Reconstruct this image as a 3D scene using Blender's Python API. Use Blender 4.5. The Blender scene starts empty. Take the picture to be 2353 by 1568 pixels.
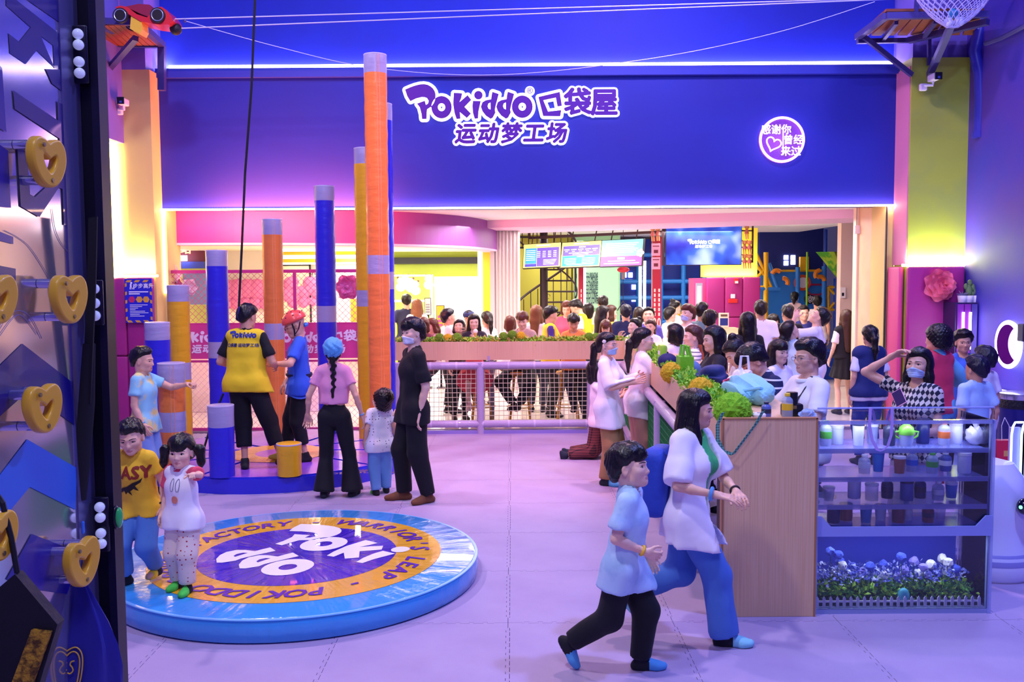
import bpy, bmesh, math, random
import numpy as np
from mathutils import Vector, Matrix, Euler

random.seed(7)
SC = bpy.context.scene
COL = SC.collection
R = math.radians
PI = math.pi
# ------------------------------------------------------------------ camera, light, exposure
FPX, CX, CY = 2150., 1176.5, 784.
CAM_H, PITCH, ROLL = 2.10, math.atan(149 / 2150.), math.radians(.35)
_cam = bpy.data.cameras.new('camera'); CAM = bpy.data.objects.new('camera', _cam); COL.objects.link(CAM)
_cam.sensor_width = 36; _cam.lens = 36 * FPX / 2353; _cam.clip_start = .05
CR = Matrix.Rotation(PI / 2 - PITCH, 3, 'X') @ Matrix.Rotation(-ROLL, 3, 'Z')
CAM.matrix_world = Matrix.Translation((0, 0, CAM_H)) @ CR.to_4x4()
SC.camera = CAM
def ray(px, py):
 return CR @ Vector(((px - CX) / FPX, -(py - CY) / FPX, -1.))
def at(px, py, Y):
 """photo pixel -> point at depth Y"""
 d = ray(px, py); return Vector((0, 0, CAM_H)) + d * (Y / d.y)
def gp(px, py, z=0.):
 """photo pixel -> point at height z (things that stand on something)"""
 d = ray(px, py); return Vector((0, 0, CAM_H)) + d * ((z - CAM_H) / d.z)
def atx(px, py, X):
 d = ray(px, py); return Vector((0, 0, CAM_H)) + d * (X / d.x)
vs = SC.view_settings
vs.view_transform = 'Standard'; vs.look = 'None'; vs.exposure = 1.05; vs.gamma = 1.; vs.use_curve_mapping = False
SC.world = bpy.data.worlds.new('world'); SC.world.use_nodes = True
SC.world.node_tree.nodes['Background'].inputs[0].default_value = (.35, .30, .75, 1)
SC.world.node_tree.nodes['Background'].inputs[1].default_value = .07
def area(name, loc, rot, size, col, e, size_y=None):
 l = bpy.data.lights.new(name, 'AREA'); o = bpy.data.objects.new(name, l); COL.objects.link(o)
 l.energy = e; l.color = col; l.size = size
 if size_y: l.shape = 'RECTANGLE'; l.size_y = size_y
 o.location = loc; o.rotation_euler = rot
 return o
# hall ceiling lamps
area('hall_lamp', (-1.6, 3.6, 6.8), (0, 0, 0), .3, (.86, .80, 1.), 95)
area('hall_lamp', (3.4, 4.4, 6.8), (0, 0, 0), .3, (.27, .34, 1.), 160)
area('hall_lamp', (-3.2, 8.4, 6.8), (0, 0, 0), .3, (.92, .74, 1.), 80)
area('hall_lamp', (1.6, 9.8, 6.8), (0, 0, 0), .3, (1., .60, .78), 95)
area('hall_lamp', (4.6, 8.2, 6.8), (0, 0, 0), .8, (.40, .36, 1.), 80)
area('hall_lamp', (.3, -.8, 6.8), (R(20), 0, 0), 1.6, (.68, .68, 1.), 80)  # rear fill light, added unseen behind the camera
def spot(name, loc, to, col, e, ang=40, size=.3):
 l = bpy.data.lights.new(name, 'SPOT'); o = bpy.data.objects.new(name, l); COL.objects.link(o)
 l.energy = e; l.color = col; l.spot_size = R(ang); l.spot_blend = .8; l.shadow_soft_size = size; o.location = loc
 o.rotation_euler = (Vector(to) - Vector(loc)).to_track_quat('-Z', 'Y').to_euler()
area('red_uplight', (-2.9, 12.2, 2.78), (R(132), 0, 0), 2.2, (1., .16, .06), 130, .1)
spot('pink_spot', (-1.0, 8.2, 6.6), (.2, 10.8, 0), (1., .34, .52), 520, 52, .25)
# wash on the blue fascia and upper wall
area('wall_washer', (0., 9.4, 6.9), (R(62), 0, 0), 6., (.16, .28, 1.), 60, .6)
# inner lobby ceiling lamps
for x_, y_, e_ in ((-3., 15.5, 230), (-.2, 14.6, 170), (2.3, 14.8, 190), (4.2, 14.4, 120), (.8, 17.6, 180), (3.4, 17.6, 180), (-2.6, 18., 170), (1., 21., 120), (4., 21., 140)):
 area('lobby_lamp', (x_, y_, 2.9 if x_ > -2 else 2.52), (0, 0, 0), 1.3, (1., .93, .90), e_ * .20)

# ------------------------------------------------------------------ helpers
def srgb(h):
 if not isinstance(h, str):
  return tuple(h) + (1.0,) if len(h) == 3 else tuple(h)
 h = h.lstrip('#')
 c = [int(h[i:i + 2], 16) / 255 for i in (0, 2, 4)]
 return tuple((x / 12.92 if x <= .04045 else ((x + .055) / 1.055) ** 2.4) for x in c) + (1.0,)

_M = {}
def mat(name, col='#888888', rough=.55, metal=0., emis=0., ecol=None, alpha=1., trans=0., ior=1.45,
  noise=None, bump=None, coat=0., sheen=0., spec=.5):
 """Procedural material. noise=(scale, colour2, lo, hi)  bump=(scale, strength, detail)"""
 if name in _M:
  return _M[name]
 m = bpy.data.materials.new(name)
 m.use_nodes = True
 nt = m.node_tree
 b = nt.nodes['Principled BSDF']
 c = srgb(col)
 b.inputs['Base Color'].default_value = c
 b.inputs['Roughness'].default_value = rough
 b.inputs['Metallic'].default_value = metal
 b.inputs['IOR'].default_value = ior
 b.inputs['Alpha'].default_value = alpha
 b.inputs['Transmission Weight'].default_value = trans
 b.inputs['Coat Weight'].default_value = coat
 b.inputs['Sheen Weight'].default_value = sheen
 b.inputs['Specular IOR Level'].default_value = spec
 if emis:
  b.inputs['Emission Color'].default_value = srgb(ecol or col)
  b.inputs['Emission Strength'].default_value = emis
 if noise or bump:
  tc = nt.nodes.new('ShaderNodeTexCoord')
 if noise:
  n = nt.nodes.new('ShaderNodeTexNoise')
  n.inputs['Scale'].default_value = noise[0]
  n.inputs['Detail'].default_value = 5
  nt.links.new(tc.outputs['Object'], n.inputs['Vector'])
  r = nt.nodes.new('ShaderNodeValToRGB')
  r.color_ramp.elements[0].position = noise[2] if len(noise) > 2 else .4
  r.color_ramp.elements[1].position = noise[3] if len(noise) > 3 else .65
  r.color_ramp.elements[0].color = c
  r.color_ramp.elements[1].color = srgb(noise[1])
  nt.links.new(n.outputs['Fac'], r.inputs['Fac'])
  nt.links.new(r.outputs['Color'], b.inputs['Base Color'])
 if bump:
  n = nt.nodes.new('ShaderNodeTexNoise')
  n.inputs['Scale'].default_value = bump[0]
  n.inputs['Detail'].default_value = bump[2] if len(bump) > 2 else 3
  nt.links.new(tc.outputs['Object'], n.inputs['Vector'])
  bp = nt.nodes.new('ShaderNodeBump')
  bp.inputs['Strength'].default_value = bump[1]
  bp.inputs['Distance'].default_value = .02
  nt.links.new(n.outputs['Fac'], bp.inputs['Height'])
  nt.links.new(bp.outputs['Normal'], b.inputs['Normal'])
 _M[name] = m
 return m

def band_mat(name, cols, scale, axis='Z', rough=.7, profile='stripe', frac=.5):
 """two-colour stripes along a local axis"""
 if name in _M:
  return _M[name]
 m = bpy.data.materials.new(name); m.use_nodes = True
 nt = m.node_tree; b = nt.nodes['Principled BSDF']
 b.inputs['Roughness'].default_value = rough
 tc = nt.nodes.new('ShaderNodeTexCoord'); sp = nt.nodes.new('ShaderNodeSeparateXYZ')
 nt.links.new(tc.outputs['Object'], sp.inputs[0])
 def M(op, a, bb):
  k = nt.nodes.new('ShaderNodeMath'); k.operation = op
  for i, v in enumerate((a, bb)):
   if v is None: continue
   if isinstance(v, (int, float)): k.inputs[i].default_value = v
   else: nt.links.new(v, k.inputs[i])
  return k.outputs[0]
 def stripe(ax, s, fr):
  f = M('FRACT', M('MULTIPLY', sp.outputs[ax], s), None)
  return M('GREATER_THAN', f, 1 - fr)
 if profile == 'stripe':
  fac = stripe(axis, scale, frac)
 elif profile == 'plaid':
  fac = M('MULTIPLY', M('ADD', stripe('Z', scale, frac), stripe('X', scale, frac)), .5)
 elif profile == 'check':
  u = M('MULTIPLY', sp.outputs['X'], scale * 1.5); v = M('MULTIPLY', sp.outputs['Z'], scale)
  a1 = M('FLOOR', M('ADD', u, v), None); a2 = M('FLOOR', M('SUBTRACT', u, v), None)
  fac = M('GREATER_THAN', M('FRACT', M('MULTIPLY', M('ADD', a1, a2), .5), None), .25)
 elif profile == 'dots':
  vo = nt.nodes.new('ShaderNodeTexVoronoi'); vo.inputs['Scale'].default_value = scale
  vo.inputs['Randomness'].default_value = .35
  nt.links.new(tc.outputs['Object'], vo.inputs['Vector'])
  fac = M('LESS_THAN', vo.outputs['Distance'], frac)
 mx = nt.nodes.new('ShaderNodeMix'); mx.data_type = 'RGBA'
 mx.inputs['A'].default_value = srgb(cols[0]); mx.inputs['B'].default_value = srgb(cols[1])
 nt.links.new(fac, mx.inputs['Factor'])
 nt.links.new(mx.outputs['Result'], b.inputs['Base Color'])
 _M[name] = m
 return m

def setp(o, label=None, cat=None, group=None, kind=None):
 if label: o['label'] = label
 if cat: o['category'] = cat
 if group: o['group'] = group
 if kind: o['kind'] = kind
 return o

def thing(name, label, cat, loc=(0, 0, 0), rotz=0., group=None):
 o = bpy.data.objects.new(name, None)
 o.empty_display_size = .1
 COL.objects.link(o)
 o.location = loc
 o.rotation_euler = (0, 0, rotz)
 return setp(o, label, cat, group)

def obj(name, me, m=None, parent=None, loc=None, rot=None):
 if m is not None:
  for x in (m if isinstance(m, (list, tuple)) else [m]):
   me.materials.append(x)
 o = bpy.data.objects.new(name, me)
 COL.objects.link(o)
 if parent is not None:
  o.parent = parent
 if loc is not None: o.location = loc
 if rot is not None: o.rotation_euler = rot
 return o

def copy_tree(o, parent=None):
 c = o.copy(); COL.objects.link(c); c.parent = parent
 for ch in list(o.children):
  copy_tree(ch, c)
 return c

class MB:
 """collects shapes into one mesh"""
 def __init__(s):
  s.v = []; s.f = []; s.mi = []; s.cur = 0
 def _add(s, vs, fs):
  n = len(s.v)
  s.v.extend([tuple(v) for v in vs])
  for f in fs:
   s.f.append(tuple(n + i for i in f)); s.mi.append(s.cur)
  return s
 def box(s, c, d, rz=0., M=None):
  hx, hy, hz = d[0] / 2, d[1] / 2, d[2] / 2
  vs = [Vector((x, y, z)) for x in (-hx, hx) for y in (-hy, hy) for z in (-hz, hz)]
  if rz: vs = [Matrix.Rotation(rz, 3, 'Z') @ v for v in vs]
  if M is not None: vs = [M @ v for v in vs]
  vs = [v + Vector(c) for v in vs]
  return s._add(vs, [(0, 1, 3, 2), (4, 6, 7, 5), (0, 4, 5, 1), (2, 3, 7, 6), (0, 2, 6, 4), (1, 5, 7, 3)])
 def b2(s, lo, hi):
  return s.box([(lo[i] + hi[i]) / 2 for i in range(3)], [abs(hi[i] - lo[i]) for i in range(3)])
 def rbox(s, c, d, r=.01, rz=0., seg=2):
  """box with rounded edges"""
  bm = bmesh.new(); bmesh.ops.create_cube(bm, size=1)
  for v in bm.verts: v.co = Vector((v.co.x * d[0], v.co.y * d[1], v.co.z * d[2]))
  bmesh.ops.bevel(bm, geom=list(bm.edges), offset=min(r, min(d) * .49), segments=seg, affect='EDGES', profile=.5)
  Mx = Matrix.Translation(c) @ Matrix.Rotation(rz, 4, 'Z')
  return s.bm(bm, Mx)
 def bm(s, bm, Mx=None):
  bm.verts.index_update()
  vs = [(Mx @ v.co if Mx is not None else v.co.copy()) for v in bm.verts]
  fs = [[v.index for v in f.verts] for f in bm.faces]
  bm.free()
  return s._add(vs, fs)
 def cone(s, a, b, r1, r2, n=16, caps=True):
  a = Vector(a); b = Vector(b); d = (b - a).normalized()
  u = d.orthogonal().normalized(); w = d.cross(u)
  vs = []
  for p, r in ((a, r1), (b, r2)):
   for i in range(n):
    t = 2 * PI * i / n
    vs.append(p + r * (math.cos(t) * u + math.sin(t) * w))
  fs = [(i, (i + 1) % n, n + (i + 1) % n, n + i) for i in range(n)]
  if caps:
   fs.append(tuple(range(n - 1, -1, -1))); fs.append(tuple(range(n, 2 * n)))
  return s._add(vs, fs)
 def cyl(s, a, b, r, n=16, caps=True):
  return s.cone(a, b, r, r, n, caps)
 def tube(s, pts, r, n=8, closed=False, caps=True, flat=1.):
  P = [Vector(p) for p in pts]; m = len(P)
  rs = [float(x) for x in r] if isinstance(r, (list, tuple)) else [float(r)] * m
  vs = []; u = None
  for i in range(m):
   if closed: d = P[(i + 1) % m] - P[i - 1]
   else: d = P[min(i + 1, m - 1)] - P[max(i - 1, 0)]
   d.normalize()
   if u is None: u = d.orthogonal().normalized()
   u = (u - d * u.dot(d)).normalized(); w = d.cross(u)
   for k in range(n):
    t = 2 * PI * k / n
    vs.append(P[i] + rs[i] * (math.cos(t) * u + flat * math.sin(t) * w))
  fs = []
  for i in range(m if closed else m - 1):
   j = (i + 1) % m
   for k in range(n):
    fs.append((i * n + k, i * n + (k + 1) % n, j * n + (k + 1) % n, j * n + k))
  if caps and not closed:
   fs.append(tuple(range(n - 1, -1, -1))); fs.append(tuple(range((m - 1) * n, m * n)))
  return s._add(vs, fs)
 def ribbon(s, pts, width_vec, th=.003):
  """flat strap following pts; width along width_vec"""
  P = [Vector(p) for p in pts]; w = Vector(width_vec) / 2; m = len(P); vs = []
  for i in range(m):
   d = (P[min(i + 1, m - 1)] - P[max(i - 1, 0)]).normalized()
   nn = d.cross(w).normalized() * th / 2
   vs += [P[i] - w - nn, P[i] + w - nn, P[i] + w + nn, P[i] - w + nn]
  fs = []
  for i in range(m - 1):
   for k in range(4):
    fs.append((i * 4 + k, i * 4 + (k + 1) % 4, i * 4 + 4 + (k + 1) % 4, i * 4 + 4 + k))
  fs.append((3, 2, 1, 0)); fs.append(tuple(range(4 * m - 4, 4 * m)))
  return s._add(vs, fs)
 def lathe(s, prof, n=24, c=(0, 0, 0), sx=1., sy=1.):
  vs = []; c = Vector(c)
  for r, z in prof:
   for i in range(n):
    t = 2 * PI * i / n
    vs.append(c + Vector((sx * r * math.cos(t), sy * r * math.sin(t), z)))
  fs = []
  for j in range(len(prof) - 1):
   for i in range(n):
    fs.append((j * n + i, j * n + (i + 1) % n, j * n + n + (i + 1) % n, j * n + n + i))
  fs.append(tuple(range(n - 1, -1, -1)))
  fs.append(tuple(range((len(prof) - 1) * n, len(prof) * n)))
  return s._add(vs, fs)
 def ball(s, c, r, n=10, m=7, sc=(1, 1, 1)):
  c = Vector(c)
  vs = [c + Vector((0, 0, r * sc[2]))]
  for j in range(1, m):
   ph = PI * j / m
   for i in range(n):
    t = 2 * PI * i / n
    vs.append(c + Vector((r * sc[0] * math.sin(ph) * math.cos(t), r * sc[1] * math.sin(ph) * math.sin(t), r * sc[2] * math.cos(ph))))
  vs.append(c - Vector((0, 0, r * sc[2])))
  fs = [(0, 1 + i, 1 + (i + 1) % n) for i in range(n)]
  for j in range(m - 2):
   for i in range(n):
    a = 1 + j * n
    fs.append((a + i, a + n + i, a + n + (i + 1) % n, a + (i + 1) % n))
  e = len(vs) - 1; a = 1 + (m - 2) * n
  fs += [(e, a + (i + 1) % n, a + i) for i in range(n)]
  return s._add(vs, fs)
 def prism(s, poly, z0, z1, M=None):
  """polygon in xy extruded in z (optionally transformed)"""
  n = len(poly)
  vs = [Vector((x, y, z0)) for x, y in poly] + [Vector((x, y, z1)) for x, y in poly]
  if M is not None: vs = [M @ v for v in vs]
  fs = [(i, (i + 1) % n, n + (i + 1) % n, n + i) for i in range(n)]
  fs.append(tuple(range(n - 1, -1, -1))); fs.append(tuple(range(n, 2 * n)))
  return s._add(vs, fs)
 def quad(s, a, b, c, d):
  return s._add([a, b, c, d], [(0, 1, 2, 3)])
 def data(s, name, smooth=False, ang=None):
  me = bpy.data.meshes.new(name)
  me.from_pydata([tuple(v) for v in s.v], [], s.f)
  me.polygons.foreach_set('material_index', s.mi)
  if smooth:
   me.polygons.foreach_set('use_smooth', [True] * len(me.polygons))
   if ang is not None:
    me.set_sharp_from_angle(angle=R(ang))
  me.update()
  return me
 def build(s, name, m, parent=None, smooth=False, ang=40, loc=None, rot=None):
  return obj(name, s.data(name, smooth, ang), m, parent, loc, rot)

XZ = Matrix(((1, 0, 0, 0), (0, 0, -1, 0), (0, 1, 0, 0), (0, 0, 0, 1)))   # xy drawing -> xz plane facing -Y

def curve_mesh(cu, name):
 o = bpy.data.objects.new('tmp', cu); COL.objects.link(o)
 dg = bpy.context.evaluated_depsgraph_get(); dg.update()
 me = bpy.data.meshes.new_from_object(o.evaluated_get(dg))
 bpy.data.objects.remove(o); bpy.data.curves.remove(cu)
 me.name = name; me.materials.clear()
 return me

def text_mesh(body, size=1., ext=0., off=0., shear=0., align='CENTER', spacing=1., res=2, line=1.):
 cu = bpy.data.curves.new('text', 'FONT')
 cu.body = body; cu.size = size; cu.extrude = ext; cu.offset = off; cu.shear = shear
 cu.align_x = align; cu.align_y = 'CENTER'; cu.space_character = spacing; cu.resolution_u = res; cu.space_line = line
 return curve_mesh(cu, 'lettering')

def poly_mesh(polys, ext=0., off=0., name='emblem'):
 """filled 2D outlines (holes by overlap)"""
 cu = bpy.data.curves.new('poly', 'CURVE'); cu.dimensions = '2D'; cu.fill_mode = 'BOTH'
 cu.extrude = ext; cu.offset = off
 for p in polys:
  sp = cu.splines.new('POLY'); sp.points.add(len(p) - 1)
  for i, (x, y) in enumerate(p): sp.points[i].co = (x, y, 0, 1)
  sp.use_cyclic_u = True
 return curve_mesh(cu, name)

def xf(me, Mx):
 me.transform(Mx); return me

def merge(meshes, name='merged'):
 """join mesh datas (each with its own transform already applied) into one, material index by order"""
 V = []; F = []; MI = []
 for k, me in enumerate(meshes):
  n = len(V)
  V += [v.co[:] for v in me.vertices]
  for p in me.polygons:
   F.append([n + i for i in p.vertices]); MI.append(k)
 out = bpy.data.meshes.new(name); out.from_pydata(V, [], F)
 out.polygons.foreach_set('material_index', MI); out.update()
 return out

# ------------------------------------------------------------------ implicit surfaces -> meshes (bodies, clothes, hair)
def V3(*a): return np.array(a, float)
def nrm(v):
 v = np.asarray(v, float); n = np.linalg.norm(v); return v / n if n > 1e-9 else v

def cone_p(a, b, r1, r2=None, k=.02, flat=None):
 """tapered capsule; flat=(unit axis, factor) squeezes it along that axis"""
 return dict(t='c', a=np.asarray(a, float), b=np.asarray(b, float), r1=r1, r2=r1 if r2 is None else r2, k=k, flat=flat)
def ell_p(c, rad, fr, k=.02, sub=False):
 return dict(t='e', c=np.asarray(c, float), rad=np.asarray(rad, float), fr=fr, k=k, sub=sub)

def prim_d(p, P):
 if p['t'] == 'c':
  a, b = p['a'], p['b']; q = P
  if p['flat'] is not None:
   n, s = p['flat']; g = 1 / s - 1
   q = P + np.outer((P - a) @ n * g, n); b = b + n * ((b - a) @ n) * g
  ab = b - a; L = ab @ ab
  t = np.clip(((q - a) @ ab) / L, 0, 1) if L > 1e-12 else np.zeros(len(P))
  d = np.linalg.norm(q - a - t[:, None] * ab, axis=1) - (p['r1'] + t * (p['r2'] - p['r1']))
  if p['flat'] is not None: d = d * (p['flat'][1] * .5 + .5)
  return d
 q = ((P - p['c']) @ p['fr'].T) / p['rad']
 n = np.linalg.norm(q, axis=1)
 return (n - 1) * p['rad'].min() * np.clip(n, .5, 1.2) ** 0

def prim_bb(p):
 if p['t'] == 'c':
  r = max(p['r1'], p['r2']); return np.minimum(p['a'], p['b']) - r, np.maximum(p['a'], p['b']) + r
 r = p['rad'].max(); return p['c'] - r, p['c'] + r

def field(prims, inf=0.):
 bbs = [prim_bb(p) for p in prims]
 BL = np.array([b[0] for b in bbs]); BH = np.array([b[1] for b in bbs]); MG = np.array([.06 + p['k'] + inf for p in prims])[:, None]
 BL = BL - MG; BH = BH + MG
 def f(P):
  n = len(P)
  if n > 5000:
   return np.concatenate([f(P[i:i + 3000]) for i in range(0, n, 3000)])
  d = np.full(n, .25)
  pl, ph = P.min(0), P.max(0)
  for j in np.nonzero(np.all((BL < ph) & (BH > pl), axis=1))[0]:
   p = prims[j]; lo, hi = BL[j], BH[j]
   m = (P[:, 0] > lo[0]) & (P[:, 0] < hi[0]) & (P[:, 1] > lo[1]) & (P[:, 1] < hi[1]) & (P[:, 2] > lo[2]) & (P[:, 2] < hi[2])
   if not m.any(): continue
   e = prim_d(p, P[m]); k = p['k']; dm = d[m]
   if p.get('sub'):
    e = -e; h = np.clip(.5 - .5 * (dm - e) / k, 0, 1)
    d[m] = dm + (e - dm) * h + k * h * (1 - h)
   else:
    h = np.clip(.5 + .5 * (dm - e) / k, 0, 1)
    d[m] = dm + (e - dm) * h - k * h * (1 - h)
  return d - inf
 lo = np.min([b[0] for b in bbs], 0) - inf; hi = np.max([b[1] for b in bbs], 0) + inf
 return f, lo, hi

_OFF4 = np.stack(np.meshgrid(*[np.arange(4)] * 3, indexing='ij'), -1).reshape(-1, 3)
_C8 = np.array([(x, y, z) for x in (0, 1) for y in (0, 1) for z in (0, 1)])
def isosurf(f, lo, hi, h):
 """two-level surface nets of f over the box lo..hi with cell h"""
 lo = np.asarray(lo) - 2 * h; hi = np.asarray(hi) + 2 * h
 n = np.ceil((hi - lo) / (4 * h)).astype(int) + 1
 I = np.stack(np.meshgrid(*[np.arange(k) for k in n[::-1]], indexing='ij'), -1).reshape(-1, 3)[:, ::-1]
 d = f(lo + (I + .5) * 4 * h)
 I = I[np.abs(d) < 4 * h * 1.12 + .004]
 if len(I) == 0: return np.zeros((0, 3)), np.zeros((0, 4), int)
 cells = (I[:, None] * 4 + _OFF4[None]).reshape(-1, 3)
 N = n * 4 + 2
 key = lambda a: (a[..., 2] * N[1] + a[..., 1]) * N[0] + a[..., 0]
 ck = key(cells[:, None] + _C8[None])
 uk, inv = np.unique(ck.ravel(), return_inverse=True)
 up = np.stack([uk % N[0], uk // N[0] % N[1], uk // (N[0] * N[1])], -1)
 dv = f(lo + up * h)
 D = dv[inv.reshape(ck.shape)]
 neg = D < 0; act = neg.any(1) & ~neg.all(1)
 cells = cells[act]; D = D[act]; neg = neg[act]
 acc = np.zeros((len(cells), 3)); cnt = np.zeros(len(cells))
 for i in range(8):
  for ax in range(3):
   j = i | (4 >> ax)
   if j == i: continue
   m = neg[:, i] != neg[:, j]
   t = D[m, i] / (D[m, i] - D[m, j])
   acc[m] += _C8[i] + t[:, None] * (_C8[j] - _C8[i]); cnt[m] += 1
 V = lo + (cells + acc / cnt[:, None]) * h
 k1 = key(cells); order = np.argsort(k1); ks = k1[order]
 F = []
 for ax in range(3):
  m = neg[:, 0] != neg[:, 4 >> ax]
  c = cells[m]; s = neg[m, 0]
  u = np.zeros(3, int); v = np.zeros(3, int); u[(ax + 1) % 3] = 1; v[(ax + 2) % 3] = 1
  quad = []; ok = np.ones(len(c), bool)
  for o in (c, c - u, c - u - v, c - v):
   kk = key(o); p = np.clip(np.searchsorted(ks, kk), 0, len(ks) - 1)
   ok &= ks[p] == kk; quad.append(order[p])
  q = np.stack(quad, -1)[ok]; sg = s[ok]
  q[~sg] = q[~sg][:, ::-1]
  F.append(q)
 return V, np.concatenate(F)

def np_mesh(name, V, F, smooth=True):
 me = bpy.data.meshes.new(name)
 me.vertices.add(len(V)); me.vertices.foreach_set('co', np.ascontiguousarray(V, np.float32).ravel())
 me.loops.add(len(F) * 4); me.loops.foreach_set('vertex_index', np.ascontiguousarray(F, np.int32).ravel())
 me.polygons.add(len(F)); me.polygons.foreach_set('loop_start', np.arange(0, len(F) * 4, 4, dtype=np.int32))
 me.polygons.foreach_set('use_smooth', np.ones(len(F), bool))
 me.update(calc_edges=True)
 return me

def ik2(a, t, l1, l2, pole):
 """two-bone IK: joint position and reached end"""
 d = t - a; L = np.linalg.norm(d); L = min(L, (l1 + l2) * .998); u = nrm(d); t = a + u * L
 x = (l1 * l1 - l2 * l2 + L * L) / (2 * L); y = math.sqrt(max(l1 * l1 - x * x, 0))
 w = pole - (pole @ u) * u
 return a + u * x + nrm(w) * y, t

def rot(axis, deg):
 return np.array(Matrix.Rotation(R(deg), 3, axis))

def smin(a, b, k):
 h = np.clip(.5 + .5 * (b - a) / k, 0, 1); return b + (a - b) * h - k * h * (1 - h)
def smax(a, b, k): return -smin(-a, -b, k)

class Human:
 """one person: skeleton from a pose, body / clothes / hair polygonised from one field"""
 def __init__(s, H=1.65, kid=0., fat=1., sex='m', lean=0., side=0., twist=0., drop=0., shift=(0, 0), head=(0, 0, 0),
     rh=(.12, .06, -.97), lh=(.12, .06, -.97), rfoot=(.055, 0, 0), lfoot=(-.055, 0, 0), rtoe=8, ltoe=-8,
     rep=(.5, -1, -.35), lep=(-.5, -1, -.35), rknee=(.1, 1, 0), lknee=(-.1, 1, 0), curl=.45, rpalm=None, lpalm=None,
     rcurl=None, lcurl=None, rpitch=0., lpitch=0., point=None, fine=.0045, mid=.010, near=True):
  lp = lambda a, b: a + (b - a) * kid
  s.H = H; s.kid = kid; u = H / 1.7; s.u = u; s.fat = fat; s.sex = sex; s.fine = fine; s.mid = mid; s.near = near
  s.hh = H * lp(.136, .198); s.hs = s.hh / .225
  hip = H * lp(.515, .455) - drop * H
  chin = H - s.hh
  s.ank = H * .045; shw = H * lp(.094, .086) * (1 if sex == 'm' else .9); hw = H * .05
  s.ua = H * lp(.168, .152); s.fa = H * lp(.142, .132); s.hl = H * lp(.104, .1)
  s.pel = V3(shift[0] * H, shift[1] * H, hip)
  spine = H * lp(.515, .455)
  T = rot('X', -lean) @ rot('Y', side); s.T = T
  Tt = T @ rot('Z', twist); s.Tt = Tt
  P = lambda z, y=0., x=0., M=T: s.pel + M @ V3(x * H, y * H, z - spine)
  sh = chin - H * lp(.064, .044)
  s.waist = P(H * lp(.615, .56)); s.chest = P(H * lp(.725, .66), .008); s.sh = P(sh, -.005)
  s.nb = P(sh + H * .022, -.008)
  s.shR = s.sh + Tt @ V3(shw, 0, 0); s.shL = s.sh + Tt @ V3(-shw, 0, 0)
  s.hipR = s.pel + V3(hw, 0, 0); s.hipL = s.pel + V3(-hw, 0, 0)
  Hm = rot('Z', head[0]) @ rot('X', head[1]) @ rot('Y', head[2]); s.Hm = Hm
  s.chinp = s.nb + nrm(T @ V3(0, .12, 1)) * (chin - (sh + H * .022)) + V3(0, .0, 0)
  s.ho = s.chinp
  L = s.ua + s.fa
  def arm(shp, t, pole, sd):
   tg = shp + L * (Tt @ V3(t[0] * sd, t[1], t[2]))
   return ik2(shp, tg, s.ua, s.fa, Tt @ V3(*pole))
  s.elR, s.wrR = arm(s.shR, rh, rep, 1); s.elL, s.wrL = arm(s.shL, lh, lep, -1)
  th = (H * lp(.515, .455) - s.ank) * .515; sk = (H * lp(.515, .455) - s.ank) * .50
  def leg(hp, ft, pole):
   return ik2(hp, V3(ft[0] * H, ft[1] * H, ft[2] * H + s.ank), th, sk, V3(*pole))
  s.knR, s.anR = leg(s.hipR, rfoot, rknee); s.knL, s.anL = leg(s.hipL, lfoot, lknee)
  s.fdR = rot('Z', -rtoe) @ rot('X', rpitch) @ V3(0, 1, 0); s.fdL = rot('Z', -ltoe) @ rot('X', lpitch) @ V3(0, 1, 0)
  s.curl = dict(R=rcurl if rcurl is not None else curl, L=lcurl if lcurl is not None else curl)
  s.palm = dict(R=rpalm, L=lpalm); s.point = point
  s.build_prims()

 def hp(s, x, y, z):
  """head units -> local"""
  return s.ho + s.Hm @ (V3(x, y, z - .012) * s.hs)

 def build_prims(s):
  u, H, f = s.u, s.H, s.fat; fy = s.T @ V3(0, 1, 0); fyt = s.Tt @ V3(0, 1, 0)
  ax = s.T @ V3(1, 0, 0); axt = s.Tt @ V3(1, 0, 0); fem = s.sex == 'f'
  kb = 1 - .12 * s.kid
  B = []
  hy = s.T @ V3(0, -.006 * H, 0)
  B.append(cone_p(s.hipL + hy + V3(0, 0, .01 * u), s.hipR + hy + V3(0, 0, .01 * u), .086 * u * f * (1.05 if fem else 1), k=.05 * u, flat=(fy, .88)))
  wy = .78 if not s.kid else .84
  B.append(cone_p(s.pel + ax * .03 * u, s.waist + ax * .025 * u, .090 * u * f, (.080 if fem else .092) * u * f, .05 * u, (fy, wy)))
  B.append(cone_p(s.pel - ax * .03 * u, s.waist - ax * .025 * u, .090 * u * f, (.080 if fem else .092) * u * f, .05 * u, (fy, wy)))
  cw = .055 * u * kb
  for sg in (1, -1):
   B.append(cone_p(s.waist + ax * sg * .03 * u, s.chest + axt * sg * cw, (.088 if fem else .1) * u * f, (.092 if fem else .102) * u * f * kb, .05 * u, (fyt, .78)))
  B.append(cone_p(s.chest - axt * cw, s.chest + axt * cw, .09 * u * f * kb, k=.05 * u, flat=(fyt, .85)))
  B.append(cone_p(s.chest, s.sh - fyt * .005, .1 * u * kb, .062 * u, .05 * u))
  if fem and s.kid < .4:
   for sg in (1, -1):
    c = s.chest + axt * sg * .068 * u + fyt * .072 * u + s.Tt @ V3(0, 0, -.012 * u)
    B.append(cone_p(c, c - fyt * .02, .052 * u, k=.035 * u))
  B.append(cone_p(s.shL * .9 + s.sh * .1, s.shR * .9 + s.sh * .1, .042 * u * kb, k=.04 * u))
  NK = []
  hb = s.hp(0, -.018, .055)
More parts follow.
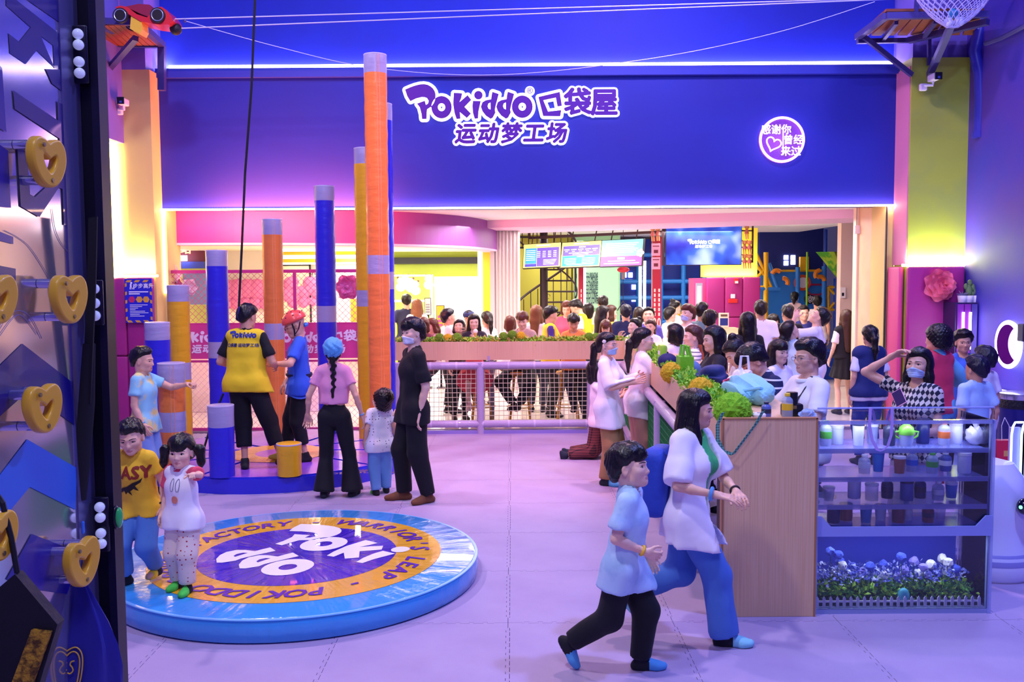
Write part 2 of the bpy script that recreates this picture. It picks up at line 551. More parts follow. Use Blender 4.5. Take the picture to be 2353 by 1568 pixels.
  NK.append(cone_p(s.nb + V3(0, 0, -.01), hb, (.058 if not fem else .05) * u * (1 - .1 * s.kid), (.054 if not fem else .048) * s.hs, .02 * u))
  for sg, S in ((1, s.shR), (-1, s.shL)):
   NK.append(cone_p(s.nb * .8 + hb * .2, S * .7 + s.nb * .3, .036 * u, .034 * u, .03 * u))
  s.trunk = B; s.neck = NK
  def arm(S, E, W):
   rr = u * (.9 if fem else 1) * (f * .5 + .5)
   up = [cone_p(S, S * .2 + E * .8, .047 * rr, .037 * rr, .03 * u), cone_p(S * .4 + E * .6, E, .04 * rr, .036 * rr, .02 * u)]
   lo = [cone_p(E, E * .65 + W * .35, .036 * rr, .037 * rr, .02 * u), cone_p(E * .65 + W * .35, W, .037 * rr, .0245 * rr, .015 * u)]
   return up, lo
  s.upR, s.loR = arm(s.shR, s.elR, s.wrR); s.upL, s.loL = arm(s.shL, s.elL, s.wrL)
  def leg(hp, kn, an, fd):
   bk = -nrm(np.cross(np.cross(an - hp, kn - hp), an - hp)) if np.linalg.norm(np.cross(an - hp, kn - hp)) > 1e-4 else V3(0, -1, 0)
   th = [cone_p(hp, hp * .3 + kn * .7, .083 * u * f, .06 * u * f, .03 * u), cone_p(hp * .3 + kn * .7, kn, .06 * u * f, .05 * u, .02 * u)]
   c1 = kn * .7 + an * .3
   sk = [cone_p(kn, an, .046 * u, .031 * u, .02 * u), cone_p(c1 - fd * .012 * u, kn * .45 + an * .55 - fd * .006, .047 * u * (f * .5 + .5), .036 * u, .02 * u)]
   return th, sk
  s.thR, s.skR = leg(s.hipR, s.knR, s.anR, s.fdR); s.thL, s.skL = leg(s.hipL, s.knL, s.anL, s.fdL)
  def foot(an, fd, sg):
   upv = nrm(np.cross(np.cross(fd, V3(0, 0, 1)), fd)); sd = np.cross(fd, upv)
   sole = an - upv * (s.ank - .026 * u)
   ball = sole + fd * .115 * u; toe = ball + fd * .055 * u
   return [cone_p(sole - fd * .035 * u, sole, .031 * u, .033 * u, .02), cone_p(an, ball, .032 * u, .026 * u, .025),
     cone_p(sole, ball + upv * -.002, .03 * u, .028 * u, .02), cone_p(ball - sd * .016 * u, toe - sd * .008 * u, .024 * u, .018 * u, .015),
     cone_p(ball + sd * .018 * u, toe + sd * .012 * u - fd * .012 * u, .023 * u, .017 * u, .015)]
  s.ftR = foot(s.anR, s.fdR, 1); s.ftL = foot(s.anL, s.fdL, -1)
  s.haR = s.hand('R'); s.haL = s.hand('L')
  s.skull()

 def hand(s, sd):
  E, W = (s.elR, s.wrR) if sd == 'R' else (s.elL, s.wrL)
  sg = 1 if sd == 'R' else -1
  d = nrm(W - E); n = s.palm[sd]
  n = s.Tt @ V3(-sg, 0, 0) if n is None else V3(n[0] * sg, n[1], n[2])
  if abs(n @ d) > .93: n = V3(0, 0, -1)
  n = nrm(n - (n @ d) * d)
  t = np.cross(d, n) * sg          # thumb side
  c = s.curl[sd]; L = s.hl; out = []
  pw = L * .20; out.append(cone_p(W, W + d * L * .12, .024 * s.u, .023 * s.u, .012))
  pc = W + d * L * .27
  for q in (-1, 0, 1):
   out.append(cone_p(W + d * L * .08 + t * pw * .5 * q, W + d * L * .44 + t * pw * .78 * q, .0125 * s.u, .0115 * s.u, .012))
  lens = (.48, .54, .5, .4)
  for i in range(4):
   q = (1.0, .34, -.33, -1.0)[i]
   a = W + d * L * (.47 - .02 * abs(q)) + t * pw * .85 * q
   ci = c
   if s.point == sd: ci = .04 if i == 0 else 1.5
   th = 0.; p = a; r = .0088 * s.u
   for j, fr in enumerate((.44, .31, .25)):
    th += ci * (.75 if j == 0 else .95)
    dd = math.cos(th) * d + math.sin(th) * n + t * q * .08
    e = p + nrm(dd) * L * lens[i] * fr
    out.append(cone_p(p, e, r, r * .92, .004)); p = e; r *= .92
  a = W + d * L * .12 + t * pw * .75
  k1 = a + nrm(d * .75 + t * .75 + n * .35) * L * .24
  k2 = k1 + nrm(d * .95 + t * .3 + n * .35 * (1 + c)) * L * .2
  k3 = k2 + nrm(d * 1. + t * .05 + n * .3 * (1 + c)) * L * .15
  out += [cone_p(a, k1, .0125 * s.u, .0105 * s.u, .01), cone_p(k1, k2, .0105 * s.u, .0095 * s.u, .005), cone_p(k2, k3, .0095 * s.u, .008 * s.u, .005)]
  return out

 def skull(s):
  q = s.hs; kk = s.kid; fr = s.Hm.T
  E = lambda x, y, z, a, b, c, k=.02, sub=False: ell_p(s.hp(x, y, z), V3(a, b, c) * q, fr, k * q, sub)
  C = lambda A, B, r1, r2, k=.012: cone_p(s.hp(*A), s.hp(*B), r1 * q, r2 * q, k * q)
  s.cran = [E(0, -.012, .142, .0735, .092, .082)]
  fw = 1 + .05 * kk
  Hd = list(s.cran)
  Hd += [E(0, .026, .085, .059 * fw, .066, .078, .03), C((-.036 * fw, .02, .042), (0, .062, .026), .024, .02, .025), C((.036 * fw, .02, .042), (0, .062, .026), .024, .02, .025),
      E(0, .068, .024, .02, .016, .016, .02)]
  if s.near:
   for sg in (-1, 1):
    Hd.append(E(sg * .036 * fw, .058, .083, .026, .024, .024, .025))
    Hd.append(C((sg * .012, .086, .122), (sg * .045, .066, .121), .010, .009, .014))
    Hd.append(E(sg * .0315, .098, .106, .017, .014, .0095, .010, True))
    Hd.append(C((sg * .010, .089, .069), (sg * .012, .086, .069), .0085, .007, .008))
   Hd.append(C((0, .084, .112), (0, .098, .075), .0075, .0105, .010))
   Hd.append(C((0, .098, .076), (0, .094, .069), .0105, .008, .006))
   Hd.append(C((-.015, .079, .046), (.015, .079, .046), .0065, .0065, .012)); Hd.append(C((0, .0855, .047), (0, .085, .047), .0075, .0075, .012))
   Hd.append(C((-.012, .08, .037), (.012, .08, .037), .007, .007, .008))
  else:
   Hd.append(C((0, .08, .11), (0, .097, .074), .008, .012, .012))
  for sg in (-1, 1):
   Hd.append(E(sg * .075 * (1 + .03 * kk), -.004, .098, .011, .018, .030, .008))
   Hd.append(E(sg * .083 * (1 + .03 * kk), .004, .099, .006, .009, .016, .006, True))
  s.headp = Hd

 def box_of(s, prims, pad):
  b = [prim_bb(p) for p in prims]
  return np.min([x[0] for x in b], 0) - pad, np.max([x[1] for x in b], 0) + pad

 def body(s, skip_feet=False):
  bp = s.trunk + s.neck + s.upR + s.upL + s.loR + s.loL + s.thR + s.skR + s.thL + s.skL + s.ftR + s.ftL
  allp = bp + s.headp + s.haR + s.haL
  f, lo, hi = field(allp)
  hb = s.box_of(s.headp, .01); hR = s.box_of(s.haR, .012); hL = s.box_of(s.haL, .012)
  Vs, Fs, n = [], [], 0
  boxes = [hb, hR, hL]
  V, F = isosurf(f, lo, hi, s.mid * 1.4)
  c = V[F].mean(1); keep = np.ones(len(F), bool)
  for l, h in boxes: keep &= ~np.all((c > l + s.mid * .8) & (c < h - s.mid * .8), axis=1)
  Vs.append(V); Fs.append(F[keep]); n = len(V)
  for k, (l, h) in enumerate(boxes):
   hf = s.fine
   V, F = isosurf(f, l, h, hf)
   c = V[F].mean(1); keep = np.all((c > l) & (c < h), axis=1)
   Vs.append(V); Fs.append(F[keep] + n); n += len(V)
  V = np.concatenate(Vs); F = np.concatenate(Fs)
  used = np.zeros(len(V), bool); used[F.ravel()] = True
  idx = np.cumsum(used) - 1
  me = np_mesh('body', V[used], idx[F])
  if s.near:
   c = np.array([0., 0, 0]); pc = V[F].mean(1)
   q = ((pc - s.ho) @ s.Hm) / s.hs; q[:, 2] += .012
   lip = (np.abs(q[:, 0]) < .0215) & (q[:, 2] > .0315 + .25 * np.abs(q[:, 0])) & (q[:, 2] < .0525 - .3 * np.abs(q[:, 0])) & (q[:, 1] > .07)
   me.polygons.foreach_set('material_index', lip.astype(np.int32))
  s.bodyf = f
  return me

 def surf(s, prims, inf, cut=None, h=None, wr=0., seed=0, pad=0.):
  f0, lo, hi = field(prims, inf)
  rs = np.random.RandomState(seed + 11)
  K = rs.normal(size=(3, 3)) * np.array([26, 26, 12]); ph = rs.uniform(0, 6, 3)
  def f(P):
   d = f0(P)
   if wr:
    w = sum(np.sin(P @ K[i] + ph[i] + 1.5 * np.sin(P @ K[(i + 1) % 3] * .5)) for i in range(3))
    d = d + wr * w / 3
   if cut is not None: d = cut(P, d)
   return d
  return isosurf(f, lo - pad, hi + pad, h or s.mid)

# ---- garments
def plane_cut(P, d, o, n, k=.004):
 """keep the side where (P-o).n < 0"""
 return smax(d, (P - o) @ nrm(n), k)

def make_top(s, sleeve=.33, hem=-.03, inf=.020, neck=.0, flare=.0, wr=.008, vneck=0., seed=1, sl_inf=.010, open_front=0., tank=False, drape=1.):
 """sleeve: fraction of the whole arm; hem: height above the hip joint /H (negative = longer)"""
 up = s.T @ V3(0, 0, 1); o = s.pel + s.T @ V3(0, 0, hem * s.H)
 ax = s.T @ V3(1, 0, 0); fyb = s.T @ V3(0, 1, 0); fy = s.Tt @ V3(0, 1, 0)
 pr = [dict(p) for p in s.trunk]
 for p in pr[:3]: p['r1'] += .012 * s.u; p['r2'] += .010 * s.u
 if hem < .04:
  for p in s.thR[:1] + s.thL[:1]: p = dict(p); p['r1'] += .016; p['r2'] += .016; pr.append(p)
 if hem < -.045:
  for hp_, kn in ((s.hipR, s.knR), (s.hipL, s.knL)): pr.append(cone_p(hp_, hp_ * .45 + kn * .55, .092 * s.u * s.fat + flare * .3, .088 * s.u * s.fat + flare * .7, .06))
 if drape:
  for sg in (1, -1):
   pr.append(cone_p(s.chest + ax * sg * .045 * s.u, o - up * .03 + ax * sg * (.042 * s.u + flare * .6), .092 * s.u * s.fat * drape, (.088 * s.u * s.fat + flare * .5) * drape, .04, (fyb, .82)))
 if tank:
  for S in (s.shR, s.shL): pr.append(cone_p(s.chest * .4 + (s.nb * .4 + S * .6) * .6, s.nb * .35 + S * .65, .06 * s.u, .045 * s.u, .03))
 else:
  pr += s.neck[1:]
 inf *= s.u ** .6; sl_inf *= s.u ** .6
 ft, lo, hi = field(pr, inf)
 arms = []
 if not tank:
  for S, E, W, u_, l_ in ((s.shR, s.elR, s.wrR, s.upR, s.loR), (s.shL, s.elL, s.wrL, s.upL, s.loL)):
   L1 = np.linalg.norm(E - S); L2 = np.linalg.norm(W - E); Ls = sleeve * (L1 + L2)
   q = [dict(p) for p in u_] + ([dict(p) for p in l_] if Ls > L1 * .95 else [])
   for i, p in enumerate(q): p['r1'] += sl_inf * (.3 if i == 0 else 1); p['r2'] += sl_inf
   fa, l2, h2 = field(q, inf * .7); lo = np.minimum(lo, l2); hi = np.maximum(hi, h2)
   if Ls <= L1: x = nrm(E - S); c = S + x * Ls; arms.append((fa, c, x, None, None))
   else: x = nrm(W - E); c = E + x * (Ls - L1); arms.append((fa, c, x, E, L2))
 nbv = s.hp(0, -.018, .055) - s.nb; nd = nrm(nbv)
 nc = s.nb + nd * .028 * s.u + fy * .012 * s.u; nr = .066 * s.u * (1 if s.sex == 'm' else .95) + neck
 rs = np.random.RandomState(seed + 11)
 K = rs.normal(size=(3, 3)) * np.array([24, 24, 10]); ph = rs.uniform(0, 6, 3)
 def f(P):
  d = smax(ft(P), -((P - o) @ up), .004)
  for fa, c, x, E, L2 in arms:
   g = fa(P)
   if E is None: g = smax(g, (P - c) @ x, .004)
   else:
    near = np.linalg.norm(P - (E + np.outer(np.clip((P - E) @ x, 0, L2 * 1.3), x)), axis=1) < .075 * s.u + sl_inf + inf
    g = np.where(near, smax(g, (P - c) @ x, .004), g)
   d = smin(d, g, .016)
  if wr:
   w = sum(np.sin(P @ K[i] + ph[i] + 1.5 * np.sin(P @ K[(i + 1) % 3] * .5)) for i in range(3))
   d = d + wr * w / 3
  q = P - nc
  r = np.linalg.norm(q, axis=1) - nr
  if vneck:
   t = q @ up; xx = np.abs(q @ (s.Tt @ V3(1, 0, 0)))
   r = np.minimum(r, np.maximum(np.maximum(xx - np.clip((t + vneck) * .55, -.05, .06), -(q @ fy)), t - .02))
  d = smax(d, -r, .003)
  if open_front:
   sx = np.abs((P - s.chest) @ (s.Tt @ V3(1, 0, 0))); yy = (P - s.chest) @ fy
   d = smax(d, -np.maximum(sx - open_front, -(yy - .02)), .006)
  return d
 V, F = isosurf(f, lo, hi, s.mid * 1.12)
 return np_mesh('top', V, F)

def make_trousers(s, length=.95, inf=.012, flare=0., waist=.055, wr=.006, seed=3, baggy=0.):
 """length: fraction of the leg from hip to ankle"""
 up = s.T @ V3(0, 0, 1); o = s.pel + s.T @ V3(0, 0, waist * s.H)
 ft, lo, hi = field(s.trunk[:3], inf)
 legs = []
 for hp_, kn, an, t_, k_ in ((s.hipR, s.knR, s.anR, s.thR, s.skR), (s.hipL, s.knL, s.anL, s.thL, s.skL)):
  q = list(t_ + k_)
  q.append(cone_p(kn, an, .054 * s.u + baggy, .043 * s.u + flare + baggy * .7, .03))
  q.append(cone_p(hp_, kn, .082 * s.u + baggy * .3, .058 * s.u + baggy, .03))
  L1 = np.linalg.norm(kn - hp_); L2 = np.linalg.norm(an - kn); Ls = length * (L1 + L2)
  fl, l2, h2 = field(q, inf); lo = np.minimum(lo, l2); hi = np.maximum(hi, h2)
  if Ls > L1: x = nrm(an - kn); legs.append((fl, kn + x * (Ls - L1), x, kn, L2))
  else: x = nrm(kn - hp_); legs.append((fl, hp_ + x * Ls, x, hp_, L1))
 rs = np.random.RandomState(seed + 5)
 K = rs.normal(size=(3, 3)) * np.array([22, 22, 16]); ph = rs.uniform(0, 6, 3)
 def f(P):
  d = ft(P)
  for fl, c, x, b, LL in legs:
   g = fl(P); t = (P - b) @ x
   near = (np.linalg.norm(P - (b + np.outer(np.clip(t, 0, LL * 1.4), x)), axis=1) < .13 * s.u + flare + baggy) & (t > 0)
   g = np.where(near, smax(g, (P - c) @ x, .004), g)
   d = smin(d, g, .012)
  if wr:
   w = sum(np.sin(P @ K[i] + ph[i] + 1.5 * np.sin(P @ K[(i + 1) % 3] * .5)) for i in range(3))
   d = d + wr * w / 3
  return smax(d, (P - o) @ up, .004)
 V, F = isosurf(f, lo, hi, s.mid * 1.2)
 return np_mesh('trousers', V, F)

def make_skirt(s, z_top=.07, z_bot=-.2, r_bot=.17, inf=.012, wr=.010):
 """cone hanging from the waist; z in H from the hip joint"""
 a = s.pel + s.T @ V3(0, 0, z_top * s.H)
 kn = (s.knR + s.knL) / 2; b = s.pel + (kn - s.pel) * (-z_bot / .25)
 pr = s.trunk[:3] + [cone_p(a, b, .1 * s.u, r_bot, .05)]
 if np.linalg.norm((kn - s.pel)[:2]) > .1: pr += s.thR + s.thL
 ax = nrm(b - a)
 def cut(P, d):
  ang = np.arctan2(P[:, 1] - s.pel[1], P[:, 0] - s.pel[0])
  d = d + wr * np.sin(ang * 11) * np.clip(((P - a) @ ax) / .3, 0, 1)
  d = smax(d, (P - b) @ ax, .004)
  return smax(d, (P - a) @ (s.T @ V3(0, 0, 1)), .004)
 V, F = s.surf(pr, inf, cut, pad=.02)
 return np_mesh('skirt', V, F)

def make_shoe(s, sd, inf=.006, top=.035, lo=None):
 pr = (s.ftR if sd == 'R' else s.ftL) + (s.skR if sd == 'R' else s.skL)
 an, fd = (s.anR, s.fdR) if sd == 'R' else (s.anL, s.fdL)
 kn = s.knR if sd == 'R' else s.knL
 ax = nrm(kn - an); upv = nrm(np.cross(np.cross(fd, V3(0, 0, 1)), fd))
 fl = an - upv * (s.ank + .001)
 def cut(P, d):
  d = smax(d, (P - an) @ ax - top, .003)
  return smax(d, -((P - fl) @ upv), .003)
 f0, lo_, hi_ = field(s.ftR if sd == 'R' else s.ftL, inf)
 ff, l2, h2 = field(pr, inf)
 V, F = isosurf(lambda P: cut(P, ff(P)), lo_ - .01, hi_ + np.array([.01, .01, .09]), s.mid * .9)
 me = np_mesh('shoe', V, F)
 q = (V[F].mean(1) - an) @ fd
 me.polygons.foreach_set('material_index', (q > .058 * s.u).astype(np.int32))
 return me

def head_field(s, inf):
 return field(s.headp[:6], inf)

def make_hair(s, style='short', vol=.012, seed=0, line=0., length=.3, fringe=.0, out=0., front=.1):
 """style: short, long, bob, tail, bun, pigtail, bald-ish crew, curly, braid"""
 q = s.hs; hp = s.hp; fr = s.Hm
 pr = [ell_p(hp(0, -.014, .146), V3(.077, .095, .083) * q, s.Hm.T, .02 * q)]
 fwd = fr @ V3(0, 1, 0); up = fr @ V3(0, 0, 1); rt = fr @ V3(1, 0, 0)
 longp = []
 grav = V3(0, 0, -1)
 back = -fwd
 C = lambda A, B, r1, r2, fl=None, k=.025: cone_p(A, B, r1 * q, r2 * q, k * q, fl)
 if style in ('short', 'crew', 'spiky'):
  pr.append(ell_p(hp(0, .002, .176), V3(.066, .082, .056) * q, s.Hm.T, .02 * q))
  pr.append(ell_p(hp(0, -.06, .10), V3(.06, .04, .065) * q, s.Hm.T, .02 * q))
 if style in ('long', 'bob', 'pony', 'bun', 'pigtail', 'braid', 'curly', 'halfup'):
  pr.append(ell_p(hp(0, -.005, .165), V3(.075, .09, .068) * q, s.Hm.T, .02 * q))
  pr.append(ell_p(hp(0, -.065, .09), V3(.064, .045, .08) * q, s.Hm.T, .02 * q))
 if style in ('long', 'halfup'):
  bx = s.T @ V3(0, -1, 0)
  a = hp(0, -.06, .13); b = hp(0, -.078, .0) ; c = b + nrm(grav + bx * .12) * length + bx * out
  longp += [C(a, b, .078, .07, (fwd, .62)), C(b, c, .074, .05, (nrm(s.T @ V3(0, 1, 0)), .5))]
  for sg in (-1, 1):
   a = hp(sg * .066, -.005, .14); b = hp(sg * .074, -.012, .02); c = b + nrm(grav + rt * sg * .12 + fwd * front) * length * .75
   longp += [C(a, b, .03, .032), C(b, c, .032, .02)]
 if style == 'bob':
  longp += [C(hp(0, -.055, .13), hp(0, -.062, .03), .08, .07, (fwd, .7))]
  for sg in (-1, 1):
   longp += [C(hp(sg * .066, .0, .14), hp(sg * .072, .0, .035), .032, .034)]
 if style == 'curly':
  pr.append(ell_p(hp(0, -.03, .15), V3(.125, .125, .12) * q, s.Hm.T, .03 * q)); pr.append(ell_p(hp(0, -.06, .07), V3(.12, .08, .08) * q, s.Hm.T, .03 * q))
 if style in ('pony', 'braid'):
  a = hp(0, -.105, .13); b = hp(0, -.14, .08); c = b + nrm(grav * 1.0 - fwd * .12) * length * .5; d = c + nrm(grav + fwd * .02) * length * .5
  if style == 'pony': longp += [C(hp(0, -.085, .14), a, .03, .02), C(a, b, .026, .034), C(b, c, .036, .03), C(c, d, .03, .01)]
  else:
   a = hp(0, -.08, .05); prev = a
   for i in range(9):
    nx = a + grav * length * (i + 1) / 9 + rt * (.010 * q if i % 2 else -.010 * q) - fwd * .01 * q
    longp.append(C(prev, nx, .024 - .0015 * i, .021 - .0015 * i, k=.006)); prev = nx
   longp.append(C(prev, prev + grav * .06, .009, .013))
 if style == 'bun':
  longp.append(ell_p(hp(0, -.06, .245), V3(.04, .04, .036) * q, s.Hm.T, .012 * q))
 if style == 'pigtail':
  for sg in (-1, 1):
   a = hp(sg * .085, -.03, .13); b = hp(sg * .125, -.03, .12); c = hp(sg * .135, -.02, .03)
   longp += [C(a, b, .016, .024, k=.01), C(b, c, .03, .022), C(c, c + grav * .03, .02, .006)]
 pts_p = pr + longp
 n = nrm(fr @ V3(0, .655, -.755)); o = hp(0, .012 + line, .112)
 if style == 'crew': o = hp(0, .0 + line, .12)
 face_o = hp(0, .075, .0)
 rs = np.random.RandomState(seed)
 nl = len(longp)
 fl_, _, _ = field(longp, vol * q * .4) if longp else (None, 0, 0)
 fp, lo, hi = field(pr, vol * q)
 if longp:
  l2, h2 = field(longp)[1:]; lo = np.minimum(lo, l2); hi = np.maximum(hi, h2)
 cen = hp(0, -.02, .13)
 def f(P):
  d = fp(P); Q = ((P - s.ho) @ fr) / q; Q[:, 2] += .012
  ang = np.arctan2(Q[:, 0], -Q[:, 1] + .02)
  if style == 'curly':
   d = d + .008 * np.sin(Q[:, 0] * 150) * np.sin(Q[:, 1] * 150 + 1) * np.sin(Q[:, 2] * 150)
  else:
   d = d + .0022 * q * np.sin(ang * 34 + 6 * np.sin(Q[:, 2] * 22 + seed)) + .002 * q * np.sin(Q[:, 0] * 90 + Q[:, 2] * 40 + seed)
  if style in ('short', 'crew'): d = d + .0032 * q * np.sin(Q[:, 0] * 78 + seed) * np.sin(Q[:, 1] * 64 + Q[:, 2] * 52 + seed * 2)
  if style == 'spiky': d = d + .005 * q * np.sin(Q[:, 0] * 130 + seed) * np.sin(Q[:, 1] * 110 + 2)
  e = (P - o) @ n
  if fringe:
   inf = np.maximum(np.abs(Q[:, 0]) - .062, np.maximum(-(Q[:, 2] - (.155 - fringe)), -(Q[:, 1] - .03)))
   e = np.minimum(e, inf * q)
  e = e - .010 * q * np.sin(Q[:, 0] * 46 + seed) * (1 if not fringe else .4)
  d = d + (vol + .004) * q * (1 - np.clip(-e / (.030 * q), 0, 1)) ** 2
  d = smax(d, e, .003)
  if fl_ is not None:
   g = fl_(P) + .0025 * q * np.sin(ang * 30 + 3 * np.sin(Q[:, 2] * 14 + seed))
   if style != 'bun':
    g = smax(g, np.minimum((Q[:, 1] - .055) * q, .2), .006)
    g = np.where((Q[:, 2] > 0) & (Q[:, 2] < .15), np.maximum(g, -np.maximum(np.abs(Q[:, 0]) - .058, .03 - Q[:, 1]) * q), g)
   d = smin(d, g, .012 * q)
  return d
 V, F = isosurf(f, lo - .01, hi + .01, s.fine * 1.32)
 return np_mesh('hair', V, F)

def proj(s, x, z, y0=.14):
 """point on the face surface at head coords x,z"""
 ys = np.linspace(y0, .03, 90)
 P = np.array([s.hp(x, y, z) for y in ys]); d = s.bodyf(P)
 i = np.argmax(d < 0)
 return s.hp(x, ys[max(i - 1, 0)] if (d < 0).any() else .08, z), (ys[max(i - 1, 0)] if (d < 0).any() else .08)

def make_face(s, parent, brow='#15100e', iris='#120c0a', down=False):
 rtv = Vector(s.Hm @ V3(1, 0, 0)); upv = Vector(s.Hm @ V3(0, 0, 1)); fwv = Vector(s.Hm @ V3(0, 1, 0))
 q = s.hs
 fr = Matrix((rtv, fwv, upv)).transposed()
 for sg in (-1, 1):
  _, y = proj(s, sg * .0315, .106)
  c = Vector(s.hp(sg * .0315, y - .0045, .1055))
  e = MB()
  a, b = .0145 * q * (1 + .08 * s.kid), .0056 * q * (.45 if down else 1) * (1 + .35 * s.kid)
  bm = bmesh.new(); bmesh.ops.create_uvsphere(bm, u_segments=12, v_segments=8, radius=1)
  e.bm(bm, Matrix.Translation(c) @ fr.to_4x4() @ Matrix.Diagonal((a, .0075 * q, b, 1)))
  e.cur = 1
  bm = bmesh.new(); bmesh.ops.create_uvsphere(bm, u_segments=12, v_segments=8, radius=1)
  ri = .0078 * q * (1 + .15 * s.kid)
  e.bm(bm, Matrix.Translation(c + fwv * .0045 * q + rtv * .0005) @ fr.to_4x4() @ Matrix.Diagonal((ri, .0038 * q, min(ri, b * 1.02), 1)))
  e.build('eye', [mat('eye_white', '#d9cfcb', .25), mat('iris', iris, .15)], parent, True, None)
  lid = MB(); pts = []
  for i in range(7):
   t = i / 6 * 2 - 1
   pts.append(c + rtv * a * 1.08 * t + upv * b * (1.12 * (1 - t * t) ** .5 - .05) + fwv * (.0062 * q * (1 - t * t) ** .5 + .0005))
  lid.tube(pts, .0016 * q, 5)
  lid.build('eyelid', mat('lash', '#1a1010', .6), parent, True, None)
  br = MB(); pts = []; rr = []
  for i in range(6):
   t = i / 5; x = sg * (.013 + .040 * t); z = .1255 + .004 * math.sin(t * PI * .8) - .002 * t
   p, _ = proj(s, x, z); pts.append(p); rr.append((.0015 + .0010 * math.sin(PI * min(t + .2, 1))) * q)
  br.tube(pts, rr, 6)
  br.build('eyebrow', mat('brow', brow, .8), parent, True, None)

def make_mask(s, parent, col='#c9d6f2'):
 f0, lo, hi = field(s.headp, .006)
 def f(P):
  Q = ((P - s.ho) @ s.Hm) / s.hs; Q[:, 2] += .012
  d = f0(P) + .0012 * np.sin(Q[:, 2] * 420)
  e = np.maximum(np.abs(Q[:, 0]) - (.062 - .25 * np.abs(Q[:, 2] - .05)), np.maximum(Q[:, 2] - (.085 - .35 * np.abs(Q[:, 0])), np.maximum(.010 - Q[:, 2], .024 - Q[:, 1])))
  return smax(d, e * s.hs, .003)
 l, h = s.box_of(s.headp, .012)
 V, F = isosurf(f, l, h, s.fine * .9)
 o = obj('face_mask', np_mesh('face_mask', V, F), mat('mask_' + col, col, .75), parent)
 st = MB()
 for sg in (-1, 1):
  for z in (.075, .025):
   A = s.hp(sg * .06, .03, z); Bp = s.hp(sg * .086, -.015, .098 + (.02 if z > .05 else -.02));
   st.tube([A, s.hp(sg * .078, .012, z * .6 + .04), Bp], .0013 * s.hs, 5)
 st.build('strap', mat('mask_strap', '#e8ecf4', .8), o, True, None)
 return o

def make_glasses(s, parent, col='#2a2222'):
 g = MB(); q = s.hs
 for sg in (-1, 1):
  pts = [s.hp(sg * .033 + .021 * math.cos(t) , .102, .104 + .016 * math.sin(t)) for t in np.linspace(0, 2 * PI, 17)[:-1]]
  g.tube(pts, .0013 * q, 6, closed=True)
  g.tube([s.hp(sg * .054, .101, .108), s.hp(sg * .072, .074, .108), s.hp(sg * .08, -.005, .104)], .0013 * q, 6)
 g.tube([s.hp(-.013, .103, .107), s.hp(0, .107, .109), s.hp(.013, .103, .107)], .0012 * q, 6)
 return g.build('glasses', mat('glasses_' + col, col, .3), parent, True, None)

SKIN = ['#e9b79c', '#e3ab8e', '#f0c4ac', '#d99f80']
def skinmats(i=0):
 return [mat('skin%d' % i, SKIN[i], .48, noise=(14, '#f0bda2' if i != 3 else '#e0a88a', .35, .7)), mat('lips%d' % i, ['#cf8a7c', '#c47f72', '#d68f86', '#bb7868'][i], .4)]

def fabric(col, rough=.8, fine=True):
 c = srgb(col)
 return mat('fab_' + col, col, rough, bump=(6.5, .55, 2), sheen=.03)

def hang(name, me, m, parent, label=None):
 o = obj(name, me, m, parent)
 if label: o['label'] = label
 return o

# ------------------------------------------------------------------ the room
YW = 12.6
def struct(name, mb, m, smooth=False, parent=None):
 o = mb.build(name, m, parent, smooth)
 if parent is None: o['kind'] = 'structure'
 return o
M_BLUE = mat('blue_paint', '#2438c8', .62, noise=(1.2, '#2634b8', .35, .7), bump=(60, .05))
M_FASC = mat('fascia_paint', '#1e2ca6', .6, noise=(.8, '#22279a', .35, .7), bump=(50, .04))
M_COLY = mat('column_yellow', '#dfc878', .6, noise=(2, '#d8c27c', .4, .7))
M_COLG = mat('column_green', '#b9c944', .6, noise=(2, '#a8bd55', .4, .7))
M_LAV = mat('lavender_wall', '#7a6cc8', .65, noise=(1.5, '#7062bd', .4, .7))
M_PAD = mat('magenta_vinyl', '#ac2c80', .45, bump=(30, .08))
M_PADP = mat('pink_vinyl', '#d94a8a', .45, bump=(30, .08))
M_WHITE = mat('white_ceiling', '#f4eef2', .7)
M_LIL = mat('lilac_soffit', '#eec2e2', .6)
M_MAG = mat('magenta_fascia', '#8a3e9c', .5)
M_BEIGE = mat('beige_panel', '#e5c19a', .5, noise=(3, '#dcb58c', .4, .7))
M_LEDW = mat('led_warm', '#fff0c0', .5, emis=6, ecol='#ffe9a8')
M_LEDP = mat('led_lilac', '#ffe9ff', .5, emis=6, ecol='#f3ddff')
M_STEEL = mat('dark_steel', '#3b3a63', .45, metal=.3, noise=(9, '#4b4674', .4, .7))
M_DARK = mat('black_metal', '#1d1826', .45)
M_TILEF = mat('lobby_tile', '#efdcd0', .12, noise=(1.5, '#f4e6dc', .4, .7))

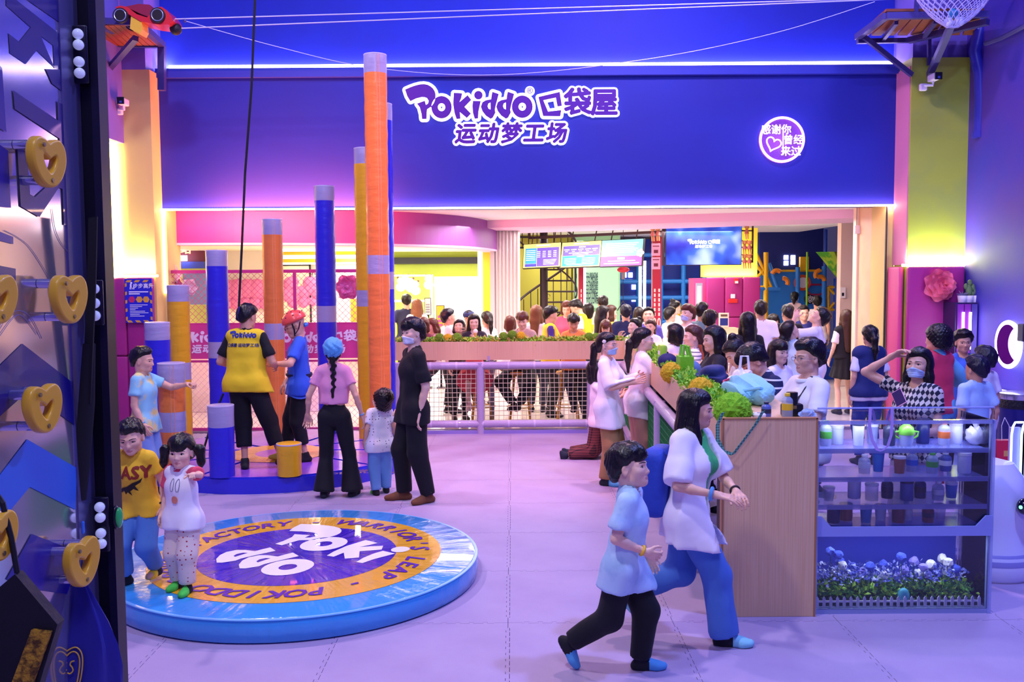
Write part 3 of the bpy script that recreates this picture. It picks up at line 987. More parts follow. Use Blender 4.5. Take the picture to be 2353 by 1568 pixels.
# hall floor: foam tiles with toothed edges over a dark screed
struct('floor', MB().b2((-6.6, -3, -.05), (6.6, YW + .25, -.012)), mat('floor_screed', '#5c4a78', .8))
FLOOR = bpy.data.objects['floor']
def tile_mesh(S=1.0, teeth=12, d=.022, gap=.0030):
 n = teeth; side = []
 for i in range(1, n - 1):                # dovetail teeth along +x
  x0 = i / n * S; w = S / n
  side += [(x0, 0), (x0 + w * .22, 0), (x0 + w * .16, d), (x0 + w * .54, d), (x0 + w * .48, 0)]
 side = [(0, d / 2), (S / n, d / 2)] + side + [(S * (n - 1) / n, 0), (S * (n - 1) / n, d / 2), (S, d / 2)]
 P = [(x, y - d / 2) for x, y in side]                                  # bottom
 P += [(S - y + d / 2, x) for x, y in side]                              # right
 P += [(S - x, S - y - 0 + d / 2) if False else (S - x, S - d / 2 + (d - y) - d + d) for x, y in []]
 top = [(x, S + y - d / 2) for x, y in side][::-1]; P += top
 left = [(-y + d / 2, x) for x, y in side][::-1]; P += left
 c = S / 2
 P = [(c + (x - c) * (1 - gap), c + (y - c) * (1 - gap)) for x, y in P]
 P = [p for i, p in enumerate(P) if i == 0 or (abs(p[0] - P[i - 1][0]) + abs(p[1] - P[i - 1][1])) > 1e-6][:-1]
 mb = MB(); mb.prism(P, -.012, 0.)
 return mb.data('foam_tile')
M_FOAM = mat('foam_mat', '#b29fc0', .62, noise=(2.2, '#a894b8', .35, .7), bump=(140, .12, 2))
_tm = tile_mesh(); _tm.materials.append(M_FOAM)
for i in range(-6, 6):
 for j in range(2, 12):
  o = bpy.data.objects.new('foam_tile', _tm); COL.objects.link(o); o.parent = FLOOR
  o.location = (i - .035 + .0, j + .55, 0)
  o.scale = (1, 1, 1)
struct('floor_lobby', MB().b2((-6.5, YW + .25, -.06), (6.5, 27, -.004)), M_TILEF)
struct('floor_rear', MB().b2((-6.5, -3, -.06), (6.5, 2.55, -.001)), M_FOAM)

# fascia over the portal, ledge, recessed upper wall
xl, xr = at(352, 480, YW).x, at(2066, 470, YW).x
zb = at(1200, 476, YW).z; zt = at(1200, 176, YW).z; zl = at(1200, 156, YW).z
struct('wall_fascia', MB().b2((xl, YW, zb), (xr, YW + .5, zt)), M_FASC)
struct('trim_ledge', MB().b2((xl + .1, YW - .07, zt), (xr + .1, YW + .26, zl - .03)).b2((xl + .1, YW - .05, zl - .03), (xr + .1, YW + .02, zl + .01)), mat('ledge_paint', '#3340b8', .5))
struct('wall_back_upper', MB().b2((-6.5, YW + .26, 3.4), (6.5, YW + .5, 7.4)), M_BLUE)
struct('ceiling', MB().b2((-6.6, -3, 7.4), (6.6, YW + .8, 7.6)), mat('ceiling_paint', '#3a3a78', .8))
struct('wall_front', MB().b2((-6.6, -3.2, -.05), (6.6, -3, 7.6)), M_LAV)
# LED cove behind the ledge
cl = thing('cove_light', 'lilac light strip hidden behind the ledge above the blue fascia', 'light strip', (0, YW + .2, zl))
MB().b2((xl + .2, -.02, .0), (xr, .02, .10)).build('strip', M_LEDP, cl)
area('cove_lamp', (.15, YW + .19, zl + .015), (R(150), 0, 0), xr - xl - .2, (1., .78, 1.), 170, .03)

# left column with bulkhead and padded foot
struct('wall_left', MB().b2((-6.2, -3, 0), (-5.95, YW + .8, 7.4)), M_LAV)
cLx0, cLx1 = at(238, 500, 12.3).x, at(351, 400, 12.3).x
struct('column_left', MB().b2((-5.95, 12.3, 0), (cLx1, YW + .55, at(300, 160, 12.3).z)), M_COLY)
struct('bulkhead_left', MB().b2((-5.95, 11.7, at(240, 322, 12.).z), (at(262, 300, 12.).x, 12.3, 7.4)).b2((-5.95, 12.3, at(300, 160, 12.3).z), (cLx1 - .05, YW + .55, 7.4)), M_LAV)
def led_line(name, label, a, b, r=.014, m=M_LEDW, parent=None):
 a = Vector(a); b = Vector(b)
 t = thing(name, label, 'light strip', a)
 MB().cyl((0, 0, 0), b - a, r, 8).build('tube', m, t, True)
 d = (b - a).normalized(); u = d.orthogonal() * (r + .006)
 MB().tube([Vector((0, 1, 0)) * (r + .004), (b - a) + Vector((0, 1, 0)) * (r + .004)], .008, 4).build('channel', mat('led_channel', '#d8c890', .4), t)
 return t
def strip_lamp(a, b, rot, col, e):
 a = Vector(a); b = Vector(b)
 return area('strip_lamp', (a + b) / 2, rot, (b - a).length, col, e, .04)
WARM = (1., .78, .30)
a, b = at(239, 328, 12.26), at(259, 634, 12.26); a.x = b.x = (a.x + b.x) / 2
led_line('led_strip', 'warm vertical light strip on the yellow column beside the black post', b, a, .022)
o_ = area('strip_lamp', ((a.x + b.x) / 2 + .05, 12.2, (a.z + b.z) / 2), (PI / 2, 0, R(0)), .05, WARM, 22, (a.z - b.z)); o_.rotation_euler = (PI / 2, 0, R(25))
zp = at(300, 637, 12.15).z
a = at(252, 636, 12.2); b = at(360, 636, 12.2); a.z = b.z = zp + .015
led_line('led_strip', 'warm horizontal light strip along the top of the left padded panels', a + Vector((0, .05, 0)), b + Vector((0, .05, 0)), .016)
area('strip_lamp', ((a.x + b.x) / 2, 12.22, zp + .02), (R(172), 0, 0), b.x - a.x, (1., .82, .42), 15, .05)

def padded_panels(name, rects, Yf, m, th=.07):
 """soft vinyl wall panels; each a part"""
 t = thing(name[0], name[1], 'wall padding', ((rects[0][0] + rects[0][1]) / 2, Yf, 0))
 for x0, x1, z0, z1 in rects:
  mb = MB(); mb.rbox(((x0 + x1) / 2 - t.location.x, 0, (z0 + z1) / 2), (x1 - x0 - .006, th, z1 - z0 - .006), .03, seg=3)
  mb.build('panel', m, t, True, 60)
 return t
x0 = at(232, 800, 12.2).x; x1 = at(291, 800, 12.2).x; x2 = at(356, 800, 12.2).x; zm = at(300, 819, 12.2).z
padded_panels(('wall_pads', 'magenta padded panels with a blue rule poster at the foot of the left column'),
     [(x0, x1, 0, zm), (x0, x1, zm, zp), (x1, x2, 0, zm), (x1, x2, zm, zp)], 12.25, M_PAD)

# portal light strips
a = at(373, 487, YW - .03); b = at(2060, 468, YW - .03); a.z = b.z = zb - .01
led_line('led_strip', 'long warm light strip under the blue fascia across the portal', a, b, .013)
area('strip_lamp', ((a.x + b.x) / 2, YW - .06, zb - .02), (R(95), 0, 0), b.x - a.x, (1., .45, .55), 30, .03)
a2 = Vector((at(376, 560, YW - .02).x, YW - .02, 1.9)); led_line('led_strip', 'short warm vertical light strip at the left portal edge', a2, (a2.x, a2.y, zb), .02)
b2 = Vector((at(2058, 560, YW - .02).x, YW - .02, 2.2)); led_line('led_strip', 'short warm vertical light strip at the right portal edge', b2, (b2.x, b2.y, zb), .018)
struct('trim_portal_left', MB().b2((cLx1 - .1, YW - .0, 0), (a2.x + .04, YW + .5, zb)), M_COLY)

# right column
YR = 12.15
rx0, rx1 = at(2090, 400, YR).x, at(2219, 400, YR).x
zr = at(2150, 612, YR).z; ztop = at(2150, 132, YR).z
struct('column_right', MB().b2((rx0, YR, 0), (rx1 + .1, YW + .55, ztop)), M_COLG)
struct('trim_column_side', MB().b2((rx0 - .012, YR + .03, zr + .02), (rx0, YW, ztop - .1)), mat('column_side_pink', '#d98ab0', .6))
struct('bulkhead_right', MB().b2((rx0 + .05, YR + .1, ztop), (rx1 + .1, YW + .55, 7.4)), M_LAV)
struct('trim_portal_right', MB().b2((at(2036, 500, YW).x, YW + .02, 0), (rx0, YW + .5, zb + .02)), M_COLY)
x0, x1 = rx0 - .02, rx1
padded_panels(('wall_pads', 'magenta padded panel behind the pink paper rose on the right column'), [(x0, x1, 0, zr)], YR - .03, M_PAD, .08)
t = thing('wall_pads', 'narrow pink padded panel on the inner side of the right column', 'wall padding', (x0 - .03, YW - .2, 0))
mb = MB(); mb.rbox((0, 0, zr / 2), (.06, YW - YR - .06, zr - .01), .025, seg=3); mb.build('panel', M_PADP, t, True, 60)
a = Vector((x0 - .05, YR + .0, zr + .015)); b = Vector((x1 + .02, YR + .0, zr + .015))
led_line('led_strip', 'bright horizontal light strip above the padded panel with the paper rose', a, b, .018, M_LEDW)
area('strip_lamp', ((a.x + b.x) / 2, YR - .04, zr + .02), (R(176), 0, 0), b.x - a.x, (.98, .95, .70), 16, .05)
WX = rx1 + .02
struct('wall_right', MB().b2((WX, -3, 0), (WX + .25, YR + .3, 7.4)), mat('right_wall_paint', '#3a34a8', .6, noise=(.9, '#55349a', .35, .7), bump=(60, .05)))

# ---- lobby shell
ZC = 3.06
struct('ceiling_lobby', MB().b2((-6.5, YW + .5, ZC), (6.5, 27, ZC + .15)), M_WHITE)
struct('wall_lobby_back', MB().b2((-6.5, 26.6, 0), (7.5, 26.8, 3.3)), mat('lobby_back', '#22307c', .7))
struct('wall_lobby_left', MB().b2((-6.6, YW + .5, 0), (-6.4, 27, 3.3)), mat('shop_wall', '#f2ea9a', .6))
# jamb / beige passage wall on the right
jx = at(2036, 600, YW).x
struct('wall_lobby_right', MB().b2((jx, YW + .5, 0), (jx + .2, 13.6, ZC)).b2((jx, YW + .06, 0), (jx + .2, YW + .5, zb)), M_BEIGE)
jx2 = at(1964, 600, 14.3).x
struct('door_frame_beige', MB().b2((jx - .03, 13.6, 0), (jx + .25, 13.75, ZC)), mat('beige_panel_light', '#f0d8bc', .5))
struct('wall_passage', MB().b2((at(1932, 600, 17.5).x, 17.5, 0), (7.5, 17.7, ZC)), mat('passage_wall', '#e9cfc6', .55))
struct('trim_column_line', MB().b2((jx - .008, YW - .01, 0), (jx + .004, YW + .02, zb)), M_DARK)

# curved magenta fascia of the shop on the left and the shop ceiling under it
ctrl = [(-4.95, 12.95), (-3.6, 13.05), (-2.4, 13.45), (-1.55, 14.0), (-.95, 14.7), (-.55, 15.6), (-.3, 16.9), (-.17, 18.6), (-.13, 20.6)]
def smooth_poly(c, n=6):
 out = []
 for i in range(len(c) - 1):
  p0, p1, p2, p3 = c[max(i - 1, 0)], c[i], c[i + 1], c[min(i + 2, len(c) - 1)]
  for k in range(n):
   t = k / n
   out.append(tuple(.5 * (2 * p1[d] + (p2[d] - p0[d]) * t + (2 * p0[d] - 5 * p1[d] + 4 * p2[d] - p3[d]) * t * t + (3 * p1[d] - p0[d] - 3 * p2[d] + p3[d]) * t ** 3) for d in range(len(p1))))
 return out + [tuple(c[-1])]
arc = smooth_poly(ctrl)
zf = 2.585
mb = MB()
poly = arc + [(-.3, 20.6)] + [(x - .12, y + .15) for x, y in arc[::-1]]
mb.prism(poly, zf, ZC)
struct('trim_shop_fascia', mb, M_MAG)
mb = MB(); mb.prism([(-6.4, 13.1)] + [(x - .05, y + .1) for x, y in arc] + [(-.2, 21), (-6.4, 21)], zf + .03, zf + .1)
struct('ceiling_shop', mb, mat('shop_ceiling', '#fff6d8', .6))
mb = MB(); mb.prism([(x - .0, y) for x, y in arc] + [(x - .28, y + .32) for x, y in arc[::-1]], zf - .03, zf)
struct('trim_shop_rim', mb, M_LIL)
for i, (x, y) in enumerate(arc[8:-1:9]):
 pass
# lilac beam across the lobby
A = at(1112, 512, 16.2); B_ = at(1962, 497, 13.9)
mb = MB(); mb.prism([(A.x, A.y), (B_.x + .6, B_.y - .15), (B_.x + .6, 15.2), (A.x + .2, 18.5)], 2.93, ZC)
struct('trim_lobby_beam', mb, M_LIL)

# ------------------------------------------------------------------ lettering helpers
def _z(pts, ox=0., oy=0.): return [((x + ox) / 1000., -(y + oy - 352) / 1000.) for x, y in pts]
def _circ(cx, cy, rx, ry, n=28): return [(cx + rx * math.cos(2 * PI * i / n), cy + ry * math.sin(2 * PI * i / n)) for i in range(n)]
_P = [(78, 172), (130, 150), (180, 133), (225, 122), (270, 118), (308, 125), (340, 142), (364, 164), (380, 190), (388, 218), (388, 245), (383, 276), (372, 305), (357, 328), (338, 348), (300, 372), (297, 400), (293, 470), (247, 470), (243, 420), (226, 352), (198, 314), (278, 285), (288, 328), (310, 315), (318, 288), (300, 258), (275, 250), (250, 248), (190, 262), (130, 290), (100, 240)]
_K = [(575, 207), (660, 213), (650, 260), (632, 302), (715, 232), (752, 280), (682, 350), (748, 418), (705, 462), (634, 402), (640, 468), (600, 472), (580, 410), (567, 320)]
_I = [(770, 290), (848, 292), (840, 330), (824, 400), (820, 468), (785, 470), (768, 410), (763, 340)]
_D = [(968, 200), (1033, 222), (1020, 270), (1003, 330), (992, 380), (997, 410), (970, 460), (948, 472), (900, 440), (865, 395), (850, 350), (865, 305), (900, 285), (955, 275), (960, 235)]
_Dh = [(948, 308), (926, 318), (918, 345), (928, 370), (948, 378)]
_KOU = [(1437, 255), (1655, 205), (1663, 260), (1677, 345), (1632, 352), (1615, 262), (1487, 288), (1535, 402), (1670, 388), (1660, 450), (1485, 447)]
def glyphs(which='Pokiddo', kou=False):
 g = dict(P=[_z(_P)], o=[_z(_circ(448, 352, 104, 113)), _z(_circ(448, 352, 38, 40))], K=[_z(_K)], i=[_z(_I), _z(_circ(825, 233, 43, 43))],
    d=[_z(_D), _z(_Dh)], D=[_z(_D, 157), _z(_Dh, 157)], O=[_z(_circ(1272, 352, 106, 113)), _z(_circ(1272, 352, 38, 40))], k=[_z(_KOU)])
 return g
def logo_polys(kou=True):
 g = glyphs(); out = []
 for c in 'PoKidDO' + ('k' if kou else ''): out += g[c]
 return out
def fat(me, r, n=10):
 """thicken flat lettering by joining shifted copies"""
 V = np.array([v.co[:] for v in me.vertices]); F = [list(p.vertices) for p in me.polygons]
 VV = [V]; FF = list(F)
 for k in range(n):
  a = 2 * PI * k / n; m = len(V) * (k + 1)
  VV.append(V + np.array([r * math.cos(a), r * math.sin(a), 2e-4 * (k + 1)])); FF += [[i + m for i in f] for f in F]
 out = bpy.data.meshes.new('lettering'); out.from_pydata(np.concatenate(VV).tolist(), [], FF); out.update()
 return out
def shift(me, x=0, y=0, z=0, s=1., sh=0.):
 me.transform(Matrix.Translation((x, y, z)) @ Matrix(((s, sh * s, 0, 0), (0, s, 0, 0), (0, 0, 1, 0), (0, 0, 0, 1)))); return me
def brand_sign(two_line=True, ext=.004):
 """the whole sign drawing: unit = 1000 drawing px; returns flat mesh centred on the upper line"""
 ms = [poly_mesh(logo_polys(True), 0)]
 for ch, x, y, sz in (('袋', 1838, 325, .285), ('屋', 2110, 330, .285)):
  ms.append(shift(fat(text_mesh(ch, sz), .011, 8), x / 1000, -(y - 352) / 1000))
 if two_line:
  for k, ch in enumerate('运动梦工场'):
   ms.append(shift(fat(text_mesh(ch, .215), .009, 8), (692 + k * 233) / 1000, -(632 - 352) / 1000, sh=.14))
 return shift(merge(ms), -1.165, .0)
SIGN = brand_sign()
_s2 = merge([poly_mesh(logo_polys(True))] + [shift(text_mesh(ch, sz), x / 1000, -(y - 352) / 1000) for ch, x, y, sz in (('袋', 1838, 325, .285), ('屋', 2110, 330, .285))] + [shift(text_mesh(ch, .215), (692 + k * 233) / 1000, -.28, sh=.14) for k, ch in enumerate('运动梦工场')])
SIGN_OUT = fat(shift(_s2, -1.165), .030, 16)
def place_sign(src, name, m, M, parent=None, z=0.):
 me = src.copy(); me.materials.clear(); me.polygons.foreach_set('material_index', [0] * len(me.polygons)); me.transform(M)
 return obj(name, me, m, parent)

# ------------------------------------------------------------------ wall signs
M_PURP = mat('sign_purple', '#4b0a92', .5, emis=.12)
M_SIGNW = mat('sign_white', '#ffffff', .5, emis=.85)
c = at(1176, 246, YW - .03); sc_ = 1000 / 4.525 / (FPX / YW) / 1.0
t = thing('wall_sign', 'big purple lettering with white outlines on the blue fascia', 'sign', (c.x, YW - .0, c.z))
Mx = Matrix.Translation((0, -.03, 0)) @ XZ @ Matrix.Diagonal((sc_, sc_, 1, 1))
place_sign(SIGN_OUT, 'outline', M_SIGNW, Mx, t)
place_sign(SIGN, 'lettering', M_PURP, Matrix.Translation((0, -.016, 0)) @ Mx, t)
rm = fat(text_mesh('®', .085), .001, 4); rm.transform(Matrix.Translation((0, -.03, 0)) @ Mx @ Matrix.Translation((.185, .155, 0))); obj('trademark', rm, M_PURP, t)
rb = poly_mesh([_circ(.185, .155, .05, .05)]); rb.transform(Matrix.Translation((0, -.026, 0)) @ Mx); obj('trademark_disc', rb, M_SIGNW, t)
# neon ring
c = at(1797, 321, YW - .05)
t = thing('neon_sign', 'round glowing neon sign with a heart on the blue fascia', 'sign', (c.x, YW, c.z))
r_ = 49 / (FPX / YW)
NEON = mat('neon_pink', '#ffe6ff', .4, emis=2.2, ecol='#ffb0f4'); NEY = mat('neon_yellow', '#fff6d0', .4, emis=1.6, ecol='#fff0a0')
mb = MB(); mb.tube([(r_ * math.cos(a), -.05, r_ * math.sin(a)) for a in np.linspace(0, 2 * PI, 49)[:-1]], .016, 8, closed=True); mb.build('ring_tube', NEON, t, True)
mb = MB(); hp_ = []
for i in range(40):
 a = 2 * PI * i / 40; x = 16 * math.sin(a) ** 3; z = 13 * math.cos(a) - 5 * math.cos(2 * a) - 2 * math.cos(3 * a) - math.cos(4 * a)
 x, z = x * math.cos(.35) + z * math.sin(.35), -x * math.sin(.35) + z * math.cos(.35)
 hp_.append((-.115 + x * .0062, -.05, -.055 + z * .0062))
mb.tube(hp_, .009, 6, closed=True); mb.build('heart_tube', NEON, t, True)
for txt, x, z in (('感谢你', -.08, .125), ('曾经', .15, -.01), ('来过', .12, -.16)):
 me = fat(text_mesh(txt, .135), .0012, 4); me.transform(Matrix.Translation((x, -.05, z)) @ XZ); obj('letter_tube', me, NEY, t)
MB().cyl((0, -.012, 0), (0, -.004, 0), r_ + .02, 40).build('backing', mat('neon_backing', '#7a40b0', .4, alpha=.35), t)
MB().tube([(.02, -.03, .15), (.02, -.03, -.2)], .006, 6).build('stem', NEY, t)
for dx in (0,):
 l = bpy.data.lights.new('neon_glow', 'POINT'); o = bpy.data.objects.new('neon_glow', l); COL.objects.link(o); l.energy = 5; l.color = (1., .5, .95); l.shadow_soft_size = .25; o.location = (c.x, YW - .14, c.z)

# ------------------------------------------------------------------ round leap mat
def radial_vinyl(name, col, col2=None, rough=.2, str_=.5):
 m = mat(name, col, rough, coat=.5)
 nt = m.node_tree; b = nt.nodes['Principled BSDF']
 tc = nt.nodes.new('ShaderNodeTexCoord'); sp = nt.nodes.new('ShaderNodeSeparateXYZ'); nt.links.new(tc.outputs['Object'], sp.inputs[0])
 an = nt.nodes.new('ShaderNodeMath'); an.operation = 'ARCTAN2'; nt.links.new(sp.outputs['Y'], an.inputs[0]); nt.links.new(sp.outputs['X'], an.inputs[1])
 ln = nt.nodes.new('ShaderNodeVectorMath'); ln.operation = 'LENGTH'; nt.links.new(tc.outputs['Object'], ln.inputs[0])
 cb = nt.nodes.new('ShaderNodeCombineXYZ')
 a5 = nt.nodes.new('ShaderNodeMath'); a5.operation = 'MULTIPLY'; a5.inputs[1].default_value = 7.; nt.links.new(an.outputs[0], a5.inputs[0])
 nt.links.new(a5.outputs[0], cb.inputs['X']); nt.links.new(ln.outputs['Value'], cb.inputs['Y'])
 n1 = nt.nodes.new('ShaderNodeTexNoise'); n1.inputs['Scale'].default_value = 1.1; n1.inputs['Detail'].default_value = 3; nt.links.new(cb.outputs[0], n1.inputs['Vector'])
 n2 = nt.nodes.new('ShaderNodeTexNoise'); n2.inputs['Scale'].default_value = 3.2; n2.inputs['Detail'].default_value = 4; nt.links.new(tc.outputs['Object'], n2.inputs['Vector'])
 ad = nt.nodes.new('ShaderNodeMath'); ad.operation = 'ADD'; nt.links.new(n1.outputs['Fac'], ad.inputs[0]); nt.links.new(n2.outputs['Fac'], ad.inputs[1])
 bp = nt.nodes.new('ShaderNodeBump'); bp.inputs['Strength'].default_value = str_; bp.inputs['Distance'].default_value = .05
 nt.links.new(ad.outputs[0], bp.inputs['Height']); nt.links.new(bp.outputs['Normal'], b.inputs['Normal'])
 return m
MAT_H = .15
pf, pn = gp(690, 1172, MAT_H), gp(640, 1424, MAT_H)
pcx = gp(677, 1285, MAT_H).x
MC = Vector((pcx, (pf.y + pn.y) / 2, 0)); MR = (pf.y - pn.y) / 2
t = thing('round_mat', 'large round blue crash mat with a yellow lettered ring and purple centre', 'mat', MC)
V_SKY = radial_vinyl('sky_vinyl', '#3f9fe6', rough=.22); V_YEL = radial_vinyl('yellow_vinyl', '#f0b22c', rough=.22); V_IND = radial_vinyl('indigo_vinyl', '#3a1fb4', rough=.2)
MB().lathe([(.0, 0), (MR - .02, 0), (MR, .012), (MR + .004, .07), (MR, MAT_H - .02), (MR - .008, MAT_H - .006), (MR - .025, MAT_H), (MR * .5, MAT_H), (.01, MAT_H)], 120).build('cushion', V_SKY, t, True, 60)
MB().lathe([(MR - .006, MAT_H - .012), (MR + .004, MAT_H - .010), (MR + .002, MAT_H - .004), (MR - .008, MAT_H - .003)], 120).build('piping', mat('mat_piping', '#7cc0f4', .3), t, True)
def annulus(r0, r1, z, n=120):
 mb = MB(); vs = []
 for i in range(n):
  a = 2 * PI * i / n; vs += [(r0 * math.cos(a), r0 * math.sin(a), z), (r1 * math.cos(a), r1 * math.sin(a), z)]
 mb._add(vs, [(2 * i, 2 * i + 1, (2 * i + 3) % (2 * n), (2 * i + 2) % (2 * n)) for i in range(n)])
 return mb
rp, ry = MR * .545, MR * .795
annulus(rp, ry, MAT_H + .002).build('lettered_ring', V_YEL, t, True)
annulus(.001, rp, MAT_H + .003).build('centre_disc', V_IND, t, True)
V_LET = mat('mat_letter_purple', '#5a1fa6', .3)
def ring_text(s, r, start, step, size, par, z, m, out=True, shear=.25):
 for i, ch in enumerate(s):
  if ch == ' ': continue
  me = fat(text_mesh(ch, size, shear=shear), size * .028, 6)
  a = start - i * step
  me.transform(Matrix.Translation((r * math.cos(a), r * math.sin(a), z)) @ Matrix.Rotation(a - PI / 2, 4, 'Z'))
  obj('letter', me, m, par)
TX = "WARRIOR'S LEAP - POKIDDO SPORTS FACTORY - "
ring_text(TX, (rp + ry) / 2, R(77), 2 * PI / len(TX), .185, t, MAT_H + .0045, V_LET)
A, B_ = gp(636, 1236, MAT_H), gp(842, 1281, MAT_H); ang = math.atan2(B_.y - A.y, B_.x - A.x); ln_ = (B_ - A).length
g = glyphs(); p1 = poly_mesh(g['P'] + g['o'] + g['K'] + g['i']); p2 = poly_mesh(g['d'] + g['D'] + g['O'])
s_ = ln_ / .80 * 1.32; mid = gp(690, 1274, MAT_H)
for me, dx, dy in ((p1, -.47, .16), (p2, -1.165, -.16)):
 me.transform(Matrix.Translation((mid.x - MC.x, mid.y - MC.y, MAT_H + .005)) @ Matrix.Rotation(ang, 4, 'Z') @ Matrix.Diagonal((s_, s_ * 1.1, 1, 1)) @ Matrix.Translation((dx, dy, 0)))
 obj('emblem', me, mat('mat_white', '#f7f4fb', .3), t)

# ------------------------------------------------------------------ step platform and pillars
PLH = .165
PC = Vector((-2.62, 10.42, 0)); PR = 1.46
V_PLT = mat('platform_top', '#8a4fd6', .25, coat=.4, bump=(5, .5, 4)); V_PLS = mat('platform_side', '#2e2fd2', .35, coat=.3, bump=(6, .25))
t = thing('step_platform', 'round blue and violet padded platform under the climbing pillars', 'platform', PC)
NS = 10
for k in range(NS):
 a0 = 2 * PI * k / NS + R(-109); a1 = a0 + 2 * PI / NS
 mb = MB()
 outer = [((PR) * math.cos(a0 + (a1 - a0) * i / 8 ), PR * math.sin(a0 + (a1 - a0) * i / 8)) for i in range(9)]
 poly = [(0.03 * math.cos((a0 + a1) / 2), .03 * math.sin((a0 + a1) / 2))] + outer
 bm = bmesh.new(); vs_ = [bm.verts.new((x * .996, y * .996, 0)) for x, y in poly]; f_ = bm.faces.new(vs_)
 r_ = bmesh.ops.extrude_face_region(bm, geom=[f_]); bmesh.ops.translate(bm, verts=[v for v in r_['geom'] if isinstance(v, bmesh.types.BMVert)], vec=(0, 0, PLH))
 bmesh.ops.recalc_face_normals(bm, faces=bm.faces)
 bmesh.ops.bevel(bm, geom=[e for e in bm.edges if e.verts[0].co.z > .1 and e.verts[1].co.z > .1], offset=.02, segments=2, affect='EDGES')
 mb.bm(bm)
 for i, f in enumerate(mb.f):
  nz = np.mean([mb.v[q][2] for q in f]); mb.mi[i] = 1 if nz > PLH - .006 else 0
 mb.build('cushion', [V_PLS, V_PLT], t, True, 35)
rc = gp(640, 1042, PLH) - PC
me = annulus(.25, .52, PLH + .003).data('ring'); me.transform(Matrix.Translation((rc.x, rc.y, 0))); obj('printed_ring', me, V_YEL, t)
me = annulus(.001, .25, PLH + .003).data('disc'); me.transform(Matrix.Translation((rc.x, rc.y, 0))); obj('printed_disc', me, mat('platform_pink', '#c070c8', .25), t)
for txt, px, py, r in (('步步高升', 800, 1085, -20), ('POKIDDO', 760, 1088, 10)):
 q = gp(px + 50, py, PLH) - PC; me = fat(text_mesh(txt, .14), .004, 4)
 me.transform(Matrix.Translation((q.x, q.y, PLH + .004)) @ Matrix.Rotation(R(r), 4, 'Z')); obj('print', me, mat('platform_print', '#5a2a6a', .4), t)

def vinyl(name, col):
 m = mat(name, col, .38, coat=.15)
 nt = m.node_tree; b = nt.nodes['Principled BSDF']
 if not nt.nodes.get('Noise Texture'):
  tc = nt.nodes.new('ShaderNodeTexCoord'); mp = nt.nodes.new('ShaderNodeMapping'); mp.inputs['Scale'].default_value = (2.2, 2.2, 6); mp.inputs['Rotation'].default_value = (.45, .3, 0)
  n = nt.nodes.new('ShaderNodeTexNoise'); n.inputs['Scale'].default_value = 2.2; n.inputs['Detail'].default_value = 4
  bp = nt.nodes.new('ShaderNodeBump'); bp.inputs['Strength'].default_value = .3; bp.inputs['Distance'].default_value = .03
  nt.links.new(tc.outputs['Object'], mp.inputs[0]); nt.links.new(mp.outputs[0], n.inputs['Vector']); nt.links.new(n.outputs['Fac'], bp.inputs['Height']); nt.links.new(bp.outputs['Normal'], b.inputs['Normal'])
 return m
PV = dict(o=vinyl('orange_vinyl', '#f5863c'), y=vinyl('pillar_yellow', '#f0b418'), b=vinyl('pillar_blue', '#2f2bd0'), g=vinyl('pillar_grey', '#a9a2c8'))
# x (px at base), base y or None, depth, top px (x,y), colour, grey bands in px rows
PILL = [
 ('short yellow drum pillar, lowest step at the front of the platform', 661, 9.08, 1018, 'y', [], 58),
 ('low blue pillar with a grey top at the platform front, beside the yellow drum', 506, 9.06, 930, 'b', [(930, 980)], 60),
 ('orange pillar under the tie-dye boy\'s raised hand, with two grey bands', 395, 9.35, 833, 'o', [(833, 880), (945, 990)], 61),
 ('blue pillar with grey top behind the boy in the tie-dye shirt', 366, 10.0, 740, 'b', [(740, 781)], 56),
 ('yellow pillar with grey top between the two blue pillars on the left', 416, 10.75, 655, 'y', [(655, 693), (833, 872)], 49),
 ('blue pillar with grey bands behind the yellow-vested back', 506, 11.3, 575, 'b', [(575, 612), (785, 822)], 49),
 ('orange pillar of medium height between the yellow vest and the red helmet', 634, 11.55, 503, 'o', [(503, 540), (743, 780)], 46),
 ('tall blue pillar with grey bands behind the girl in the blue cap', 754, 11.55, 427, 'b', [(427, 462), (703, 740)], 46),
 ('very tall yellow pillar half hidden behind the tallest orange pillar', 846, 11.2, 340, 'y', [(340, 378), (667, 704)], 47),
 ('very tall blue pillar just right of and behind the tallest orange one', 886, 10.75, 238, 'b', [(238, 278), (625, 665)], 49),
 ('tallest orange pillar with grey top reaching up over the blue fascia', 874, 10.1, 125, 'o', [(125, 170), (587, 630)], 52),
]
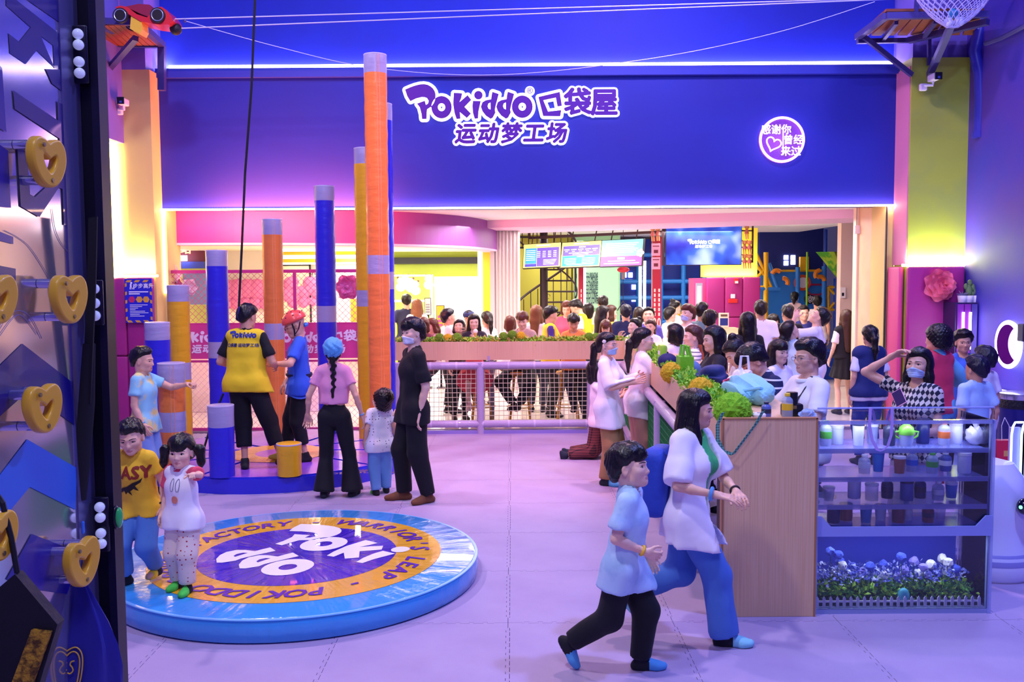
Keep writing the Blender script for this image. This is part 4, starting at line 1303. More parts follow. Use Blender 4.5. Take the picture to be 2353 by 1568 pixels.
for lab, px, Y, ty, colr, bands, wpx in PILL:
 r = wpx / 2 / (FPX / Y); b0 = at(px, 900, Y); zt_ = at(px, ty, Y).z
 t = thing('step_pillar', lab, 'pillar', (b0.x, Y, PLH), 0, 'climbing pillars on the round platform')
 hs = zt_ - PLH
 segs = []; z = hs
 for y0, y1 in bands:
  za = at(px, y0, Y).z - PLH; zb_ = max(at(px, y1, Y).z - PLH, .02)
  if za < z - .01: segs.append((za, z, colr))
  segs.append((zb_, min(za, z), 'g')); z = zb_
 segs.append((0, z, colr))
 for z0, z1, cc in segs:
  r0 = r * (1 - .05 * (1 - z0 / hs)); r1 = r * (1 - .05 * (1 - z1 / hs))
  topc = abs(z1 - hs) < 1e-6
  prof = [(r0, z0)]
  nseg = max(2, int((z1 - z0) / .09))
  for i in range(1, nseg):
   q = i / nseg; prof.append((r0 + (r1 - r0) * q + .0025 * math.sin(i * 2.3 + px), z0 + (z1 - z0) * q))
  if topc: prof += [(r1, z1 - .02), (r1 - .004, z1 - .005), (r1 - .015, z1), (.01, z1 + .004)]
  else: prof += [(r1, z1)]
  MB().lathe(prof, 32).build('cover' if cc != 'g' else 'grey_band', PV[cc], t, True, 50)
 sm = MB()
 ca, sa = math.cos(R(-75)), math.sin(R(-75))
 for da in (0, R(14)):
  c1, s1 = math.cos(R(-75) + da), math.sin(R(-75) + da)
  sm.tube([(r * .955 * c1, r * .955 * s1, .01), (r * 1.004 * c1, r * 1.004 * s1, hs - .02)], .0025, 5)
 if colr == 'o': sm.build('seam', mat('seam_thread', '#f3a878', .6), t, True)
 MB().lathe([(r * 1.0, hs - .016), (r * 1.012, hs - .010), (r * 1.0, hs - .004)], 32).build('rim_piping', mat('rim_piping', '#cfc8e4', .5), t, True)

# ------------------------------------------------------------------ pink mesh fence with banner
YF = 12.72
fx0, fx1 = at(366, 800, YF).x, at(838, 800, YF).x
t = thing('mesh_fence', 'pink framed mesh fence with lettered banner behind the pillars', 'fence', ((fx0 + fx1) / 2, YF, 0))
M_PINKF = mat('pink_frame', '#d8418c', .35, metal=.1)
w = fx1 - fx0; zT = at(600, 620, YF).z; zM = at(600, 742, YF).z; zN = at(600, 824, YF).z
for x in (-w / 2, -w / 6, w / 6, w / 2):
 MB().b2((x - .022, -.02, 0), (x + .022, .02, zT)).build('post', M_PINKF, t)
for z, h_ in ((zT, .045), (zM, .04), (zN - .02, .03), (.05, .04)):
 MB().b2((-w / 2, -.018, z - h_), (w / 2, .018, z)).build('rail', M_PINKF, t)
def lattice(x0, x1, z0, z1, sp, r, diag=True, y=0.):
 mb = MB()
 if diag:
  for sgn in (1, -1):
   n = int((x1 - x0 + z1 - z0) / sp) + 1
   for i in range(n):
    k = x0 - (z1 - z0) + i * sp if sgn > 0 else x0 + i * sp
    pts = []
    for z in (z0, z1):
     x = k + (z - z0) if sgn > 0 else k - (z - z0)
     pts.append((x, z))
    (xa, za), (xb, zb_) = pts
    if xa > xb: xa, za, xb, zb_ = xb, zb_, xa, za
    if xb < x0 or xa > x1: continue
    m_ = (zb_ - za) / (xb - xa)
    if xa < x0: za += m_ * (x0 - xa); xa = x0
    if xb > x1: zb_ += m_ * (x1 - xb); xb = x1
    if xb - xa < .01: continue
    mb.cyl((xa, y, za), (xb, y, zb_), r, 4, False)
 else:
  for x in np.arange(x0, x1 + .001, sp): mb.tube([(x + .004 * math.sin(x * 9 + z * 7), y + .006 * math.sin(z * 20 + x * 13), z) for z in np.linspace(z0, z1, 5)], r, 4, caps=False)
  for z in np.arange(z0, z1 + .001, sp): mb.tube([(x, y + .006 * math.sin(x * 13 + z * 20), z + .004 * math.sin(x * 17)) for x in np.linspace(x0, x1, 9)], r, 4, caps=False)
 return mb
lattice(-w / 2, w / 2, zM, zT - .04, .085, .0032).build('wire_mesh', M_PINKF, t)
lattice(-w / 2, w / 2, .05, zN - .04, .085, .0028).build('wire_mesh', mat('pale_wire', '#d7a8c0', .4), t)
bn = MB().b2((-w / 2 + .02, -.032, zN), (w / 2 - .02, -.022, zM - .03)).build('banner', mat('banner_pink', '#e0448e', .5), t)
for px in (503, 735):
 c = at(px, 776, YF) - t.location; s_ = .62 * 1.0
 me_ = place_sign(SIGN, 'banner_lettering', mat('banner_white', '#fbe6f2', .6), Matrix.Translation((c.x, -.036, c.z + .0)) @ XZ @ Matrix.Diagonal((s_, s_ * .92, 1, 1)), t)

# ------------------------------------------------------------------ rail counters with planters
M_WOOD = mat('oak_laminate', '#d2a273', .5)
nt = M_WOOD.node_tree; b_ = nt.nodes['Principled BSDF']
tc = nt.nodes.new('ShaderNodeTexCoord'); mp = nt.nodes.new('ShaderNodeMapping'); mp.inputs['Scale'].default_value = (90, 90, 1.0)
n_ = nt.nodes.new('ShaderNodeTexNoise'); n_.inputs['Scale'].default_value = 2.; n_.inputs['Detail'].default_value = 6
rp_ = nt.nodes.new('ShaderNodeValToRGB'); rp_.color_ramp.elements[0].color = srgb('#d9ae82'); rp_.color_ramp.elements[1].color = srgb('#e3bd94'); rp_.color_ramp.elements[0].position = .38; rp_.color_ramp.elements[1].position = .62
nt.links.new(tc.outputs['Object'], mp.inputs[0]); nt.links.new(mp.outputs[0], n_.inputs['Vector']); nt.links.new(n_.outputs['Fac'], rp_.inputs['Fac']); nt.links.new(rp_.outputs[0], b_.inputs['Base Color'])
M_PIPE = mat('padded_pipe', '#b5a6c6', .35, coat=.2, bump=(25, .3)); M_PIPEB = mat('pipe_band', '#cbbfdc', .4)
M_NETG = mat('green_net', '#2f8a4c', .7); M_NETW = mat('pale_net', '#cfc3a0', .7)
YB = 12.45; CT = 1.23; CB = .985
bx0, bx1 = at(900, 800, YB).x, at(1436, 800, YB).x
t = thing('bar_counter', 'long oak bar counter with a padded net rail across the back', 'counter', ((bx0 + bx1) / 2, YB, 0))
L = bx1 - bx0
MB().b2((-L / 2, 0, CB), (L / 2, .03, CT)).build('front_panel', M_WOOD, t)
MB().b2((-L / 2, .03, CT - .10), (L / 2, .50, CT - .06)).build('worktop', M_WOOD, t)
MB().b2((-L / 2, .03, CT - .16), (L / 2, .21, CT - .03)).build('planter_trough', mat('trough', '#6a4a30', .7), t)
for zz in (.915, .13):
 mb = MB(); mb.cyl((-L / 2, -.03, zz), (L / 2, -.03, zz), .05, 14); p = mb.build('padded_rail', M_PIPE, t, True)
 for i in range(9):
  x = -L / 2 + L * (i + .5) / 9; MB().cyl((x - .012, -.03, zz), (x + .012, -.03, zz), .0515, 14).build('tape_band', M_PIPEB, p, True)
for px in (915, 1104, 1357):
 x = at(px, 900, YB).x - t.location.x; MB().cyl((x, -.03, .0), (x, -.03, .95), .052, 14).build('padded_post', M_PIPE, t, True)
MB().b2((-L / 2, -.06, 0), (L / 2, .04, .045)).build('base_board', mat('base_lilac', '#8d7fc4', .4), t)
lattice(-L / 2, L / 2, .18, .87, .062, .0045, False, -.03).build('safety_net', M_NETW, t)
lattice(-L / 2, L / 2, .18, .87, .062, .0042, False, -.015).build('safety_net', M_NETG, t)
MB().b2((-.28, -.012, CB - .01), (-.25, -.002, CT - .19)).build('bracket', M_PIPE, t)

# side counter, running from the wooden end panel to the back counter
SX0, SX1 = at(1659, 1200, 5.62).x, at(1875, 1200, 5.62).x
Xb = at(1438, 800, YB).x
t = thing('bar_counter', 'oak counter with green planter running towards the camera, crowded with seated people', 'counter', (SX0, 5.62, 0))
ln = YB - 5.62; dX = Xb - SX0
sl = math.atan2(dX, ln)
def sp(u, v, z):   # v along the counter, u across
 return Vector((u + dX * v / ln, v, z))
def sbox(u0, u1, v0, v1, z0, z1):
 mb = MB(); q = [sp(u, v, z) for u in (u0, u1) for v in (v0, v1) for z in (z0, z1)]
 mb._add(q, [(0, 1, 3, 2), (4, 6, 7, 5), (0, 4, 5, 1), (2, 3, 7, 6), (0, 2, 6, 4), (1, 5, 7, 3)]); return mb
sbox(0, .03, .04, ln, CB, CT).build('front_panel', M_WOOD, t)
sbox(.03, SX1 - SX0, .04, ln, CT - .06, CT - .02).build('worktop', M_WOOD, t)
sbox(.03, .20, .04, ln, CT - .16, CT - .01).build('planter_trough', mat('trough', '#6a4a30', .7), t)
ep = MB(); ep.rbox(((SX1 - SX0) / 2, .02, CT / 2), (SX1 - SX0, .04, CT), .003); ep.build('end_panel', M_WOOD, t)
MB().b2((-.004, -.003, 0), (.008, .045, CT + .002)).b2((SX1 - SX0 - .008, -.003, 0), (SX1 - SX0 + .004, .045, CT + .002)).b2((0, -.003, CT - .006), (SX1 - SX0, .045, CT + .003)).build('edge_trim', mat('edge_trim', '#a8764c', .5), t)
sbox(.06, .1, .1, .5, 0, CT - .06).build('support', mat('dark_side', '#3a2c30', .7), t)
for v in (2.2, 4.4, 6.4): MB().b2(sp(.25, v, 0), sp(.31, v + .06, CT - .06)).build('leg', M_STEEL, t)
pr_ = MB(); pr_.cyl(sp(-.03, .9, .915), sp(-.03, ln, .915), .05, 14); pr_.build('padded_rail', M_PIPE, t, True)
pr_ = MB(); pr_.cyl(sp(-.03, .9, .13), sp(-.03, ln, .13), .05, 14); pr_.build('padded_rail', M_PIPE, t, True)
for v in (.9, 2.9, 4.9, 6.8): MB().cyl(sp(-.03, v, 0), sp(-.03, v, .95), .052, 14).build('padded_post', M_PIPE, t, True)
mb = MB()
for z in np.arange(.18, .9, .062): mb.tube([sp(-.03, v, z) for v in np.linspace(.9, ln, 8)], .0045, 4)
for v in np.arange(.9, ln, .062): mb.tube([sp(-.03, v, .18), sp(-.03, v, .88)], .0045, 4)
mb.build('safety_net', M_NETG, t)
sbox(-.01, .0, .95, ln - .1, .14, .9).build('green_screen', mat('green_mesh_cloth', '#4caf5c', .6, noise=(7, '#3f9a52', .35, .7)), t)

# hedge foliage in the planters (uncountable) and clipped balls
def leaf_stuff(name, label, pts_fn, n, size, cols, seed=0):
 rs = random.Random(seed); mb = MB()
 for i in range(n):
  p, nrm_ = pts_fn(rs)
  d = Vector((rs.gauss(0, 1), rs.gauss(0, 1), rs.gauss(0, 1) + .5)).normalized(); w_ = d.orthogonal().normalized()
  w_ = Matrix.Rotation(rs.uniform(0, 6.28), 3, d) @ w_
  s_ = size * rs.uniform(.6, 1.3); mb.cur = rs.randrange(len(cols))
  a = Vector(p); m_ = a + d * s_ * .55; e = a + d * s_
  up = d.cross(w_) * s_ * .12
  mb._add([a, m_ + w_ * s_ * .3 + up, e, m_ - w_ * s_ * .3 + up], [(0, 1, 2), (0, 2, 3)])
 o = mb.build(name, cols)
 return setp(o, label, 'plant', kind='stuff')
G1, G2, G3 = mat('leaf_lime', '#a4d636', .5), mat('leaf_green', '#62b02e', .5), mat('leaf_olive', '#c9b03a', .5)
G6 = mat('leaf_bright', '#7ccf2a', .5)
G4, G5 = mat('leaf_dark', '#2f6e34', .5), mat('leaf_straw', '#d8b86a', .6)
leaf_stuff('planter_foliage', 'strip of olive and green foliage along the top of the back counter',
     lambda rs: ((rs.uniform(bx0, bx1), YB + .12 + rs.uniform(-.09, .08), CT - .05 + rs.uniform(0, .09) ** 1), None), 6500, .042, [G1, G2, G3, G5, G1], 1)
leaf_stuff('planter_foliage', 'thick bright green foliage along the side counter planter',
     lambda rs: (lambda v: (tuple(Vector((SX0, 5.62, 0)) + sp(.115 + rs.uniform(-.1, .08), v, CT - .03 + rs.uniform(0, .085))), None))(rs.uniform(.12, ln)), 11000, .040, [G1, G1, G2, G6], 2)
def moss_ball(p, r, m, lab, grp):
 t = thing('moss_ball', lab, 'topiary', p, 0, grp); mb = MB(); rs = random.Random(int(p[0] * 1000))
 bm = bmesh.new(); bmesh.ops.create_icosphere(bm, subdivisions=4, radius=r)
 for v in bm.verts: v.co *= 1 + rs.uniform(-.07, .07)
 mb.bm(bm); mb.build('moss', m, t, False)
 mb = MB()
 for i in range(600):
  d = Vector((rs.gauss(0, 1), rs.gauss(0, 1), rs.gauss(0, 1))).normalized(); w_ = d.orthogonal().normalized() * r * .035
  a = d * r * .92; e = d * r * rs.uniform(1.02, 1.12) + Vector((rs.uniform(-1, 1), rs.uniform(-1, 1), rs.uniform(-1, 1))) * r * .12
  mb._add([a - w_, a + w_, e], [(0, 1, 2)])
 o = mb.build('tufts', m, t); o['kind'] = 'stuff'
MG = mat('moss_green', '#6f9a22', .9); MY = mat('moss_yellow', '#d9b020', .9)
for i, (px, py, m, lab) in enumerate(((1010, 777, MG, 'leftmost green moss ball on the back counter'), (1029, 778, MY, 'yellow moss ball left of the ice-cream woman on the back counter'), (1050, 776, MG, 'green moss ball in front of the woman holding ice cream'),
  (1157, 774, MG, 'green moss ball beside the striped bag on the back counter'), (1177, 770, MG, 'raised green moss ball in front of the brown-haired man'), (1197, 773, MY, 'yellow moss ball in front of the brown-haired man'),
  (1353, 775, MG, 'green moss ball near the right end of the back counter'), (1370, 776, MG, 'rightmost green moss ball of the back counter'))):
 q = at(px, py, YB + .10); moss_ball((q.x, q.y, q.z), .062, m, lab, 'moss balls in the planters')
for px, py, m, r, lab in ((1684, 945, mat('moss_bright', '#7cc21e', .9), .115, 'big bright green moss ball at the front end of the side counter'), (1610, 896, MY, .09, 'yellow moss ball half way along the side planter'), (1542, 857, MY, .09, 'yellow moss ball at the far part of the side planter')):
 u = .12; Xc = SX0 + .1; q = atx(px, py, Xc); moss_ball((q.x, q.y, max(q.z, CT + .02)), r, m, lab, 'moss balls in the planters')

# ------------------------------------------------------------------ lobby: shop on the left
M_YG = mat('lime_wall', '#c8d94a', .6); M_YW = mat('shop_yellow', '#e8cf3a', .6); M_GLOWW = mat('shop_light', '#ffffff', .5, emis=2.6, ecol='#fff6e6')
M_SHOPW = mat('shop_white', '#faf4ea', .5)
YS = 19.6
def rect(px0, py0, px1, py1, Y): a = at(px0, py0, Y); b = at(px1, py1, Y); return a.x, b.x, b.z, a.z   # x0,x1,z0,z1
def panel(name, px0, py0, px1, py1, Y, m, th=.06, lab=None, cat=None, parent=None, kind=None):
 x0, x1, z0, z1 = rect(px0, py0, px1, py1, Y)
 o = MB().b2((x0, Y, max(z0, 0)), (x1, Y + th, z1)).build(name, m, parent)
 if lab: setp(o, lab, cat)
 if kind: o['kind'] = kind
 return o
struct('wall_shop_back', MB().b2((-6.4, YS, 0), (at(1112, 700, YS).x, YS + .15, 2.7)), mat('shop_back', '#bccc50', .6))
panel('trim_shop_dark', 905, 592, 1100, 606, YS - .1, mat('shop_dark_beam', '#3c3c48', .6), .1, kind='structure')
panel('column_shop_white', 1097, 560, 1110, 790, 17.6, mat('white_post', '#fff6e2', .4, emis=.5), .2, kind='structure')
panel('column_shop_gold', 1110, 570, 1128, 790, 17.8, M_YW, .2, kind='structure')
# yellow ceiling battens with white light bars over the fence
for i, (y0, y1) in enumerate(((556, 561), (570, 577), (587, 594), (604, 607))):
 x0, x1, z0, z1 = rect(650, y0, 836, y1, 16.5 + i * .4)
 t = thing('ceiling_bar', '%s bright ceiling bar of the shop, counted from the fascia' % ('first', 'second', 'third', 'fourth')[i], 'lamp', ((x0 + x1) / 2, 16.5 + i * .4, z0), 0, 'light bars under the shop ceiling')
 MB().b2((-(x1 - x0) / 2, 0, 0), ((x1 - x0) / 2, .04, z1 - z0)).build('tube', M_GLOWW, t)
 MB().b2((-(x1 - x0) / 2, .0, z1 - z0), ((x1 - x0) / 2, .06, z1 - z0 + .03)).build('housing', M_YW, t)
panel('wall_shop_lime', 640, 545, 850, 604, 17.9, M_YW, .1, kind='structure')
panel('wall_shop_white', 515, 556, 850, 800, 18.0, M_SHOPW, .1, kind='structure')
panel('wall_shop_maroon', 379, 560, 470, 602, 17.6, mat('maroon_sign', '#6a2a48', .6), .1, kind='structure')
panel('trim_shop_blue', 381, 602, 470, 617, 17.55, mat('blue_panel', '#3c4cc8', .5), .1, kind='structure')
panel('trim_shop_screen', 420, 626, 490, 700, 17.5, mat('periwinkle', '#7c8cd8', .4), .05, kind='structure')
t = thing('shop_sign', 'small glowing red and white characters at the left edge of the portal', 'sign', at(402, 580, 17.4))
me = fat(text_mesh('龙驿站', .20), .005, 6); me.transform(Matrix.Translation((0, 0, .05)) @ XZ); obj('letters', me, mat('sign_red_glow', '#ffb090', .5, emis=3, ecol='#ff7a50'), t)
MB().b2((-.27, -.01, -.16), (.22, .02, -.06)).build('light_box', mat('white_glow', '#ffffff', .5, emis=4, ecol='#e8f0ff'), t)
t = thing('ceiling_cassette', 'white air-conditioning cassette under the shop ceiling', 'air vent', at(487, 570, 17.0))
MB().rbox((0, 0, 0), (.36, .5, .09), .02).build('case', M_WHITE, t); MB().b2((-.15, -.26, -.02), (.15, -.25, .02)).build('slot', mat('vent_slot', '#b8b0c8', .5), t)
# fluffy pink cloud letters, big paper flowers and shelves behind the mesh
def blob(name, lab, cat, pxy, Y, m, balls, grp=None, sc=1.):
 c = at(pxy[0], pxy[1], Y); t = thing(name, lab, cat, c, 0, grp); mb = MB()
 for x, z, r in balls: mb.ball((x * sc, 0, z * sc), r * sc, 12, 8, (1, .5, 1))
 mb.build('shape', m, t, True); return t
M_PK = mat('plush_pink', '#e884b8', .8, bump=(30, .4)); M_PW = mat('paper_white', '#fff2f6', .7)
def flower(lab, p, r, m, tilt=(0, 0, 0), petals=(7, 6, 5, 4), grp=None, name='paper_flower'):
 """layered cupped petals facing -Y"""
 t = thing(name, lab, 'paper flower', p, 0, grp); t.rotation_euler = tilt
 for L, n in enumerate(petals):
  R0 = r * (1 - .22 * L)
  for k in range(n):
   a = 2 * PI * k / n + L * .5; mb = MB(); vs = []; N, Mq = 6, 5
   for i in range(N + 1):
    u = i / N
    for j in range(Mq + 1):
     v = j / Mq * 2 - 1
     wd = R0 * .62 * math.sin(PI * min(1, .22 + .78 * u) * .93) * (1 - .12 * u)
     rad = R0 * u; x = v * wd
     dep = -r * (.10 + .16 * L) - r * .42 * (u ** 2) * (.25 + .2 * L) - r * .12 * (v * v) * u + (r * .10 * u ** 6)
     vs.append((math.cos(a) * rad - math.sin(a) * x, dep, math.sin(a) * rad + math.cos(a) * x))
   fs = [(i * (Mq + 1) + j, i * (Mq + 1) + j + 1, (i + 1) * (Mq + 1) + j + 1, (i + 1) * (Mq + 1) + j) for i in range(N) for j in range(Mq)]
   mb._add(vs, fs); mb.build('petal', m, t, True)
 mb = MB(); mb.ball((0, -r * .5, 0), r * .17, 10, 8); mb.build('heart', m, t, True)
 return t
flower('large pale paper flower at the top left of the pink mesh fence', at(392, 632, 12.9), .16, M_PW, petals=(6, 5, 4), grp='paper flowers behind the mesh fence')
flower('pale paper flower right of the largest one behind the mesh', at(402, 655, 12.92), .12, M_PK, petals=(6, 5, 4), grp='paper flowers behind the mesh fence')
flower('pale ruffled paper flower above the yellow pillar behind the mesh', at(436, 660, 12.9), .12, M_PW, petals=(6, 5, 4), grp='paper flowers behind the mesh fence')
flower('pink paper flower behind the mesh right of the tall blue pillar', at(800, 660, 12.88), .18, M_PK, petals=(6, 5, 4), grp='paper flowers behind the mesh fence')
blob('cloud_letter', 'wide pink cloud letter bar behind the mesh, upper one', 'decoration', (560, 665), 17.88, M_PK, [(-.25, 0, .16), (-.1, 0, .17), (.06, .01, .16), (.22, 0, .17), (.34, 0, .14)], 'pink cloud letters in the shop', 1.18)
blob('cloud_letter', 'wide pink cloud letter bar behind the mesh, lower one', 'decoration', (565, 697), 17.88, M_PK, [(-.3, 0, .10), (-.15, 0, .11), (0, .0, .10), (.15, 0, .11), (.3, 0, .10)], 'pink cloud letters in the shop', 1.18)
blob('cloud_letter', 'pink cloud letter between the orange and blue pillars', 'decoration', (668, 665), 17.88, M_PK, [(0, .08, .13), (-.05, -.08, .13), (.08, -.05, .12), (.05, .12, .1)], 'pink cloud letters in the shop', 1.18)
blob('cloud_letter', 'pink cloud letter close beside the tall blue pillar', 'decoration', (712, 665), 17.88, M_PK, [(0, .1, .12), (-.1, -.05, .12), (.1, -.05, .12), (0, 0, .12)], 'pink cloud letters in the shop', 1.18)
blob('cloud_letter', 'small pink cloud letter above the red helmet', 'decoration', (690, 695), 17.88, M_PK, [(-.12, 0, .1), (.05, 0, .1), (.18, .02, .09)], 'pink cloud letters in the shop', 1.18)
t = thing('shop_counter', 'white shop counter behind the mesh fence', 'counter', at(560, 780, 14.6)); t.location.z = 0
MB().b2((-1.1, 0, 0), (1.3, .5, 1.02)).build('body', mat('shop_counter_white', '#fdeef2', .4), t); MB().b2((-1.15, -.04, 1.02), (1.35, .54, 1.07)).build('top', M_WHITE, t)
t = thing('shop_counter', 'pale yellow stepped counter behind the girl in the cap', 'counter', at(790, 760, 15.2)); t.location.z = 0
MB().b2((-.5, 0, 0), (.5, .5, 1.1)).build('body', mat('cream_counter', '#fbf0c8', .4), t); MB().b2((.1, .1, 1.1), (.2, .2, 1.75)).build('post', M_YW, t)
t = thing('wall_picture', 'black picture frame on the cream wall behind the red helmet', 'frame', at(672, 680, 17.86))
mb = MB(); w_, h_ = .36, .6
mb.b2((-w_, -.02, h_ - .03), (w_, .02, h_)).b2((-w_, -.02, -h_), (w_, .02, -h_ + .03)).b2((-w_, -.02, -h_), (-w_ + .03, .02, h_)).b2((w_ - .03, -.02, -h_), (w_, .02, h_)); mb.build('frame', M_DARK, t)
MB().b2((-w_ + .03, 0, -h_ + .03), (w_ - .03, .01, h_ - .03)).build('sheet', mat('cream_sheet', '#f5e6c4', .5), t)
o = text_mesh('迷你密室 B1-L4', .13); o.transform(Matrix.Translation(at(690, 629, 17.88)) @ XZ); o = obj('wall_lettering', o, mat('letter_dark', '#503848', .6)); setp(o, 'small dark lettering high on the white shop wall behind the mesh', 'lettering')
# bright display with plush toys, posters
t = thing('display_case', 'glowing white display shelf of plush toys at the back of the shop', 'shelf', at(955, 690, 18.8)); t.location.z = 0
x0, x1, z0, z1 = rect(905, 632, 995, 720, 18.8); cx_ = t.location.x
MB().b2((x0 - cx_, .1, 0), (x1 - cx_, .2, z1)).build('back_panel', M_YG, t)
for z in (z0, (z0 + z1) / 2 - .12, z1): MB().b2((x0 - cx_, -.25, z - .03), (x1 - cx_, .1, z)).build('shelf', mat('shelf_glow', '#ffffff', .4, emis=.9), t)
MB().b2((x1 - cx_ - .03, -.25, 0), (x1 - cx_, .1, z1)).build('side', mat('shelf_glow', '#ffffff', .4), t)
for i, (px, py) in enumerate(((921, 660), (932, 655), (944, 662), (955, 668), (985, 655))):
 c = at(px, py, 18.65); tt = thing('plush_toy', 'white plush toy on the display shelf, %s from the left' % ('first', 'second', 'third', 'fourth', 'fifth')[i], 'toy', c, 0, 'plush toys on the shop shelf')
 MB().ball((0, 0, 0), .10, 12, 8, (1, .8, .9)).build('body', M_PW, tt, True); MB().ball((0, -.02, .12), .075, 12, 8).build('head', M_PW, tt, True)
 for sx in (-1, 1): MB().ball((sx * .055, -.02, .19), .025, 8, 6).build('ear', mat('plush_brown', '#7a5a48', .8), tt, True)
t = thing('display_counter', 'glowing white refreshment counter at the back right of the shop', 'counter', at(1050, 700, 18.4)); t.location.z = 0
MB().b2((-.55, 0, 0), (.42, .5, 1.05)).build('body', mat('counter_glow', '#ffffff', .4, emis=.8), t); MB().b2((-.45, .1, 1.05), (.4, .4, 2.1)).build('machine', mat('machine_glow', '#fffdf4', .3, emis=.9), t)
for px0, px1, y0, y1, lab, c1 in ((975, 991, 685, 725, 'slim black-framed poster in the shop', '#f2f2e6'), (1002, 1022, 702, 770, 'yellow standing poster with pink patches in the shop', '#f0c93a')):
 x0, x1, z0, z1 = rect(px0, y0, px1, y1, 17.6); t = thing('standing_poster', lab, 'poster', ((x0 + x1) / 2, 17.6, z0)); w_ = (x1 - x0) / 2; h_ = z1 - z0
 MB().b2((-w_, 0, 0), (w_, .03, h_)).build('frame', M_DARK, t); MB().b2((-.02, .03, -z0), (.02, .06, .3)).b2((-w_, -.1, -z0), (w_, .15, -z0 + .02)).build('stand', M_DARK, t); MB().b2((-w_ + .012, -.005, .012), (w_ - .012, 0, h_ - .012)).build('sheet', mat('sheet_' + c1, c1, .5), t)
 mb = MB()
 for k in range(4): mb.b2((-w_ * .6, -.008, h_ * (.15 + .14 * k)), (w_ * .6, -.006, h_ * (.24 + .14 * k)))
 mb.build('print', mat('print_pink', '#d060a0', .5) if 'yellow' in lab else mat('print_grey', '#9aa0a8', .5), t)

# ------------------------------------------------------------------ folding partition
x0, x1, z0, z1 = rect(1136, 556, 1196, 800, 17.2)
t = thing('folding_partition', 'white pleated folding partition beside the stair', 'partition', ((x0 + x1) / 2, 17.2, 0)); n = 14
for k in range(n):
 xa = x0 + (x1 - x0) * k / n - t.location.x; xb = x0 + (x1 - x0) * (k + 1) / n - t.location.x; ya, yb = (0, .06) if k % 2 else (.06, 0)
 mb = MB(); mb._add([(xa, ya, 0), (xb, yb, 0), (xb, yb, 2.95), (xa, ya, 2.95), (xa, ya + .012, 0), (xb, yb + .012, 0), (xb, yb + .012, 2.95), (xa, ya + .012, 2.95)], [(0, 1, 2, 3), (5, 4, 7, 6), (1, 5, 6, 2), (4, 0, 3, 7), (3, 2, 6, 7)])
 mb.build('slat', mat('partition_white', '#efe4e2', .5), t)
MB().b2((x0 - t.location.x, -.02, 2.93), (x1 - t.location.x, .08, 2.99)).build('track', M_STEEL, t)
MB().b2((x0 - t.location.x - .08, -.02, 0), (x0 - t.location.x, .08, 2.9)).build('end_post', mat('partition_post', '#d8ccd0', .4), t)

# ------------------------------------------------------------------ stair, walls behind
struct('wall_stair', MB().b2((at(1190, 700, 22).x, 22, 0), (at(1350, 700, 22).x, 22.15, ZC)), mat('stair_wall', '#b8b040', .6, noise=(.8, '#c0ae42', .4, .7)))
struct('wall_green', MB().b2((at(1318, 700, 21.8).x, 21.6, 0), (at(1425, 700, 21.6).x, 21.75, ZC)), mat('mint_wall', '#9ccf9c', .6))
c = at(1250, 700, 20.4); t = thing('spiral_stair', 'black iron spiral stair with scrolled railing', 'staircase', (c.x, 20.4, 0)); M_IRON = mat('black_iron', '#3a2630', .5)
MB().cyl((0, 0, 0), (0, 0, 3.05), .085, 14).build('column', M_IRON, t, True)
for k in range(13):
 a = R(200 - 29 * k); z = .1 + k * .235; mb = MB()
 a1 = a - R(27); q = [(.08 * math.cos(a), .08 * math.sin(a)), (.72 * math.cos(a), .72 * math.sin(a)), (.72 * math.cos(a1), .72 * math.sin(a1)), (.08 * math.cos(a1), .08 * math.sin(a1))]
 mb.prism(q[::-1], z, z + .035); mb.build('tread', M_IRON, t)
 for f in (0, .5):
  aa = a - R(27) * f; mb = MB(); mb.cyl((.7 * math.cos(aa), .7 * math.sin(aa), z), (.7 * math.cos(aa), .7 * math.sin(aa), min(z + .95 + f * .12, 3.05)), .010, 6); mb.build('baluster', M_IRON, t)
 if k % 3 == 1 and z < 2.3:
  mb = MB(); cx_, cy_ = .71 * math.cos(a), .71 * math.sin(a); tx, ty = -math.sin(a), math.cos(a)
  for sg in (-1, 1):
   for zz in (.35, .6): mb.tube([(cx_ + tx * sg * (.05 + .04 * math.cos(q)) , cy_ + ty * sg * (.05 + .04 * math.cos(q)), z + zz + .05 * math.sin(q)) for q in np.linspace(0, 5.2, 12)], .006, 5)
  mb.build('scroll', M_IRON, t, True)
mb = MB(); mb.tube([(.72 * math.cos(R(200 - 29 * k)), .72 * math.sin(R(200 - 29 * k)), min(1.05 + k * .235, 3.04)) for k in np.arange(0, 8.6, .25)], .025, 8); mb.build('handrail', M_IRON, t, True)
mb = MB(); mb.tube([(.72 * math.cos(R(200 - 29 * k)), .72 * math.sin(R(200 - 29 * k)), .1 + k * .235) for k in np.arange(0, 12.2, .25)], .018, 6); mb.build('stringer', M_IRON, t, True)

